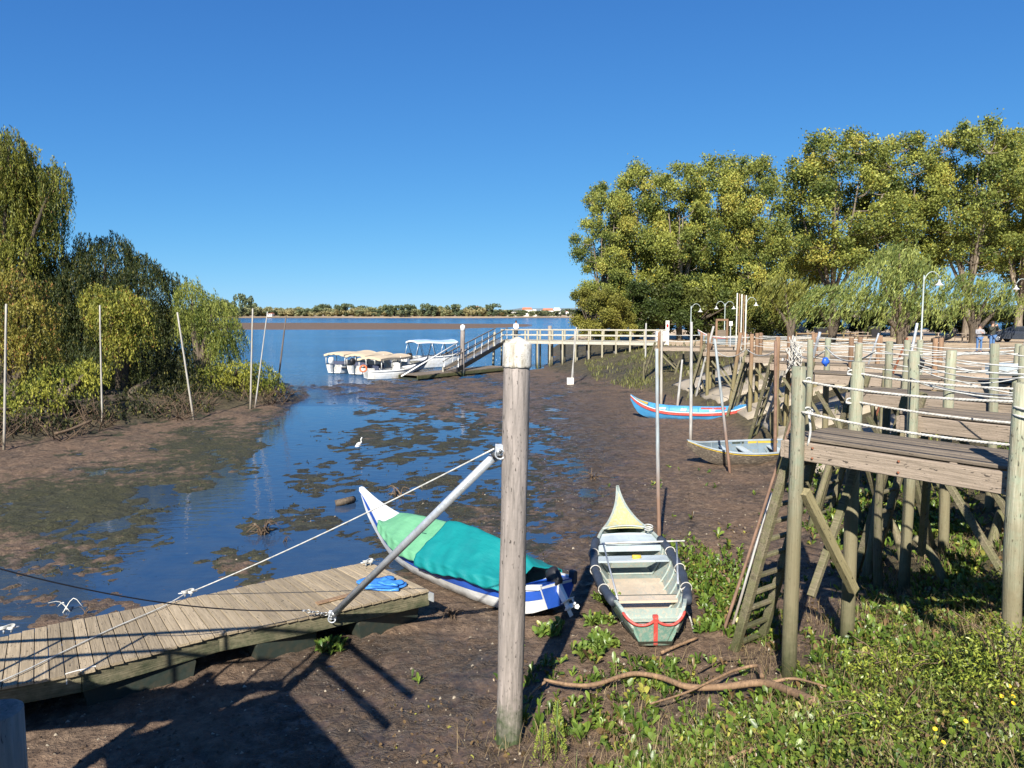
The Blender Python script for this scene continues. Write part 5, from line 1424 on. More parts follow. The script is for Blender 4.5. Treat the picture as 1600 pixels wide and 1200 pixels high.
isl('tangled undergrowth, coloured dark as shade, hugging the mud beneath the island willows', 200, 640, 36,
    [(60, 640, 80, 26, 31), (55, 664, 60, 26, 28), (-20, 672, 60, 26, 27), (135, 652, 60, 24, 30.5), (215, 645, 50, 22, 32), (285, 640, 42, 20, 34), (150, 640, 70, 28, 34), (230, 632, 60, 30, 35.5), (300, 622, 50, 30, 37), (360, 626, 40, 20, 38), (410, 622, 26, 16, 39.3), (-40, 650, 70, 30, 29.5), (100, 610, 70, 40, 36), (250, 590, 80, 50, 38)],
    20, (0.012, 0.018, 0.008), (0.055, 0.060, 0.022), hang=(0.2, 0.8), leaf=(0.06, 0.14), spread=0.3, nm='shade_shrub', accent=((0.16, 0.15, 0.04), .15))  # near-black leaf colours stand in for the shade beneath the willows
_b = Vector((-21.8, 19.5, hz(-21.8, 19.5)))  # extra willow out of view, added for the shadow it casts
_L = [(0, 0, 3.9, 2.6, 2.6, 1.8), (-1.5, 1.5, 4, 2.6, 2.6, 2.4), (0.8, 1.8, 3.6, 1.8, 2.0, 2.0), (-1, -2, 4.2, 2.2, 2.2, 2.2)]
tree_at('unseen willow added beyond the left edge of the view to shade the island bank', _b, willow_crown(_L, 7, DK, (0.16, 0.18, 0.03), hang=(.8, 2.0), leaf=(.07, .25), step=.13), trunks(_L), 'willow_tree', IG)
# dead brush, roots and a broken rail under the willows
mb = MB()
for k in range(420):
    f = random.random(); ex, ey = [(-17.6, 25.2), (-16.2, 28), (-14.2, 33), (-12, 38.2)][min(3, int(f * 4))]
    x = ex + random.uniform(-1.6, 0.5); y = ey + random.uniform(-1.2, 3.0); z = hz(x, y)
    a = random.uniform(0, 6.28); l = random.uniform(0.4, 1.3)
    mb.tube([(x, y, z - 0.05), (x + math.cos(a) * l * .5, y + math.sin(a) * l * .5, z + random.uniform(.1, .5)), (x + math.cos(a) * l, y + math.sin(a) * l, z + random.uniform(.0, .9))], [0.02, 0.014, 0.006], M['twig'], 4)
o = mb.build('dead_brush'); tag(o, kind='stuff')
bl = tubeobj('broken_rail', crom([G(85, 678, .4), G(110, 671, .5), G(143, 657, .75)], 4), 0.05, M['twig']); tag(bl, 'broken branch lying on the mud bank under the left willows', 'branch')

# ---- poplars and understorey on the right
def poplar(h, ncl, cr, seed, n_leaf=46000, lo=0.2, ca=(0.040, 0.072, 0.016), cb=(0.40, 0.41, 0.085)):
    """trunk forking into long upward limbs that carry separate leafy clumps inside a rounded crown"""
    r = np.random.default_rng(seed); cl = []; paths = []
    fork = h * r.uniform(.14, .2); paths.append(([(0, 0, -0.3), (0.08, 0.05, fork * .5), (0, .1, fork)], h * .021, h * .017))
    nl = 7; limbs = []
    for i in range(nl):
        a = 2 * math.pi * (i + r.random() * .5) / nl; q = r.uniform(.25, .9) if i else .08
        P0 = np.array([0, .1, fork]); P3 = np.array([math.cos(a) * cr * q, math.sin(a) * cr * q, h * (.93 - .16 * q * q)]); P1 = np.array([math.cos(a) * cr * q * .55, math.sin(a) * cr * q * .55, h * .42])
        L = np.array([(1 - f) ** 2 * P0 + 2 * f * (1 - f) * P1 + f * f * P3 for f in np.linspace(0, 1, 14)]); limbs.append(L)
        paths.append(([tuple(L[k]) for k in (0, 4, 8, 11)], h * .011, h * .003))
    LL = np.concatenate(limbs); tries = 0
    while len(cl) < ncl and tries < 6000:
        tries += 1; z = r.uniform(lo, 1.0); lim = math.sqrt(max(0.0, 1 - ((z - .56) / .46) ** 2)) * (1 if z > .5 else .9)
        a = r.random() * 6.283; q = r.random() ** .38
        c = np.array([math.cos(a) * cr * q * lim, math.sin(a) * cr * q * lim, z * h]); rad = h * r.uniform(.038, .078) * (1.0 if z < .85 else .8)
        if any(np.linalg.norm(c - o[0]) < (rad + o[1]) * .72 for o in cl): continue
        cl.append((c, rad, r.random())); below = LL[LL[:, 2] < c[2] - .3]
        if len(below) == 0: below = LL[:1]
        j = below[np.argmin(np.linalg.norm(below - c, axis=1) + .35 * np.abs(below[:, 2] - c[2] + h * .08))]
        mid = (j + c) / 2 + np.array([0, 0, -.25]); paths.append(([tuple(j), tuple(mid), tuple(c + np.array([0, 0, rad * .4]))], .055, .012))
    w = np.array([c[1] ** 2.2 for c in cl]); w /= w.sum(); ci = r.choice(len(cl), n_leaf, p=w)
    cen = np.array([c[0] for c in cl])[ci]; rad = np.array([c[1] for c in cl])[ci]; tone = np.array([c[2] for c in cl])[ci]
    d = unit(r.normal(size=(n_leaf, 3))); k_ = cen[:, 0] * 3.1
    ragged = 1 + .28 * np.sin(d[:, 0] * 5 + k_) * np.cos(d[:, 1] * 5 + k_ * 1.7) + .22 * np.sin(d[:, 2] * 6 + k_)
    rr = r.random(n_leaf) ** 0.42; C = cen + d * (rad * rr * ragged)[:, None] * np.array([1.1, 1.1, .95]) + r.normal(size=(n_leaf, 3)) * .10
    sp_ = r.random(n_leaf) < .07; C[sp_] += r.normal(size=(sp_.sum(), 3)) * h * .022
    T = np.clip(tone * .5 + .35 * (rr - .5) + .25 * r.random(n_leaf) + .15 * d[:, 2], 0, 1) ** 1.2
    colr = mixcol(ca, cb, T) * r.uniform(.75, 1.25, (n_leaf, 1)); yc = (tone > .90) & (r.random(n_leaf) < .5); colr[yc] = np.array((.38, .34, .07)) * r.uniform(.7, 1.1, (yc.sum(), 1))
    yl = r.random(n_leaf) < .03; colr[yl] = np.array((.42, .34, .05))
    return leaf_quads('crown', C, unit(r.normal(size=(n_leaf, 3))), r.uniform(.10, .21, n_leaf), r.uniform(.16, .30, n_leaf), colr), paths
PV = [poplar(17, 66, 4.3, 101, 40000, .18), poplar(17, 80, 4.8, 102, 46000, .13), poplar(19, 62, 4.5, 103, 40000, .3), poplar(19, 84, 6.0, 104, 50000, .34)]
PG = 'tall poplars along the right shore'
TR = {}
def put_tree(key, lib, label, px, D, ztop_py, rot, name, group, mat, sx=1.0):
    me, paths, h = lib
    if key not in TR:
        mb = MB()
        for pts, r0, r1 in paths:
            pp = crom(pts, 3); n = len(pp); mb.tube(pp, [r0 + (r1 - r0) * i / (n - 1) for i in range(n)], mat, 6)
        TR[key] = mb.build('trunk', rawmesh=True)
    b = P(px, 520, D); gz = hz(b.x, b.y); top = P(px, ztop_py, D).z
    s_ = (top - gz) / h
    Mw = Matrix.Translation((b.x, b.y, gz)) @ Matrix.Rotation(rot, 4, 'Z') @ Matrix.Diagonal((s_ * sx, s_ * sx, s_, 1))
    th = thing(name, label, 'tree', Mw=Mw, group=group)
    obj('crown', me, th, Mw); obj('trunk', TR[key], th, Mw)
    return th
plist = [
 ('leftmost tall poplar of the right shore, leaning out over the yellow willow', 942, 80, 292, 0, 0.3, .80),
 ('second poplar from the left end of the right-hand row, bushy and dark below', 995, 83, 264, 1, 1.4, .82),
 ('third poplar from the left, with gaps of sky in its upper crown', 1062, 80, 264, 0, 2.6, .9),
 ('fourth poplar from the left, above the twin-headed street lamp', 1118, 84, 252, 1, 3.6, .85),
 ('fifth poplar from the left, pale forked trunk showing above the pale columns', 1168, 81, 250, 0, 4.8, .8),
 ('broad many-stemmed poplar spreading above the parked van', 1300, 87, 212, 3, 0.4, 1.0),
 ('poplar rising directly behind the fountain-shaped willow', 1398, 90, 214, 2, 1.9, .95),
 ('tall poplar above the two standing people', 1508, 88, 197, 3, 5.0, .88),
 ('tall poplar at the right edge above the parked dark car', 1592, 92, 205, 2, 2.2, .95),
 ('low poplar in the dip of the tree line above the parked van', 1228, 98, 350, 1, 2.0, 1.2),
]
for lb, px_, D_, ty, vi, rot, sx in plist:
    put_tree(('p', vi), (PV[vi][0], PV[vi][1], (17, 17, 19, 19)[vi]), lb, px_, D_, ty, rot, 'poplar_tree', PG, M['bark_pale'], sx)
# dense lower trees
def bushy(h, w, seed, n_leaf, ca, cb, n=26, flat=1.0):
    r = np.random.default_rng(seed); cl = []; paths = [([(0, 0, -.3), (.1, .1, h * .3), (0, 0, h * .7)], h * .03, h * .01)]
    for i in range(n):
        a = r.random() * 6.28; q = r.random() ** .6; z = h * r.uniform(.12, .9); lim = math.sqrt(max(.05, 1 - ((z / h - .42) / .6) ** 2))
        c = np.array([math.cos(a) * q * w * lim, math.sin(a) * q * w * lim, z]); cl.append((c, w * r.uniform(.17, .32), r.random()))
        paths.append(([(0, 0, h * .2), tuple(c * .5 + np.array([0, 0, h * .1])), tuple(c)], h * .012, h * .004))
    wt = np.array([c[1] ** 2 for c in cl]); wt /= wt.sum(); ci = r.choice(len(cl), n_leaf, p=wt)
    cen = np.array([c[0] for c in cl])[ci]; rad = np.array([c[1] for c in cl])[ci]; tone = np.array([c[2] for c in cl])[ci]
    d = unit(r.normal(size=(n_leaf, 3))); rr = r.random(n_leaf) ** .4 * (1 + .2 * r.normal(size=n_leaf))
    C = cen + d * (rad * rr)[:, None]; C[:, 2] = np.maximum(C[:, 2], .05)
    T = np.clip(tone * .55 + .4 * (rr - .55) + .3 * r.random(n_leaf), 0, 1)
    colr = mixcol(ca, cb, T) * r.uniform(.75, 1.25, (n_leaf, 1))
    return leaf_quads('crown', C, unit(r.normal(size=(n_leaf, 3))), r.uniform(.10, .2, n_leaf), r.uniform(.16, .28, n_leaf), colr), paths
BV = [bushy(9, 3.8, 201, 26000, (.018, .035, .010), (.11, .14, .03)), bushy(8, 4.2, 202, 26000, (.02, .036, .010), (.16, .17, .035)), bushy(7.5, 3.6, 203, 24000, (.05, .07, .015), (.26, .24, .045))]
BG = 'dense lower trees under the poplars'
blist = [
 ('golden-yellow rounded bush tree at the left end of the right shore', 925, 74, 446, 2, .1, 1.1), ('yellow-green bush hanging over the shore by the white-railed jetty', 965, 74, 462, 2, 2.0, 1.0),
 ('dark dense tree behind the left end of the white-railed jetty', 985, 79, 420, 0, 1.1, 1.0), ('dark tree behind the right end of the white-railed jetty', 1035, 78, 405, 0, 2.8, 1.1),
 ('dense tree behind the beached boat', 1090, 80, 400, 1, .5, 1.1), ('dense tree behind the five pale columns', 1145, 81, 400, 0, 4.1, 1.0),
 ('olive tree overhanging the shade left of the parked van', 1195, 84, 420, 1, 5.2, 1.0), ('shrubby tree directly behind the parked van', 1235, 116, 458, 1, 3.3, 1.2), ('dark shrub tree right of the parked van', 1290, 104, 468, 0, 0.7, 1.5),
 ('dark tree filling the gap behind the fountain-shaped willow', 1345, 106, 468, 0, 2.4, 1.6), ('dark tree behind the trunk of the fountain-shaped willow', 1400, 106, 470, 1, 3.9, 1.6), ('dark tree behind the picnic table', 1465, 104, 468, 0, 5.6, 1.6),
 ('dark tree behind the two standing people', 1530, 104, 468, 1, 1.6, 1.6), ('dark tree beyond the parked dark car', 1600, 108, 468, 0, 4.4, 1.6), ('dark tree at the far right edge behind the car', 1670, 100, 440, 1, 0.2, 1.6),
]
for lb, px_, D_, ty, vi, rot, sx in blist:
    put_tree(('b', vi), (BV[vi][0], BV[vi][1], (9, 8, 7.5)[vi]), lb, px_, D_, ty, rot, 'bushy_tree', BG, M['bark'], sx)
WG = 'wind-swept willows on the right shore'
def rwil(label, bx, Db, lobes, per, ca, cb, **kw):
    b = P(bx, 520, Db); b = Vector((b.x, b.y, hz(b.x, b.y))); Lb = px_lobes(b, lobes, Db)
    return tree_at(label, b, willow_crown(Lb, per, ca, cb, **kw), trunks(Lb, r=.3), 'willow_tree', WG)
kw = dict(hang=(1.0, 2.8), leaf=(.085, .36), step=.17, spread=.9)
rwil('big fountain-shaped willow with a reddish trunk in the middle of the sand', 1408, 62, [(1405, 404, 38, 26, 62), (1372, 434, 36, 28, 61), (1440, 434, 38, 30, 62), (1405, 470, 60, 26, 61), (1350, 470, 36, 22, 61), (1455, 475, 40, 24, 62)], 5.5, (.06, .095, .022), (.29, .32, .085), wind=(-.35, 0), **kw)
rwil('swept silvery willow left of the fountain-shaped one', 1300, 68, [(1300, 462, 36, 20, 68), (1332, 458, 28, 22, 67), (1275, 478, 28, 14, 68)], 6, (.06, .10, .025), (.24, .27, .07), wind=(-.7, 0), **kw)
rwil('willow overhanging the two standing people', 1520, 66, [(1515, 448, 28, 24, 66), (1550, 456, 30, 24, 66), (1496, 470, 20, 16, 65), (1580, 470, 24, 18, 67)], 6, (.06, .095, .025), (.24, .26, .06), wind=(-.5, 0), **kw)
rwil('small olive willow above the parked van', 1235, 74, [(1225, 450, 34, 24, 74), (1255, 455, 26, 22, 74), (1200, 465, 30, 18, 75)], 6, (.07, .09, .02), (.26, .25, .05), wind=(-.4, 0), **kw)

# ---- trees along the far bank
FV = []
for sd, tall in ((1, 1.0), (2, 1.3), (3, .8)):
    r = np.random.default_rng(300 + sd); nn = 900
    cl = np.stack([r.normal(size=14) * 2.6, r.normal(size=14) * 2.4, r.uniform(2.0, 8, 14) * tall], 1); ci = r.integers(0, 14, nn)
    C = cl[ci] + unit(r.normal(size=(nn, 3))) * (r.random(nn) ** .4 * 2.0)[:, None]; C[:, 2] = np.maximum(C[:, 2], .2)
    tn = r.random(14)[ci] * .6 + .4 * r.random(nn)
    ca, cb = [((.11, .13, .07), (.34, .34, .16)), ((.06, .085, .05), (.18, .21, .10)), ((.17, .16, .08), (.44, .38, .18))][sd - 1]  # leaf tones lightened to stand in for distance haze
    FV.append(leaf_quads('far_tree', C, unit(r.normal(size=(nn, 3))), r.uniform(.7, 1.4, nn), r.uniform(.9, 1.7, nn), mixcol(ca, cb, tn)))
FL = ['olive green tree in the unbroken tree line of the far bank', 'dark green taller tree in the tree line of the far bank', 'yellowish low tree in the tree line of the far bank']
x = 300
while x < 905:
    vi = random.choices((0, 1, 2), (5, 3, 4))[0]; D_ = random.uniform(815, 860)
    if x < 790 or random.random() < .28:
        b = P(x, 495, D_); o = obj('far_tree', FV[vi], None, Matrix.Translation((b.x, b.y, hz(b.x, b.y) - .3)) @ Matrix.Rotation(random.random() * 6, 4, 'Z') @ Matrix.Diagonal((1.25, 1.25, random.uniform(.55, 1.25) * (1 if x < 790 else .6) * (1.15 if x < 420 else 1), 1)))
        tag(o, FL[vi], 'tree', ('olive far-bank trees', 'dark far-bank trees', 'yellowish far-bank trees')[vi])
    x += random.uniform(2.6, 5.2)
for x_, hh in ((379, 2.1), (352, 1.6), (1009, 1)):
    if x_ > 900: continue
    b = P(x_, 495, 805); o = obj('far_tree', FV[1], None, Matrix.Translation((b.x, b.y, 1)) @ Matrix.Diagonal((1.3, 1.3, hh, 1)))
    tag(o, 'tallest dark tree of the far bank, rising at its left end' if x_ == 379 else 'dark tree at the left end of the far bank just above the island willows', 'tree', 'far-bank landmark trees')
# ---- far village
M['roof'] = m_plain('roof_tile', (0.50, 0.17, 0.09), .9, 0, .25, .5, 0)
M['wall_white'] = m_plain('wall_white', (0.72, 0.70, 0.66), .9, 0, .1, .5, 0)
M['dark_glass'] = m_plain('dark_glass', (.03, .035, .04), .2, 0, .2, 1, 0)
def house(label, px0, px1, py, D, hh, roofc, rh=1.6, nwin=4, tower=False):
    a, b = P(px0, 495, D), P(px1, 495, D); w_ = b.x - a.x; z0 = hz((a.x + b.x) / 2, D)
    Mw = Matrix.Translation(((a.x + b.x) / 2, D, z0)); th = thing('far_building', label, 'building', Mw=Mw)
    V_, F_ = boxgeo((w_, 9, hh)); obj('wall', newmesh('wall', V_, F_, M['wall_white']), th, Mw @ Matrix.Translation((0, 0, hh / 2)))
    V = [(-w_ / 2 - .4, -5, hh + .02), (w_ / 2 + .4, -5, hh + .02), (w_ / 2 + .4, 5, hh + .02), (-w_ / 2 - .4, 5, hh + .02), (-w_ / 2 + .5, 0, hh + rh), (w_ / 2 - .5, 0, hh + rh)]
    obj('roof', newmesh('roof', V, [(0, 1, 5, 4), (2, 3, 4, 5), (3, 0, 4), (1, 2, 5), (3, 2, 1, 0)], roofc), th, Mw)
    for i in range(nwin):
        V_, F_ = boxgeo((1.1, .1, 1.3)); obj('window', newmesh('window', V_, F_, M['dark_glass']), th, Mw @ Matrix.Translation((-w_ / 2 + w_ * (i + .5) / nwin, -4.53, hh * .55)))
    if tower:
        V_, F_ = boxgeo((2.6, 2.6, 4)); obj('turret', newmesh('turret', V_, F_, M['wall_white']), th, Mw @ Matrix.Translation((-w_ / 2 - 1.4, 0, hh / 2 + 1.6)))
for a_ in [('long low white building with a dark roof at the left end of the far village', 793, 812, 0, 870, 5, M['hill'], 1.5, 5), ('far village hall with a bright orange-red roof', 816, 831, 0, 880, 7.5, M['roof'], 2.4, 4),
           ('narrow white house between the two red-roofed ones', 832, 838, 0, 875, 6.5, M['wall_white'], 1.2, 2), ('long red-roofed white building with a square white turret', 848, 864, 0, 872, 6.5, M['roof'], 2.4, 5, True),
           ('white gabled house at the right end of the far village', 865, 875, 0, 868, 7, M['wall_white'], 2.5, 3), ('small pale house half hidden beside the yellow bush tree', 884, 892, 0, 880, 5.5, M['roof'], 1.8, 2),
           ('white house on the rise above the far tree line', 741, 750, 0, 960, 9, M['roof'], 2, 2), ('small white shed among trees at the left of the far bank', 420, 427, 0, 812, 3, M['roof'], 1, 2)]:
    house(*a_)
# ================================================================== WHITE-RAILED JETTY, GANGWAY, FAR PONTOON AND TOUR BOATS
M['rail_wood'] = m_wood('rail_wood', (0.55, 0.52, 0.44), (0.38, 0.35, 0.28), 0, var=0.15)
M['jetty_post'] = m_wood('jetty_post', (0.46, 0.42, 0.33), (0.30, 0.27, 0.18), 2, var=0.2, tide=True, moss=(.07, .075, .03))
def jetty():
    A = Vector((-0.9, 66.0, 0)); B = Vector((11.2, 58.5, 0)); u = (B - A).normalized(); v = Vector((-u.y, u.x, 0)); L = (B - A).length
    th = thing('footbridge_jetty', 'long narrow jetty with pale timber rails running from the quay out over the water', 'jetty', tuple(A))
    z0, z1 = 2.20, 2.30; n = 12
    for k in (0.0, 1.5):
        beam('deck_beam', A + v * k + Vector((0, 0, z0)), B + v * k + Vector((0, 0, z1)), 0.12, 0.26, M['rail_wood'], th)
    nb = 70
    for i in range(nb):
        q = A + u * (L * (i + .5) / nb) + Vector((0, 0, z0 + .15 + (z1 - z0) * i / nb)); beam('plank', q + v * -0.1, q + v * 1.6, L / nb * .92, .04, M['rail_wood'], th)
    for i in range(n + 1):
        for k in (0.0, 1.5):
            q = A + u * (L * (i + (0.5 if k else 0)) / n) + v * k
            if i == n and k: continue
            g = min(hz(q.x, q.y), 0.5)
            post('post', (q.x, q.y, g - .5), (q.x, q.y, z0 + 1.08), .085, .075, M['jetty_post'], th, 8, 3, .004)
    for k in (-0.08, 1.58):
        for h_ in (.58, 1.02):
            beam('rail', A + v * k + Vector((0, 0, z0 + h_)), B + v * k + Vector((0, 0, z1 + h_)), .05, .085, M['rail_wood'], th)
    for i in range(5):
        q = A + u * (L * (i + 1.3) / 6) + v * 0.75; post('pile', (q.x, q.y, -.6), (q.x, q.y, z0 - .05), .13, .13, M['black'], th, 8, 2, 0)
    q = A + u * 3.4 + v * 2.4; pp = post('tall_pile', (q.x, q.y, -1), (q.x, q.y, 3.55), .17, .16, M['mooring'], None, 12, 3, 0); tag(pp, 'thick plain pile rising behind the white rails of the jetty', 'pile')
    # gangway down to the far pontoon
    g0 = A + Vector((0, .7, z0 + .1)); g1 = G(703, 578, .55)
    gw = thing('gangway', 'steep dark gangway with white balusters leading down to the tour boats', 'gangway', tuple(g0))
    d = g1 - g0; sd = Vector((d.y, -d.x, 0)).normalized()
    for k in (-.55, .55):
        beam('stringer', g0 + sd * k, g1 + sd * k, .10, .34, M['rail_wood'] if k > 0 else M['black'], gw)
        beam('handrail', g0 + sd * k + Vector((0, 0, 1.05)), g1 + sd * k + Vector((0, 0, 1.05)), .06, .08, M['pier_wood'], gw)
        beam('mid_rail', g0 + sd * k + Vector((0, 0, .6)), g1 + sd * k + Vector((0, 0, .6)), .05, .05, M['pier_wood'], gw)
        for f in np.linspace(.02, .98, 8):
            q = g0.lerp(g1, f) + sd * k; beam('baluster', q, q + Vector((0, 0, 1.05)) + (g0 - g1).normalized() * 0, .06, .06, M['white'], gw)
    for i in range(30):
        q = g0.lerp(g1, (i + .5) / 30) + Vector((0, 0, .05)); beam('tread', q - sd * .53, q + sd * .53, .18, .04, M['pier_wood'], gw)
jetty()
def far_pontoon():
    A, B = G(795, 573, .4), G(652, 587, .35); u = (B - A).normalized(); v = Vector((-u.y, u.x, 0)); L = (B - A).length
    if v.y < 0: v = -v
    th = thing('mooring_pontoon', 'dark low mooring pontoon stranded along the mud edge below the tour boats', 'pontoon', tuple(A))
    n = int(L / .3)
    for i in range(n):
        q = A + u * (L * (i + .5) / n); beam('plank', q, q + v * 1.8, L / n * .93, .05, M['pier_wood'], th)
    for k in (0, 1.8): beam('side_beam', A + v * k + Vector((0, 0, -.14)), B + v * k + Vector((0, 0, -.14)), .08, .22, M['old_wood'], th)
    for i in range(6):
        q = A + u * (L * (i + .5) / 6) + v * .9 + Vector((0, 0, -.38)); V_, F_ = boxgeo((L / 8, 1.6, .34), .04)
        obj('float', newmesh('float', V_, F_, M['float']), th, frame_along(q - u, q + u))
    # struts
    s0, s1 = G(627, 588, .5), P(716, 535, 55.5)
    o = tubeobj('strut_pole', [s0, s1], .05, M['white']); tag(o, 'thin white strut slanting from the tour boats up to the capped pile', 'strut')
far_pontoon()
b = G(722, 588, 0); cpile = thing('capped_pile', 'distant grey pile with a white cap beside the tour boats', 'pile', tuple(b))
t_ = P(723, 511, b.y); post('shaft', b + Vector((0, 0, -.5)), t_, .165, .16, M['mooring'], cpile, 12, 4, .002)
obj('cap', newmesh('cap', *tubegeo([t_ + Vector((0, 0, -.28)), t_ + Vector((0, 0, .1)), t_ + Vector((0, 0, .2))], [.18, .175, .03], 12), M['white'], True), cpile, Matrix.Identity(4))
b = G(770, 577, 0); o = post('guide_pile', b + Vector((0, 0, -.5)), P(773, 519, b.y), .11, .10, M['jetty_post'], None, 8, 3, .002); tag(o, 'thin pale pile at the foot of the steep gangway', 'pile')

M['canvas'] = m_plain('canvas', (0.52, 0.42, 0.29), .8, 0, .15, 2, .3)
M['canvas_blue'] = m_plain('canvas_blue', (0.30, 0.42, 0.60), .8, 0, .15, 2, .2)
M['orange'] = m_plain('orange', (0.65, 0.13, 0.04), .6, 0, .2, 3, .1)
M['seat_red'] = m_plain('seat_red', (0.06, 0.07, 0.12), .6, 0, .2, 3, .1)
def tour_boat(label, stern, bow, canvas, hullm, z=0.0, roof=(0.4, 4.2, 1.55, .85), trim=None, scallop=True, engine=True, frame='post', lh=1.0, seats=3, roofmat2=None):
    L = (Vector(bow) - Vector(stern)).length
    tab = [(0, .72, .66 * lh, .02, .55), (.4, .85, .64 * lh, 0, .66), (L * .45, .95, .66 * lh, 0, .72), (L * .7, .85, .74 * lh, .03, .55), (L * .88, .5, .86 * lh, .15, .2), (L, .04, .98 * lh, .6, .0)]
    Mw = boat_frame(stern, bow, z); th = thing('tour_boat', label, 'boat', Mw=Mw)
    S = smooth_tab(tab, 22); hull_skin('hull', S, hullm, th, Mw, n=3); hull_skin('lining', S[:-2], M['white'], th, Mw, .05, True, n=3)
    strake('gunwale', S, trim or M['white'], th, Mw, .12, .08, .02)
    if trim: strake('blue_strake', S, trim, th, Mw, .03, .14, 0, .02, frac=.6)
    deck('foredeck', S, M['white'], th, Mw, L * .76, L, .02)
    if roof:
        x0, x1, rz_, rw = roof; V = []; F = []; nx, ny = 16, 8
        for lay in (0, -.03):
            for i in range(nx + 1):
                for j in range(ny + 1):
                    f = j / ny * 2 - 1; x = x0 + (x1 - x0) * i / nx
                    V.append((x, f * rw, rz_ + .16 * (1 - f * f) + .05 * math.sin(i * .4) - .015 * (i % 4 == 0) + lay))
        o_ = (nx + 1) * (ny + 1)
        for i in range(nx):
            for j in range(ny):
                q = (i * (ny + 1) + j, (i + 1) * (ny + 1) + j, (i + 1) * (ny + 1) + j + 1, i * (ny + 1) + j + 1); F.append(q); F.append(tuple(a + o_ for a in reversed(q)))
        rf = obj('canopy', newmesh('canopy', V, F, canvas, True), th, Mw)
        # hanging edge with scallops
        V = []; F = []; ring = [(x0 + (x1 - x0) * i / 24, -rw) for i in range(25)] + [(x1, -rw + 2 * rw * i / 8) for i in range(1, 9)] + [(x1 - (x1 - x0) * i / 24, rw) for i in range(1, 25)] + [(x0, rw - 2 * rw * i / 8) for i in range(1, 8)]
        for i, (x, y) in enumerate(ring):
            hh = .16 * (1 - (y / rw) ** 2) + .05 * math.sin((x - x0) / (x1 - x0) * 6.4); V += [(x, y, rz_ + hh), (x, y, rz_ + hh - (.13 + (.05 * (i % 2) if scallop else 0)))]
        n = len(ring)
        for i in range(n): F.append((2 * i, 2 * i + 1, 2 * ((i + 1) % n) + 1, 2 * ((i + 1) % n)))
        obj('canopy_edge', newmesh('canopy_edge', V, F, roofmat2 or canvas), rf, Mw)
        np_ = 4
        for i in range(np_):
            x = x0 + .2 + (x1 - x0 - .4) * i / (np_ - 1)
            for y in (-rw + .05, rw - .05):
                if frame == 'post': V_, F_ = tubegeo([(x, y, .6 * lh), (x, y, rz_ + .02)], .03, 6)
                else: V_, F_ = tubegeo([(x + (.35 if i % 2 else -.35), y, .7 * lh), (x, y, rz_ + .02)], .025, 6)
                obj('canopy_post', newmesh('canopy_post', V_, F_, M['white'] if frame == 'post' else M['galv'], True), th, Mw)
                if frame != 'post':
                    V_, F_ = tubegeo([(x + (-.35 if i % 2 else .35), y, .7 * lh), (x, y, rz_ + .02)], .02, 6); obj('canopy_post', newmesh('canopy_post', V_, F_, M['black'], True), th, Mw)
    for i in range(seats):
        x = .9 + i * (L * .6) / max(1, seats)
        mb = MB(); mb.box((x, 0, .45), (.38, 1.3, .08), M['seat_red'] if i == 0 else M['white'], None, .02); mb.box((x - .2, 0, .68), (.06, 1.3, .42), M['white'] if i else M['seat_red'], None, .02); mb.box((x, 0, .24), (.3, 1.1, .36), M['white']); mb.build('seat', th, Mw)
    mb = MB(); mb.box((L * .62, .25, .75), (.4, .5, .6), M['white'], None, .05); mb.box((L * .66, .25, 1.12), (.03, .5, .22), M['dark_glass']); mb.tube([(L * .57 + .03 * math.sin(a), .25 + .14 * math.cos(a), .95 + .14 * math.sin(a)) for a in np.linspace(0, 6.28, 11)], .014, M['black'], 5); mb.build('helm_console', th, Mw)
    if engine:
        mb = MB(); prof = [(.02, .5), (.16, .47), (.22, .3), (.2, .05), (.12, -.02)]
        V = [(r_ * 1.3 * math.cos(2 * math.pi * k / 12) - .3, r_ * .85 * math.sin(2 * math.pi * k / 12), z_ + .75) for r_, z_ in prof for k in range(12)]
        F = [(i * 12 + k, (i + 1) * 12 + k, (i + 1) * 12 + (k + 1) % 12, i * 12 + (k + 1) % 12) for i in range(4) for k in range(12)] + [tuple(range(12))]
        mb.add(V, F, M['white'] if engine == 'w' else M['black'], True); mb.box((-.3, 0, .45), (.16, .1, .7), M['galv'], None, .02); mb.build('outboard_motor', th, Mw)
    return th, Mw, L
tour_boat('tour boat at the far left with beige canopy and a white outboard motor', G(522, 584, 0), G(612, 574, 0), M['canvas'], M['white'], .05, (.0, 4.3, 1.42, .95), M['b_navy'], True, 'w')
tour_boat('middle tour boat with beige canopy, its stern between the two outer ones', G(555, 586, 0), G(640, 575, 0), M['canvas'], M['white'], .05, (.0, 4.0, 1.38, .9), M['b_navy'], True, 'b')
tour_boat('right-hand beige-canopied boat with blue hull band and an orange life ring', G(580, 591, 0), G(668, 577, 0), M['canvas'], M['b_white'], .05, (-.3, 4.5, 1.34, .95), M['b_navy'], True, False)
tour_boat('white cabin boat under a blue and white sun awning, beside the gangway', G(645, 575, 0), G(728, 571, 0), M['canvas_blue'], M['white'], .05, (-.1, 3.9, 2.15, 1.0), None, False, 'b', 'x', 1.35, 2, M['white'])
tour_boat('small open white skiff lying nearest the mud below the canopied boats', G(572, 592, 0), G(650, 589, 0), None, M['white'], .02, None, None, False, False, lh=.85, seats=1)
for k, (x_, y_) in enumerate(((563, 576),)):
    c = P(x_, y_, 52.0); o = obj('life_ring', newmesh('life_ring', *tubegeo([(.0 + .32 * math.cos(a), .32 * math.sin(a) * .3, .3 * math.sin(a)) for a in np.linspace(0, 6.28, 15)], .08, 8), M['orange'], True), None, Matrix.Translation(c + Vector((0.2, 0, .0))) @ Matrix.Scale(.7, 4))
    tag(o, 'orange life ring on the blue-banded tour boat', 'life ring')

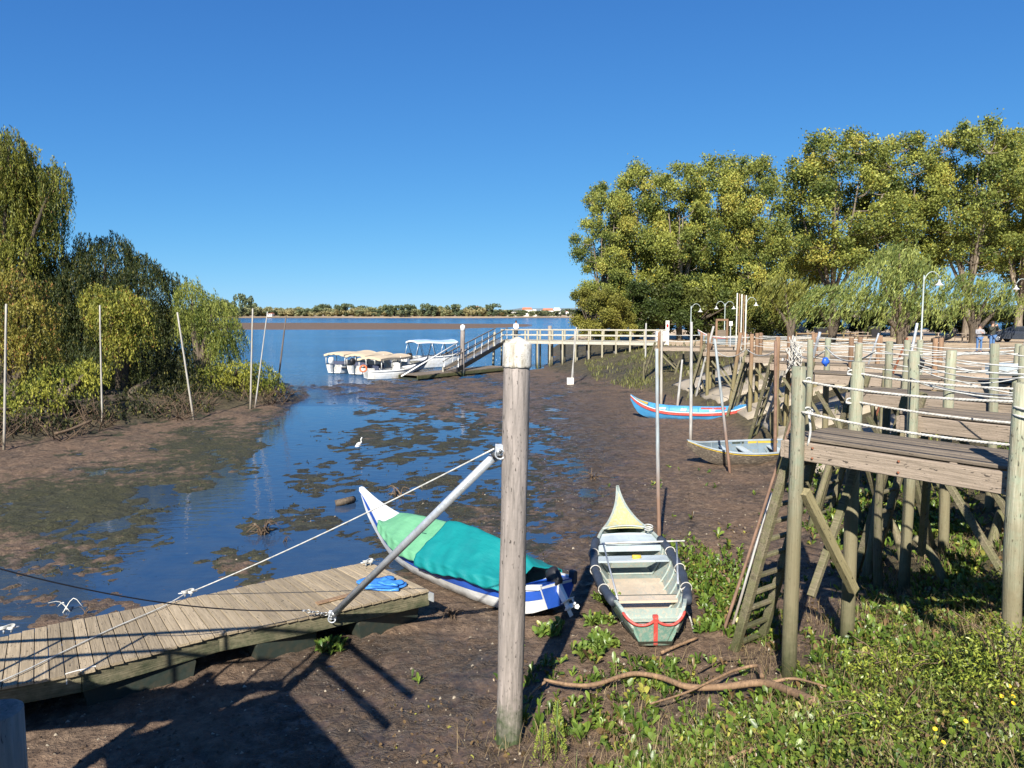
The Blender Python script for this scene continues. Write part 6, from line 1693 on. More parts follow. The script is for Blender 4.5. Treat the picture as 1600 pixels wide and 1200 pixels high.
# ================================================================== PEOPLE
def person(label, x, y, z, H, yaw, top, trousers, hair, pose, nm='person', shoe=None):
    """pose: arms as lists of joint offsets (shoulder, elbow, hand) in body axes, x right, y forward"""
    s_ = H / 1.75; Mw = Matrix.Translation((x, y, z)) @ Matrix.Rotation(yaw, 4, 'Z') @ Matrix.Scale(s_, 4)
    th = thing(nm, label, 'person', Mw=Mw)
    def skin(nm_, verts, edges, rad, mat, root=0):
        me = bpy.data.meshes.new(nm_); me.from_pydata(verts, edges, []); me.materials.append(mat)
        o = obj(nm_, me, th, Mw)
        md = o.modifiers.new('skin', 'SKIN'); md.use_smooth_shade = True
        for i, r_ in enumerate(rad): me.skin_vertices[0].data[i].radius = (r_, r_ * .85) if isinstance(r_, float) else r_
        me.skin_vertices[0].data[root].use_root = True
        ss = o.modifiers.new('sub', 'SUBSURF'); ss.levels = 1; ss.render_levels = 1
        return o
    V = [(0, 0, .95), (0, 0, 1.15), (0, 0, 1.38), (0, .01, 1.50), (0, .02, 1.60), (0, .03, 1.70)]; E = [(0, 1), (1, 2), (2, 3), (3, 4), (4, 5)]; Rr = [.13, .12, .14, .055, .085, .07]
    legs = pose.get('legs', [(-.1, 0, .9, -.11, .02, .48, -.12, 0, .08), (.1, 0, .9, .11, .02, .48, .12, .02, .08)])
    arms = pose['arms']
    for a in arms:
        n = len(V); V += [a[0], a[1], a[2], tuple(Vector(a[2]) + (Vector(a[2]) - Vector(a[1])).normalized() * .10)]; E += [(2, n), (n, n + 1), (n + 1, n + 2), (n + 2, n + 3)]; Rr += [.055, .042, .032, .025]
    for l in legs:
        n = len(V); V += [l[0:3], l[3:6], l[6:9], (l[6], l[7] + .14, .035)]; E += [(0, n), (n, n + 1), (n + 1, n + 2), (n + 2, n + 3)]; Rr += [.08, .058, .042, .035]
    skin('body', V, E, Rr, M['skin'])
    # jacket
    V = [(0, 0, .90), (0, 0, 1.12), (0, 0, 1.36), (0, 0, 1.46)]; E = [(0, 1), (1, 2), (2, 3)]; Rr = [(.19, .14), (.18, .14), (.20, .14), (.09, .08)]
    for a in arms:
        n = len(V); V += [a[0], a[1], a[2]]; E += [(2, n), (n, n + 1), (n + 1, n + 2)]; Rr += [.085, .065, .05]
    skin('jacket', V, E, Rr, top)
    V = [(0, 0, .97)]; E = []; Rr = [(.165, .13)]
    for l in legs:
        n = len(V); V += [l[0:3], l[3:6], (l[6], l[7], l[8] + .04)]; E += [(0, n), (n, n + 1), (n + 1, n + 2)]; Rr += [.10, .075, .065]
    skin('trousers', V, E, Rr, trousers)
    for l in legs:
        mb = MB(); mb.box((l[6], l[7] + .05, .045), (.10, .27, .09), shoe or M['black'], None, .03); mb.build('shoe', th, Mw)
    mb = MB(); V2_ = []; F2 = []
    for i in range(7):
        for k in range(12):
            ph = math.pi * .62 * i / 6; a = 2 * math.pi * k / 12; V2_.append((.098 * math.sin(ph) * math.cos(a), -.005 + .115 * math.sin(ph) * math.sin(a) - (.02 if math.sin(a) < 0 else .0), 1.665 + .115 * math.cos(ph) - (.05 if (math.sin(a) < 0.2 and i == 6) else 0)))
    for i in range(6):
        for k in range(12): F2.append((i * 12 + k, (i + 1) * 12 + k, (i + 1) * 12 + (k + 1) % 12, i * 12 + (k + 1) % 12))
    mb.add(V2_, F2, hair, True); mb.build('hair', th, Mw)
    mb = MB()
    for sx in (-.032, .032): mb.tube([(sx, .112, 1.655), (sx, .118, 1.655)], .010, M['black'], 6)
    mb.tube([(0, .105, 1.65), (0, .128, 1.625)], [.009, .014], M['skin'], 6); mb.tube([(-.025, .112, 1.588), (.025, .112, 1.588)], .006, M['seat_red'], 5)
    mb.build('face', th, Mw)
    return th
M['skin'] = m_plain('skin', (.50, .28, .19), .55, 0, .08, 8, 0)
M['grey_knit'] = m_plain('grey_knit', (.27, .27, .28), .9, 0, .2, 25, .3)
M['olive_coat'] = m_plain('olive_coat', (.045, .048, .035), .9, 0, .2, 12, .2)
M['denim'] = m_plain('denim', (.07, .15, .31), .85, 0, .2, 18, .1)
M['hair'] = m_plain('hair', (.03, .018, .012), .6, 0, .2, 20, .2)
M['white_cloth'] = m_plain('white_cloth', (.78, .76, .74), .8, 0, .05, 10, 0)
c1 = P(1529, 551, 44.5); c2 = P(1549, 548, 45.5)
person('person in a grey pullover and light jeans, forearms folded, on the left of the two', c1.x, c1.y, hz(c1.x, c1.y), 1.66, R(175), M['grey_knit'], M['denim'], M['hair'],
       dict(arms=[((-.19, 0, 1.40), (-.25, .10, 1.17), (.02, .24, 1.28)), ((.19, 0, 1.40), (.25, .10, 1.17), (-.02, .26, 1.22))]))
person('person in a dark olive coat and jeans holding both hands up to the face', c2.x, c2.y, hz(c2.x, c2.y), 1.82, R(200), M['olive_coat'], M['denim'], M['hair'],
       dict(arms=[((-.20, 0, 1.42), (-.28, .14, 1.24), (-.06, .24, 1.52)), ((.20, 0, 1.42), (.28, .14, 1.24), (.06, .24, 1.50))]))
c3 = Vector((0.35, 66.0, 2.38)); 
person('distant person in a white top and dark trousers standing on the jetty', c3.x, c3.y + .05, 2.38, 1.62, R(190), M['white_cloth'], M['black'], M['hair'],
       dict(arms=[((-.18, 0, 1.40), (-.22, .02, 1.12), (-.12, .16, 1.02)), ((.18, 0, 1.40), (.22, .02, 1.12), (.12, .14, 1.0))]))

# ================================================================== VEHICLES
M['van_paint'] = m_plain('van_paint', (.10, .13, .18), .28, .3, .15, 2, 0)
M['car_paint'] = m_plain('car_paint', (.07, .08, .10), .25, .4, .1, 2, 0)
M['lamp_red'] = m_plain('lamp_red', (.45, .02, .02), .3, 0, .1, 4, 0)
M['lamp_clear'] = m_plain('lamp_clear', (.5, .5, .48), .2, 0, .05, 4, 0)
def vehicle(nm, label, cat, loc, yaw, L, W, prof, glass, paintm, wheels, wr, tumble=.12):
    """prof: side outline (x, z) clockwise from the rear foot; glass: side window outlines"""
    Mw = Matrix.Translation(loc) @ Matrix.Rotation(yaw, 4, 'Z'); th = thing(nm, label, cat, Mw=Mw)
    H = max(z for _, z in prof); belt = H * .55
    def hw(z): return W / 2 - (tumble * max(0, (z - belt) / (H - belt)) ** 1.3 if z > belt else .03 * max(0, (.35 - z) / .35))
    n = len(prof); V = [(x, -hw(z), z) for x, z in prof] + [(x, hw(z), z) for x, z in prof]
    F = [(i, (i + 1) % n, (i + 1) % n + n, i + n) for i in range(n)] + [tuple(reversed(range(n))), tuple(range(n, 2 * n))]
    o = obj('body', newmesh('body', V, F, paintm), th, Mw); bv = o.modifiers.new('bev', 'BEVEL'); bv.width = .05; bv.segments = 2; bv.limit_method = 'ANGLE'
    for g in glass:
        for sgn in (-1, 1):
            V = [(x, sgn * (hw(z) + .012), z) for x, z in g]; V += [(x, sgn * (hw(z) - .02), z) for x, z in g]; m_ = len(g)
            F = [tuple(range(m_)), tuple(reversed(range(m_, 2 * m_)))] + [(i, i + m_, (i + 1) % m_ + m_, (i + 1) % m_) for i in range(m_)]
            obj('side_window', newmesh('side_window', V, F, M['dark_glass']), th, Mw)
    for x in wheels:
        for sgn in (-1, 1):
            c = Vector((x, sgn * (W / 2 - .09), wr))
            wh = obj('wheel', newmesh('wheel', *tubegeo([c - Vector((0, .11, 0)), c - Vector((0, .08, 0)), c + Vector((0, .08, 0)), c + Vector((0, .11, 0))], [wr * .9, wr, wr, wr * .9], 20), M['black']), th, Mw)
            e_ = c + Vector((0, sgn * .112, 0)); obj('rim', newmesh('rim', *tubegeo([e_ - Vector((0, .01, 0)), e_ + Vector((0, sgn * .012, 0))], [wr * .62, wr * .55], 14), M['galv']), wh, Mw)
    return th, Mw
c = P(1226, 522, 104); L = 5.2; zg_ = hz(c.x, c.y)
prof = [(-2.6, .35), (-2.6, 1.0), (-2.52, 2.05), (-2.3, 2.12), (1.2, 2.10), (1.5, 2.0), (2.05, 1.32), (2.5, 1.12), (2.6, .8), (2.6, .32)]
th, Mw = vehicle('parked_van', 'dark blue-grey van parked side-on in deep shade under the trees', 'van', (c.x, c.y, zg_), R(-4), L, 1.95, prof, [[(.75, 1.32), (.75, 1.85), (1.35, 1.85), (1.85, 1.32)], [(-.9, 1.32), (-.9, 1.85), (.6, 1.85), (.6, 1.32)], [(-2.3, 1.32), (-2.3, 1.85), (-1.1, 1.85), (-1.1, 1.32)]], M['van_paint'], (-1.65, 1.65), .33)
for sy in (-.8, .8):
    V_, F_ = boxgeo((.05, .22, .18), 0); obj('headlight', newmesh('headlight', V_, F_, M['lamp_clear']), th, Mw @ Matrix.Translation((2.6, sy, .88)))
    V_, F_ = boxgeo((.05, .12, .5), 0); obj('tail_light', newmesh('tail_light', V_, F_, M['lamp_red']), th, Mw @ Matrix.Translation((-2.6, sy * 1.08, 1.1)))
V = [(1.54, -.78, 1.96), (1.54, .78, 1.96), (2.06, .86, 1.35), (2.06, -.86, 1.35)]; V = [(x + .03, y, z + .02) for x, y, z in V]
obj('windscreen', newmesh('windscreen', V, [(0, 3, 2, 1)], M['dark_glass']), th, Mw)
V_, F_ = boxgeo((1.2, .9, .12), .02); obj('roof_box', newmesh('roof_box', V_, F_, M['galv']), th, Mw @ Matrix.Translation((.2, 0, 2.18)))
c = P(1592, 537, 70); zg_ = hz(c.x, c.y)
prof = [(-2.3, .30), (-2.32, .75), (-2.28, 1.02), (-1.65, 1.10), (-.95, 1.42), (.2, 1.45), (.55, 1.40), (1.25, 1.02), (2.1, .88), (2.3, .70), (2.32, .28)]
th, Mw = vehicle('parked_car', 'dark grey saloon car parked rear towards the viewer at the right edge', 'car', (c.x, c.y, zg_), R(122), 4.6, 1.8, prof, [[(-1.35, 1.06), (-.85, 1.34), (-.35, 1.37), (-.35, 1.06)], [(-.28, 1.06), (-.28, 1.37), (.45, 1.35), (1.0, 1.04)]], M['car_paint'], (-1.4, 1.4), .33, .16)
obj('rear_window', newmesh('rear_window', [(-1.60, -.60, 1.14), (-1.60, .60, 1.14), (-1.02, .55, 1.41), (-1.02, -.55, 1.41)], [(0, 1, 2, 3), (3, 2, 1, 0)], M['dark_glass']), th, Mw @ Matrix.Translation((-.03, 0, .02)))
for sy in (-.62, .62):
    V_, F_ = boxgeo((.06, .42, .14), .02); obj('tail_light', newmesh('tail_light', V_, F_, M['lamp_red']), th, Mw @ Matrix.Translation((-2.31, sy, .90)))
V_, F_ = boxgeo((.03, .52, .11), 0); obj('number_plate', newmesh('number_plate', V_, F_, M['lamp_clear']), th, Mw @ Matrix.Translation((-2.335, 0, .80)))
V_, F_ = boxgeo((.08, 1.7, .22), .03); obj('bumper', newmesh('bumper', V_, F_, M['black']), th, Mw @ Matrix.Translation((-2.31, 0, .42)))

# ================================================================== STREET LAMPS AND OTHER FURNITURE
def bell(c, r=.20):
    prof = [(.03, .34), (.06, .30), (.08, .18), (.13, .08), (.24, 0.0), (.30, -.06), (.305, -.08), (.27, -.07), (.05, .1)]
    V = [(r / .3 * r_ * math.cos(2 * math.pi * k / 16) + c[0], r / .3 * r_ * math.sin(2 * math.pi * k / 16) + c[1], r / .3 * z_ + c[2]) for r_, z_ in prof for k in range(16)]
    F = [(i * 16 + k, (i + 1) * 16 + k, (i + 1) * 16 + (k + 1) % 16, i * 16 + (k + 1) % 16) for i in range(len(prof) - 1) for k in range(16)]
    return V, F
M['lamp_paint'] = m_plain('lamp_paint', (.33, .38, .36), .5, .2, .12, 5, .05)
def lamp(label, px, py_top, D, arms=(1,), base_py=None, H=None):
    t_ = P(px, py_top, D); g = hz(t_.x, t_.y); Hh = t_.z - g; Mw = Matrix.Translation((t_.x, t_.y, g)); th = thing('street_lamp', label, 'street lamp', Mw=Mw, group='bell-shaded street lamps')
    obj('pole', newmesh('pole', *tubegeo([(0, 0, -.1), (0, 0, .5), (0, 0, .52), (0, 0, Hh - .25), (0, 0, Hh)], [.06, .06, .042, .038, .034], 10), M['lamp_paint'], True), th, Mw)
    for a in arms:
        r_ = .40
        pts = [(a * (r_ - r_ * math.cos(q)) * 1.0, 0, Hh - .35 + .62 * math.sin(q) ** .9 if q < 2.9 else Hh - .25) for q in np.linspace(0, 2.55, 12)]
        pts = [(a * (r_ - r_ * math.cos(q)), 0, Hh - .45 + .62 * math.sin(q)) for q in np.linspace(0, 2.6, 12)]
        obj('arm', newmesh('arm', *tubegeo(pts, .022, 8), M['lamp_paint'], True), th, Mw)
        e_ = pts[-1]; V_, F_ = bell((e_[0], 0, e_[2] - .30)); obj('lamp_shade', newmesh('lamp_shade', V_, F_, M['lamp_clear'], True), th, Mw)
lamp('nearest street lamp, tall single arm, standing before the fountain-shaped willow', 1444, 430, 37)
lamp('single-armed street lamp farthest left, above the seventh pier', 1080, 478, 62)
lamp('street lamp with two opposite arms behind the brown frame', 1133, 474, 66, (-1, 1))
lamp('single-armed street lamp just right of the five pale columns', 1166.5, 468, 60)
lamp('street lamp at the right edge, only its left-hand shade showing', 1607, 440, 48, (-1,))
# the five pale columns
c = P(1156, 556, 42); zq_ = hz(c.x, c.y)
cm = thing('column_sculpture', 'five tall slender pale columns standing close together at the quay', 'monument', (c.x, c.y, zq_))
top = P(1150, 458, 42).z
for k, px_ in enumerate((1149.5, 1153.2, 1156.8, 1160.2, 1163.6)):
    q = P(px_, 556, 42 + .15 * (k % 2)); post('column', (q.x, q.y, zq_ - .1), (q.x, q.y, top - .03 * k), .032, .032, (M['white_wood'], M['post_red'])[k % 2], cm, 8, 2, 0)
# brown timber frame with notice, small sign, bottle-shaped board, white block
c = P(1127, 540, 52); z_ = hz(c.x, c.y)
fr = thing('timber_frame', 'brown timber notice frame of two posts and a lintel by the beached boat', 'notice board', (c.x, c.y, z_))
t1 = P(1127, 501, 52).z
for sx in (-.36, .36): beam('post', (c.x + sx, c.y, z_), (c.x + sx, c.y, t1), .13, .13, M['post_red'], fr)
beam('lintel', (c.x - .42, c.y - .01, t1 + .05), (c.x + .42, c.y - .01, t1 + .05), .14, .14, M['post_red'], fr); beam('panel', (c.x - .29, c.y, t1 - .85), (c.x + .29, c.y, t1 - .85), .04, .45, M['pier_wood'], fr)
def sign(nm, label, px, py0, py1, D, wpx, mat, cat='sign'):
    a = P(px, py0, D); g = hz(a.x, a.y); b_ = P(px, py1, D); w_ = wpx * D / FPX; h_ = a.z - b_.z
    th = thing(nm, label, cat, (a.x, a.y, g)); beam('post', (a.x, a.y + .04, g - .1), (a.x, a.y + .04, a.z), .06, .06, M['galv'], th)
    V_, F_ = boxgeo((w_, .03, h_), 0); obj('board', newmesh('board', V_, F_, mat), th, Matrix.Translation((a.x, a.y - .02, (a.z + b_.z) / 2))); return th, a, b_, w_
sign('small_sign', 'small cream sign on a post left of the five pale columns', 1142, 502, 509, 50, 5, M['cap'])
th, a, b_, w_ = sign('tall_sign', 'tall narrow white sign with a dark red disc beneath the dark trees', 1043, 501, 517, 66, 5.5, M['white'])
obj('disc', newmesh('disc', *tubegeo([(0, 0, 0), (0, -.01, 0)], .10, 12), M['lamp_red']), th, Matrix.Translation((a.x, a.y - .04, (a.z + b_.z) / 2)) @ Matrix.Diagonal((1, 1, 1.6, 1)))
c = P(1034, 539, 60); z_ = hz(c.x, c.y); V_, F_ = boxgeo((1.0, .5, 1.1), .04); o = obj('white_block', newmesh('white_block', V_, F_, M['white']), None, Matrix.Translation((c.x, c.y, z_ + .5))); tag(o, 'white rendered block at the landward end of the jetty', 'block')
# bins, picnic tables, low fence
def bin_(label, px, py, D, w_, h_):
    c = P(px, py, D); z_ = hz(c.x, c.y); th = thing('waste_bin', label, 'bin', (c.x, c.y, z_))
    mb = MB(); mb.add([(sx * w_ * .42, sy * w_ * .36, .08) for sx in (-1, 1) for sy in (-1, 1)] + [(sx * w_ * .5, sy * w_ * .44, h_) for sx in (-1, 1) for sy in (-1, 1)], [(0, 1, 3, 2), (4, 6, 7, 5), (0, 4, 5, 1), (2, 3, 7, 6), (0, 2, 6, 4), (1, 5, 7, 3)], M['black']); mb.build('body', th, WM[th.name])
    V_, F_ = boxgeo((w_ * 1.08, w_ * .95, .09), .03); obj('lid', newmesh('lid', V_, F_, M['b_dark']), th, WM[th.name] @ Matrix.Translation((0, 0, h_ + .05)))
bin_('large dark wheeled bin in the shade right of the van', 1282, 528, 84, 1.15, 1.15)
bin_('second dark bin in the shade further right', 1366, 526, 86, 1.1, 1.2)
def picnic(label, px, D, yaw):
    c = P(px, 525, D); z_ = hz(c.x, c.y); Mw = Matrix.Translation((c.x, c.y, z_)) @ Matrix.Rotation(yaw, 4, 'Z'); th = thing('picnic_table', label, 'table', Mw=Mw)
    def bb(nm, c_, s_):
        V_, F_ = boxgeo(s_, 0); obj(nm, newmesh(nm, V_, F_, M['beam_wood']), th, Mw @ Matrix.Translation(c_))
    for k in range(4): bb('table_board', (0, -.3 + .2 * k, .74), (1.8, .18, .04))
    for sy in (-.75, .75): bb('bench', (0, sy, .45), (1.8, .28, .05))
    for sx in (-.7, .7):
        bb('leg', (sx, -.45, .36), (.09, .09, .72)); bb('leg', (sx, .45, .36), (.09, .09, .72)); bb('cross_bar', (sx, 0, .42), (.07, 1.5, .07))
picnic('picnic table in the shade left of the two people', 1508, 74, .2); picnic('picnic table in the shade under the fountain-shaped willow', 1452, 76, -.3); picnic('picnic table left of the reddish willow trunk', 1342, 80, .1)
fn = [P(x_, 527, 82) for x_ in (1244, 1262, 1280, 1300, 1318, 1340)]
ft = thing('low_fence', 'low timber rail fence before the dark trees right of the van', 'fence', (fn[0].x, fn[0].y, hz(fn[0].x, fn[0].y)))
for i, q in enumerate(fn):
    g = hz(q.x, q.y); beam('post', (q.x, q.y, g), (q.x, q.y, g + .75), .12, .12, M['post_red'], ft)
    if i: p_ = fn[i - 1]; beam('rail', (p_.x, p_.y - .08, hz(p_.x, p_.y) + .6), (q.x, q.y - .08, g + .6), .05, .14, M['post_red'], ft)
# pale fallen trunk under the willow, blue bag, black rag, rope tangle, dinghy on the third pier's landward end
c = P(1484, 524, 72); g = hz(c.x, c.y); o = tubeobj('dead_tree', crom([(c.x - 1.6, c.y, g + .1), (c.x, c.y, g + .5), (c.x + .5, c.y, g + 1.2)], 4), .26, M['bark_pale'], None, 8); tag(o, 'pale leaning dead tree in the shade left of the two people', 'tree')
def lump(nm, label, cat, c, r, mat, sq=(1, 1, 1), seed=0):
    V = []; F = []
    for i in range(9):
        for k in range(12):
            ph = math.pi * i / 8; a = 2 * math.pi * k / 12; q = np.array([math.sin(ph) * math.cos(a), math.sin(ph) * math.sin(a), math.cos(ph)])
            f = 1 + .22 * math.sin(q[0] * 5 + seed) * math.cos(q[1] * 6 + seed) + .1 * math.sin(q[2] * 11 + seed); V.append(tuple(q * r * f * np.array(sq)))
    for i in range(8):
        for k in range(12): F.append((i * 12 + k, (i + 1) * 12 + k, (i + 1) * 12 + (k + 1) % 12, i * 12 + (k + 1) % 12))
    o = obj(nm, newmesh(nm, V, F, mat, True), None, Matrix.Translation(c)); tag(o, label, cat); return o
lump('blue_bag', 'bright blue plastic bag hanging on a post behind the nearest pier', 'bag', P(1290, 565, 17.5), .08, M['b_blue'], (1.0, .6, 1.25), 7)
lump('black_sack', 'black plastic sack tied among the ropes beside the third tall post', 'sack', P(1431, 568, 11.6), .12, M['black'], (1, .7, 1.0), 4)
mb = MB(); c = P(1243, 548, 25.2)
for k in range(26):
    a = [c + Vector((random.gauss(0, .12), random.gauss(0, .1), random.gauss(-.15, .28))) for _ in range(5)]; mb.tube(crom(a, 4), .015, M['rope'], 4)
o = mb.build('rope_tangle'); tag(o, 'tangle of grey-white ropes bunched on the end posts of the fifth pier', 'rope')
# ropes strung between the piers' posts
RG = 'mooring ropes strung along the piers'
def line(p, q, s_, r=.014, mat=None, label=None):
    o = tubeobj('strung_rope', sag(p, q, s_, 14), r, mat or M['rope_white'], None, 5); tag(o, label, 'rope', RG)
rl = [((1420, 564, 11.3), (1600, 590, 9.2), .10, 'upper white rope sloping right behind the nearest rope rails'), ((1420, 570, 11.3), (1600, 588, 12), .18, 'sagging thin rope from the third tall post to the right edge'),
      ((1376, 548, 13.6), (1527, 548, 19), .15, 'thin rope between the distant green posts left of the people'), ((1474, 560, 15), (1600, 566, 15.5), .12, 'grey rope reaching the right edge below the people'),
      ((1474, 563, 15), (1600, 574, 13.5), .16, 'lower grey rope reaching the right edge below the people'), ((1291, 543, 18), (1368, 548, 14), .25, 'loose rope between the blue bag post and the next posts'),
      ((1325, 575, 9.7), (1412, 592, 11.3), .05, 'rope from the second tall post to the third one'), ((1166, 545, 30), (1222, 540, 26), .3, 'drooping rope between the sixth and fifth pier'),
      ((1116, 545, 34), (1163, 548, 31), .3, 'drooping rope between the seventh and sixth pier'), ((1241, 545, 25), (1288, 548, 18.5), .25, 'pale rope from the rope tangle to the next post right'),
      ((1421, 590, 11.2), (1586, 618, 7.4), .06, 'thin rope crossing behind the twisted rope rails')]
for a_, b_, s_, lb in rl: line(P(*a_), P(*b_), s_, .009 if a_[2] < 16 else .016, None, lb)
c = P(1592, 577, 17); d_ = MB(); d_.box((0, 0, 0), (1.2, .5, .26), M['b_grey'], None, .05); o = d_.build('grey_crate', None, Matrix.Translation(c)); tag(o, 'grey weathered box on the landward end of a pier at the right edge', 'box')
# sloping concrete revetment slabs between the far piers
def slab(label, y0, y1):
    def edge_pt(y, f):
        xe = np.interp(y, [p[1] for p in EDGE[1:14]], [p[0] for p in EDGE[1:14]]); return xe - f
    V = []; nn = 9; mm = 5
    for lay in (.10, -.25):
        for i in range(nn):
            for j in range(mm):
                y = y0 + (y1 - y0) * j / (mm - 1) + .5 * (i / nn); x = edge_pt(y, .15 + 5.0 * i / (nn - 1)); V.append((x, y, max(hz(x, y), 0.02) + lay + .02 * math.sin(i * 2.1 + y)))
    F = []
    for lay in (0, nn * mm):
        for i in range(nn - 1):
            for j in range(mm - 1):
                q = (lay + i * mm + j, lay + i * mm + j + 1, lay + (i + 1) * mm + j + 1, lay + (i + 1) * mm + j); F.append(q if lay == 0 else tuple(reversed(q)))
    rim = [j for j in range(mm)] + [i * mm + mm - 1 for i in range(1, nn)] + [(nn - 1) * mm + j for j in range(mm - 2, -1, -1)] + [i * mm for i in range(nn - 2, 0, -1)]
    for a, b_ in zip(rim, rim[1:] + rim[:1]): F.append((b_, a, a + nn * mm, b_ + nn * mm))
    o = obj('concrete_ramp', newmesh('concrete_ramp', V, F, M['concrete'], True), None); tag(o, label, 'ramp', 'sloping slabs below the quay')
for k, (y0, y1, nm) in enumerate(((19.2, 22.5, 'under the fourth pier'), (24.2, 28, 'under the fifth pier'), (29.6, 33.2, 'under the sixth pier'), (34.6, 37.6, 'nearest the seventh pier'), (39.2, 42.5, 'beyond the seventh pier'))):
    slab(f'pale sloping concrete slab of the bank {nm}', y0, y1)
# ================================================================== GROUND COVER
def place_on(x, y):
    z, ax = hzv(x, y); return z, ax
def hyacinth(name, n_try, xr, yr, dens, size, ca, cb, yellow=.12, per=6, hgt=(.04, .16), seed=5, dead=.10, stalk=True):
    """rosettes of folded glossy leaves on short stalks"""
    r = np.random.default_rng(seed)
    x = r.uniform(*xr, n_try); y = yr[0] + (yr[1] - yr[0]) * r.random(n_try) ** 1.25
    z, ax = place_on(x, y); keep = r.random(n_try) < dens(x, y, ax); x, y, z = x[keep], y[keep], z[keep]; n = len(x)
    az = r.random((n, per)) * 6.28; tilt = r.uniform(.15, 1.1, (n, per)); sz = (r.uniform(size[0], size[1], n)[:, None] * r.uniform(.7, 1.2, (n, per))); hg = r.uniform(hgt[0], hgt[1], (n, per)) * r.uniform(.6, 1.3, n)[:, None]
    X = np.repeat(x, per); Y = np.repeat(y, per); Z = np.repeat(z, per); az = az.ravel(); tilt = tilt.ravel(); sz = sz.ravel(); hg = hg.ravel()
    o = np.stack([np.cos(az), np.sin(az), np.zeros_like(az)], 1); up = np.array([[0, 0, 1.0]])
    base = np.stack([X, Y, Z], 1) + o * (sz * .35)[:, None] + up * hg[:, None]
    d = o * np.cos(tilt)[:, None] + up * np.sin(tilt)[:, None] * np.where(r.random(len(az)) < .25, -.3, 1)[:, None]; d = unit(d)
    s_ = unit(np.cross(d, up + r.normal(size=d.shape) * .5)); nn = np.cross(s_, d)
    Ln = sz[:, None]; W = (sz * r.uniform(.55, .85, len(sz)))[:, None]
    V = np.stack([base, base + d * Ln * .35 + s_ * W * .48 + nn * W * .10, base + d * Ln * .8 + s_ * W * .34 + nn * W * .10, base + d * Ln, base + d * Ln * .8 - s_ * W * .34 + nn * W * .10, base + d * Ln * .35 - s_ * W * .48 + nn * W * .10, base - d * Ln * .5 - up * hg[:, None] * .8], 1).reshape(-1, 3)
    k = np.arange(len(X))[:, None] * 7; F = np.concatenate([k + np.array([[0, 1, 2, 3]]), k + np.array([[0, 3, 4, 5]])] + ([k + np.array([[6, 1, 0, 5]])] if stalk else []), 0)
    T = np.clip(np.repeat(r.random(n), per) * .6 + .4 * r.random(len(X)), 0, 1); colr = mixcol(ca, cb, T)
    f = r.random(len(X)); f2 = np.repeat(r.random(n), per) * .5 + f * .5
    yl = f2 < yellow; colr[yl] = np.array((.32, .31, .06)) * r.uniform(.6, 1.2, (yl.sum(), 1)); dd = f2 > 1 - dead; colr[dd] = np.array((.17, .11, .05)) * r.uniform(.4, 1.3, (dd.sum(), 1))
    me = newmesh(name, V, F, M['leaf_gloss'], False, np.repeat(colr, 7, 0)); ob_ = obj(name, me); tag(ob_, kind='stuff'); return n
def dens_main(x, y, ax):
    s = ax['s']; w_ = ax['wdt']; nz = fbm(x * .55, y * .55, 3, 40)
    d = np.clip((w_ + .1 - s) / .8, 0, 1) * np.clip(.62 + nz * 1.1, .04, 1)
    tongue = np.exp(-((x - 3.25) / .75) ** 2 - ((y - 12.3) / 2.0) ** 2) * 1.5 + np.exp(-((x - 1.5) / 1.0) ** 2 - ((y - 9.1) / .45) ** 2) * .75 + np.exp(-((x - 1.0) / .9) ** 2 - ((y - 8.0) / .5) ** 2) * .5
    d = np.maximum(d, np.where(s >= w_ - .5, np.clip(tongue * (1.0 + nz), 0, 1), 0))
    d = d * np.where(y > 16, np.clip((21 - y) / 5, 0.12, 1), 1) * (s > -.2)
    bare = np.exp(-((x - 3.2) / .8) ** 2 - ((y - 9.2) / .7) ** 2); in_boat = (x > 1.05) & (x < 2.9) & (y > 9.6) & (y < 15.2); return np.clip(d * (1 - .85 * bare), 0, 1) * ~in_boat
G1, G2 = (.030, .070, .012), (.19, .27, .04)
dA = lambda x, y, ax: dens_main(x, y, ax) * np.where(ax['s'] < 3.6, .22, 1.0)
n1_ = hyacinth('water_hyacinth', 30000, (-.3, 11.5), (4.6, 22), dA, (.038, .085), G1, G2, .20, 6, (.02, .12), 5, .26)
def dens_scatter(x, y, ax):
    nz = fbm(x * 1.1, y * 1.1, 2, 44); return ~((x > 1.05) & (x < 2.9) & (y > 9.6) & (y < 15.2)) * ~((x > -3.4) & (x < 1.2) & (y > 10.6)) * np.clip((nz - .42) * 3, 0, 1) * (ax['s'] > ax['wdt']) * (ax['s'] < ax['wdt'] + 5.5) * .55 * (ax['L'] > .2)
hyacinth('scattered_hyacinth', 5000, (-1.5, 8), (7, 24), dens_scatter, (.04, .08), G1, G2, .25, 5, (.02, .08), 6)
for i, (px_, py_) in enumerate(((516, 1010), (858, 985), (937, 972), (922, 1022), (943, 1005), (1105, 985), (948, 936))):
    c = G(px_, py_, .1)
    hyacinth('hyacinth_tuft', 26, (c.x - .17, c.x + .17), (c.y - .17, c.y + .17), lambda x, y, ax: np.ones_like(x), (.05, .09), (.06, .13, .02), (.20, .26, .05), .1, 6, (.03, .12), 50 + i)
# small-leaved creeping cover on the near bank
def dens_ivy(x, y, ax): return np.clip((5.4 - ax['s']) / 2.2, 0, 1) * (ax['s'] > -.4) * np.clip(.9 + fbm(x * .8, y * .8, 2, 47), .1, 1)
hyacinth('creeping_cover', 42000, (.3, 9.5), (3.6, 10.5), dens_ivy, (.018, .042), (.030, .055, .012), (.24, .28, .045), .16, 5, (.005, .14), 8, .30, False)
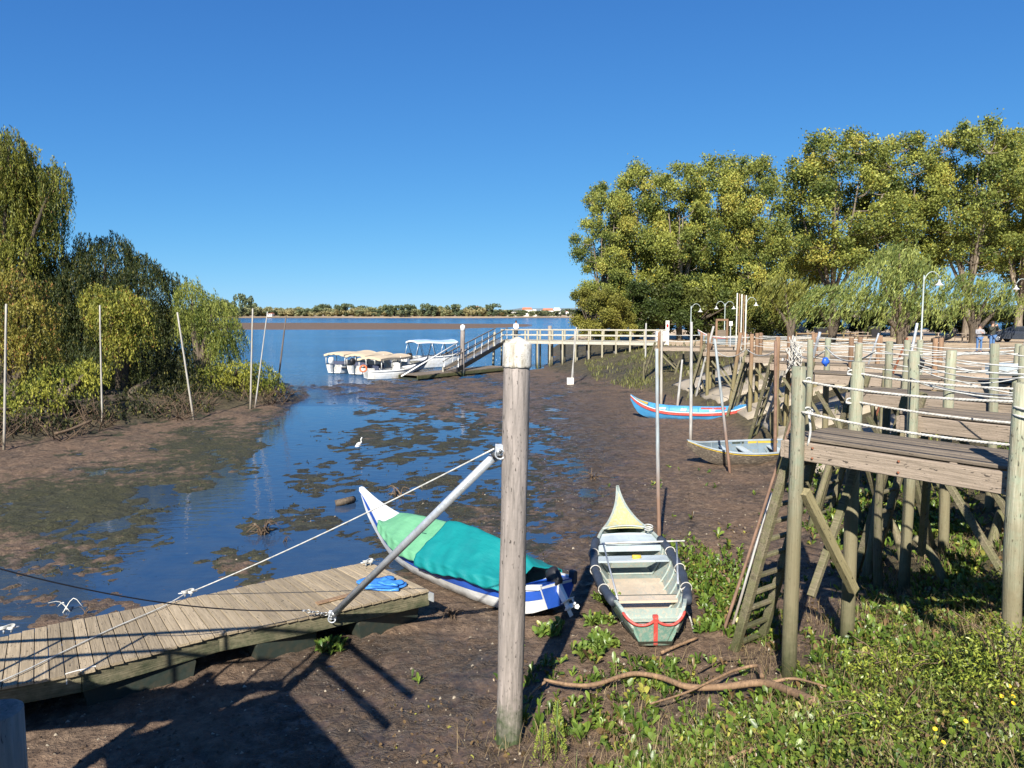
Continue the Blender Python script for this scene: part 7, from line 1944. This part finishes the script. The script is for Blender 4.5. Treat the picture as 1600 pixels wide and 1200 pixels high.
# grass blades and dry stalks
def blades(name, n_try, xr, yr, dens, L_, W_, ca, cb, seed, lean=.5, arch=True, mat=None):
    r = np.random.default_rng(seed); x = r.uniform(*xr, n_try); y = r.uniform(*yr, n_try); z, ax = place_on(x, y); keep = r.random(n_try) < dens(x, y, ax); x, y, z = x[keep], y[keep], z[keep]; n = len(x)
    L = r.uniform(*L_, n)[:, None]; W = r.uniform(*W_, n)[:, None]; az = r.random(n) * 6.28; o = np.stack([np.cos(az), np.sin(az), 0 * az], 1); ln = r.uniform(.1, 1, n)[:, None] * lean; up = np.array([[0, 0, 1.0]])
    b = np.stack([x, y, z - .01], 1); s_ = np.stack([-np.sin(az), np.cos(az), 0 * az], 1)
    d1 = unit(o * ln + up); d2 = unit(o * ln * 2.6 + up * .7)
    m1 = b + d1 * L * .55; tp_ = m1 + d2 * L * .5
    V = np.stack([b - s_ * W, b + s_ * W, m1 + s_ * W * .7, m1 - s_ * W * .7, tp_], 1).reshape(-1, 3); k = np.arange(n)[:, None] * 5
    F4 = (k + np.array([[0, 1, 2, 3]])); F3 = k + np.array([[3, 2, 4, 4]])
    V = np.concatenate([V, V[4::5]]) if False else V
    T = r.random(n); colr = np.repeat(mixcol(ca, cb, T) * r.uniform(.7, 1.3, (n, 1)), 5, 0)
    me = bpy.data.meshes.new(name); me.vertices.add(len(V)); me.vertices.foreach_set('co', V.astype(np.float32).ravel())
    loops = np.concatenate([F4.ravel(), (k + np.array([[3, 2, 4]])).ravel()]).astype(np.int32); me.loops.add(len(loops)); me.loops.foreach_set('vertex_index', loops); me.polygons.add(2 * n)
    me.polygons.foreach_set('loop_start', np.concatenate([np.arange(n) * 4, 4 * n + np.arange(n) * 3]).astype(np.int32)); me.polygons.foreach_set('loop_total', np.concatenate([np.full(n, 4), np.full(n, 3)]).astype(np.int32)); me.update(calc_edges=True)
    a = me.color_attributes.new('col', 'FLOAT_COLOR', 'POINT'); c4 = np.ones((len(V), 4), dtype=np.float32); c4[:, :3] = colr; a.data.foreach_set('color', c4.ravel()); me.materials.append(M['leaf']); o_ = obj(name, me); tag(o_, kind='stuff')
near = lambda x, y, ax: np.clip((5.9 - ax['s']) / 2.5, 0, 1) * (ax['s'] > -.5) * np.clip(.5 + 1.4 * fbm(x * .9, y * .9, 2, 48), 0, 1)
blades('grass', 34000, (-.4, 9), (4, 10), near, (.08, .26), (.002, .005), (.05, .09, .02), (.20, .22, .06), 12)
blades('dry_grass', 42000, (-.6, 9), (4, 12), lambda x, y, ax: np.clip((7.2 - ax['s']) / 3, 0, 1) * (ax['s'] > -.5) * np.clip(.55 + 1.3 * fbm(x * .7, y * .7, 2, 49), 0, 1), (.10, .36), (.0015, .004), (.16, .11, .06), (.36, .28, .15), 13, 1.1)
blades('jetty_grass', 9000, (5.5, 13), (44, 60), lambda x, y, ax: (ax['s'] > 0) * (ax['s'] < ax['wdt']) * np.clip(.3 + fbm(x * .4, y * .4, 2, 55), 0, 1), (.1, .35), (.012, .03), (.07, .09, .025), (.22, .21, .07), 14)
blades('shore_weeds', 9000, (3, 14), (14, 46), lambda x, y, ax: (ax['s'] > 0) * np.clip((ax['wdt'] - ax['s']) / 3, 0, 1) * np.clip(.2 + 1.5 * fbm(x * .5, y * .5, 2, 52), 0, 1), (.12, .45), (.006, .016), (.06, .085, .02), (.22, .21, .06), 15)
# algae tufts giving the weed banks their ragged edge
blades('river_weed', 60000, (-13, 4), (12.5, 32), lambda x, y, ax: np.clip(1 - np.abs(ax['L'] - .12) / .32, 0, 1) * np.clip(.35 + 1.3 * fbm(x * .6, y * .6, 2, 14), 0, 1) * (ax['s'] > ax['wdt'] + 3), (.03, .10), (.006, .016), (.020, .026, .010), (.095, .095, .035), 16, 2.8)
# little clods and shells on the drained mud
r = np.random.default_rng(77); n = 9000; x = r.uniform(-7, 7, n); y = 7 + 14 * r.random(n) ** 1.4; z, ax = place_on(x, y); k = (ax['L'] > .25) & (ax['s'] > 4); x, y, z = x[k], y[k], z[k]; n = len(x); s_ = r.uniform(.008, .03, n) * np.where(r.random(n) < .03, 1.6, 1)
ob = np.array([(1, 0, 0), (-.5, .87, 0), (-.5, -.87, 0), (0, 0, .8)], float); V = (np.stack([x, y, z], 1)[:, None] + ob[None] * s_[:, None, None] * r.uniform(.5, 1.4, (n, 4, 1))).reshape(-1, 3); kk = np.arange(n)[:, None] * 4
F = np.concatenate([kk + np.array([[0, 1, 3]]), kk + np.array([[1, 2, 3]]), kk + np.array([[2, 0, 3]])]); cc_ = np.where(r.random((n, 1)) < .14, np.array([[.42, .36, .27]]), np.array([[.12, .085, .06]])) * r.uniform(.6, 1.2, (n, 1))
tag(obj('mud_clods', newmesh('mud_clods', V, F, M['leaf'], False, np.repeat(cc_, 4, 0))), kind='stuff')

# ---- the big bare branch lying over the near bank, and loose sticks
def gp(px, py, dz=.12):
    q = G(px, py, .35)
    for _ in range(12): q = G(px, py, hz(q.x, q.y) * .6 + q.z * .4 + 0)
    return Vector((q.x, q.y, hz(q.x, q.y) + dz))
def stick(label, pp, r0, r1, nm='branch', mat=None, dz=.10, group=None, cat='branch', par=None):
    P_ = crom([gp(*p_, dz=dz) for p_ in pp], 6); n = len(P_)
    V, F = tubegeo(P_, [r0 + (r1 - r0) * i / (n - 1) * (1 + .06 * math.sin(i)) for i in range(n)], 9)
    o = obj(nm, newmesh(nm, [v - P_[0] for v in V], F, mat or M['branch'], True), par, Matrix.Translation(P_[0])); 
    if par is None: tag(o, label, cat, group)
    return o
fb = thing('fallen_branch', 'long bare forked branch with smooth brown bark lying across the foreground plants', 'branch', tuple(gp(1190, 1090)))
stick('', [(1272, 1120), (1238, 1104), (1190, 1088), (1130, 1094), (1075, 1094), (1030, 1078), (985, 1073), (930, 1090), (890, 1090), (850, 1082)], .050, .018, 'main_limb', par=fb, dz=.16)
stick('', [(1190, 1086), (1183, 1068), (1150, 1074), (1120, 1088), (1070, 1112), (1015, 1130)], .024, .010, 'side_limb', par=fb, dz=.22)
stick('', [(1200, 1088), (1240, 1082), (1290, 1095)], .022, .010, 'side_limb', par=fb, dz=.16)
stick('', [(852, 1083), (836, 1095), (824, 1110)], .018, .006, 'side_limb', par=fb, dz=.14)
SG = 'loose sticks and twigs on the near bank'
for lb, pp, r0, r1 in [('pale straight stick lying on the mud just right of the green skiff', [(1033, 1028), (1060, 1016), (1090, 1004)], .022, .018), ('thin pale stick slanting down right among the plants', [(1370, 984), (1400, 1003), (1440, 1018)], .018, .008),
        ('thin twig running right across the creeping plants', [(1330, 1014), (1400, 1010), (1470, 1022), (1500, 1056)], .012, .006), ('upright bare twig at the left foot of the bank plants', [(923, 1092), (922, 1065), (932, 1030)], .012, .006),
        ('dry stalk leaning down left below the branch', [(880, 1130), (893, 1150), (905, 1168)], .012, .008), ('curved branch at the lower edge right of centre', [(1140, 1200), (1180, 1182), (1240, 1170)], .03, .02), ('reddish bramble stem rising through the plants', [(1420, 1020), (1434, 1070), (1440, 1110)], .010, .006),
        ('long low root crossing the mud below the ladder of the nearest pier', [(1090, 1058), (1130, 1040), (1180, 1035)], .014, .008), ('short twig on the plants under the branch', [(1060, 1140), (1110, 1146), (1160, 1140)], .012, .006)]:
    stick(lb, pp, r0, r1, 'stick', M['twig'] if r0 < .02 else M['branch'], .07, SG, 'stick')
# driftwood and snags in the shallows
def snag(label, px, py, k, size, seed, mat=None, nm='driftwood'):
    r = random.Random(seed); c = G(px, py, .02); mb = MB()
    for i in range(k):
        a = r.uniform(0, 6.28); l = size * r.uniform(.5, 1.0); h_ = size * r.uniform(.1, .8)
        mb.tube(crom([c + Vector((r.gauss(0, size * .12), r.gauss(0, size * .12), -.03)), c + Vector((math.cos(a) * l * .4, math.sin(a) * l * .4, h_ * .8)), c + Vector((math.cos(a) * l, math.sin(a) * l, h_ * r.uniform(.0, 1.0)))], 3), [size * .035 * (1 - j * .12) for j in range(7)], mat or M['twig'], 5)
    o = mb.build(nm); tag(o, label, 'driftwood')
snag('tangled heap of dead roots in the weed left of the tall horn prow', 412, 833, 26, .42, 1); snag('small dark snag standing in the shallows behind the mooring line', 622, 775, 7, .5, 2); snag('spidery dead branch on the open mud beyond the thick post', 927, 750, 9, .5, 3)
snag('small root clump on the weed bank near the pontoon', 445, 845, 5, .22, 4); snag('thin hooked stick in the water behind the pontoon', 106, 953, 3, .3, 5, M['white_wood']); snag('dead weed clump on the mud before the covered boat', 707, 967, 22, .28, 6); snag('dark root clump half sunk beside the pontoon', 133, 958, 5, .2, 8)
lg = tubeobj('log', crom([G(524, 787, .05), G(540, 783, .09), G(552, 780, .07)], 3), .085, M['bark'], None, 8); tag(lg, 'short dark log floating left of the horn prow', 'log')
# white egret standing in the channel
def egret(px, py):
    c = G(px, py, .02); Mw = Matrix.Translation(c) @ Matrix.Rotation(R(60), 4, 'Z') @ Matrix.Scale(.9, 4); th = thing('egret', 'small white egret standing in the shallow channel', 'bird', Mw=Mw)
    mb = MB(); mb.tube(crom([(-.22, 0, .25), (-.1, 0, .30), (.03, 0, .33), (.10, 0, .38), (.08, 0, .46), (.12, 0, .52), (.17, 0, .53)], 4), [.01, .02, .035, .05, .065, .07, .072, .07, .06, .05, .04, .032, .024, .02, .018, .017, .017, .018, .02, .022, .024, .022, .018, .012, .008], M['white'], 10); mb.build('body', th, Mw)
    mb = MB(); mb.tube([(.17, 0, .53), (.27, 0, .515)], [.010, .003], M['black'], 5); mb.build('bill', th, Mw)
    for sy in (-.025, .025):
        mb = MB(); mb.tube([(0, sy, .28), (-.02, sy, .14), (0, sy, -.03)], .006, M['black'], 5); mb.build('leg', th, Mw)
    for sy in (-1, 1): obj('wing', newmesh('wing', [(.07, sy * .05, .37), (-.02, sy * .075, .34), (-.16, sy * .045, .29), (-.25, sy * .015, .235), (-.12, sy * .055, .24), (.02, sy * .062, .28)], [(0, 1, 2, 3, 4, 5)], M['white_cloth']), th, Mw)
egret(562, 707)
# hawkbit flowers and a white bindweed bloom
M['petal'] = m_plain('petal', (.75, .48, .01), .6, 0, .1, 30, 0); M['petal_white'] = m_plain('petal_white', (.8, .78, .80), .6, 0, .05, 30, 0)
def flower(label, px, py, r_, mat, h_=.28, nm='hawkbit_flower', group='yellow flowers at the lower right', stem=True):
    q = gp(px, py, 0); d = _ray(px, py); hh = hz(q.x, q.y)
    t_ = G(px, py, hh + h_); g = hz(t_.x, t_.y); th = thing(nm, label, 'flower', (t_.x, t_.y, g), 0, group)
    V = [(0, 0, 0)]; F = []; np_ = 12
    for k in range(np_):
        a = 2 * math.pi * k / np_; b_ = a + math.pi / np_; V += [(r_ * math.cos(a), r_ * math.sin(a), .25 * r_), (r_ * .75 * math.cos(b_), r_ * .75 * math.sin(b_), .12 * r_)]
    for k in range(2 * np_): F.append((0, 1 + k, 1 + (k + 1) % (2 * np_)))
    obj('petals', newmesh('petals', V, F, mat), th, Matrix.Translation(t_) @ Matrix.Rotation(R(35), 4, 'X') @ Matrix.Rotation(random.uniform(-.3, .3), 4, 'Y'))
    tubeobj('stem', [(t_.x, t_.y, g - .02), (t_.x + .01, t_.y, t_.z)], .003, M['leafstem'], th, 4)
M['leafstem'] = m_plain('leafstem', (.09, .14, .03), .7, 0, .2, 20, 0)
for lb, px_, py_ in (('yellow flower highest of the little cluster at the right edge', 1577, 1072), ('yellow flower leftmost of the cluster at the right edge', 1545, 1091), ('pale yellow flower in the middle of the cluster', 1565, 1088), ('yellow flower at the right of the cluster', 1583, 1088), ('lowest yellow flower of the cluster at the right edge', 1583, 1099), ('single yellow flower left of the cluster, half way down', 1509, 1127), ('small yellow flower leftmost of all the yellow ones', 1461, 1139), ('yellow flower nearest the lower edge', 1474, 1160)):
    flower(lb, px_, py_, .019, M['petal'])
flower('white bindweed bloom at the right edge among the green leaves', 1577, 1034, .03, M['petal_white'], .25, 'bindweed_flower', None)
# tall yellow-green weed at the foot of the thick post
r = random.Random(3)
for i, (px_, py_, lb) in enumerate(((868, 1190, 'tall bright yellow-green weed spire right of the thick post'), (845, 1198, 'shorter yellow-green weed spire at the bottom edge beside the thick post'))):
    q = gp(px_, py_, 0); th = thing('weed_spire', lb, 'plant', tuple(q)); h_ = (.62, .42)[i]
    tubeobj('stem', [q, q + Vector((.02, .02, h_))], .006, M['leafstem'], th, 5)
    nn = 420; f = rng.random(nn) ** .8; a = rng.random(nn) * 6.28; C = np.array(q)[None] + np.stack([.02 * f + np.cos(a) * (.10 * (1 - f) + .02), .02 * f + np.sin(a) * (.10 * (1 - f) + .02), f * h_], 1); D = unit(np.stack([np.cos(a), np.sin(a), .8 + 0 * a], 1))
    obj('foliage', leaf_quads('foliage', C, D, .008, .035, mixcol((.16, .22, .03), (.34, .38, .07), rng.random(nn))), th, Matrix.Identity(4))

# taller broad-bladed plants, dead leaves and a sunlit bramble round the right-hand post
blades('broad_blades', 9000, (-.2, 9), (4, 13), lambda x, y, ax: np.clip((6.3 - ax['s']) / 2.5, 0, 1) * (ax['s'] > -.5) * np.clip(.25 + 1.6 * fbm(x * 1.3, y * 1.3, 2, 57), 0, 1) * ~((x > 1.05) & (x < 2.9) & (y > 9.6)), (.09, .24), (.005, .012), (.06, .11, .02), (.26, .30, .06), 21, 1.0)
def dens_litter(x, y, ax): return np.clip((9.5 - ax['s']) / 4, 0, 1) * (ax['s'] > 3) * np.clip(.25 + fbm(x * .9, y * .9, 2, 58), 0, 1) * ~((x > 1.05) & (x < 2.9) & (y > 9.6) & (y < 15.2)) * ~((x > -3.4) & (x < 1.0) & (y > 10.6))
hyacinth('leaf_litter', 9000, (-1.5, 9), (5, 16), dens_litter, (.02, .06), (.10, .07, .035), (.26, .18, .09), .25, 2, (.003, .012), 22, .6, False)
for i, (bx, by, r_, h_, lb) in enumerate(((4.55, 6.75, .55, .75, 'sunlit yellow-green bramble climbing round the foot of the right-hand post'), (4.0, 7.7, .5, .42, 'low pale green bramble in front of the nearest pier beam'), (3.3, 6.4, .6, .32, 'spreading yellow-green bramble in the right foreground'))):
    g = hz(bx, by); th = thing('bramble', lb, 'plant', (bx, by, g)); nn = (2600, 1300, 1300)[i]
    a = rng.random(nn) * 6.28; q = rng.random(nn) ** .6; z_ = rng.random(nn) ** .8 * h_ * (1.05 - q * .7); k_ = np.sin(a * 3 + z_ * 8) * .15 + 1
    C = np.stack([bx + np.cos(a) * q * r_ * k_, by + np.sin(a) * q * r_ * k_, g + z_ + .03 * rng.normal(size=nn)], 1)
    obj('foliage', leaf_quads('foliage', C, unit(rng.normal(size=(nn, 3)) + np.array([[0, 0, .3]])), rng.uniform(.010, .024, nn), rng.uniform(.03, .065, nn), mixcol((.07, .12, .02), (.36, .40, .06), rng.random(nn)), M['leaf_gloss']), th, Matrix.Identity(4))
    mb = MB()
    for k in range(9):
        an = k * .7 + i; e_ = Vector((bx + math.cos(an) * r_ * .9, by + math.sin(an) * r_ * .9, g + h_ * random.uniform(.3, 1.0)))
        mb.tube(crom([(bx, by, g - .02), ((bx + e_.x) / 2, (by + e_.y) / 2, g + h_ * .7), tuple(e_)], 3), .005, M['twig'], 4)
    mb.build('stem', th, Matrix.Identity(4))
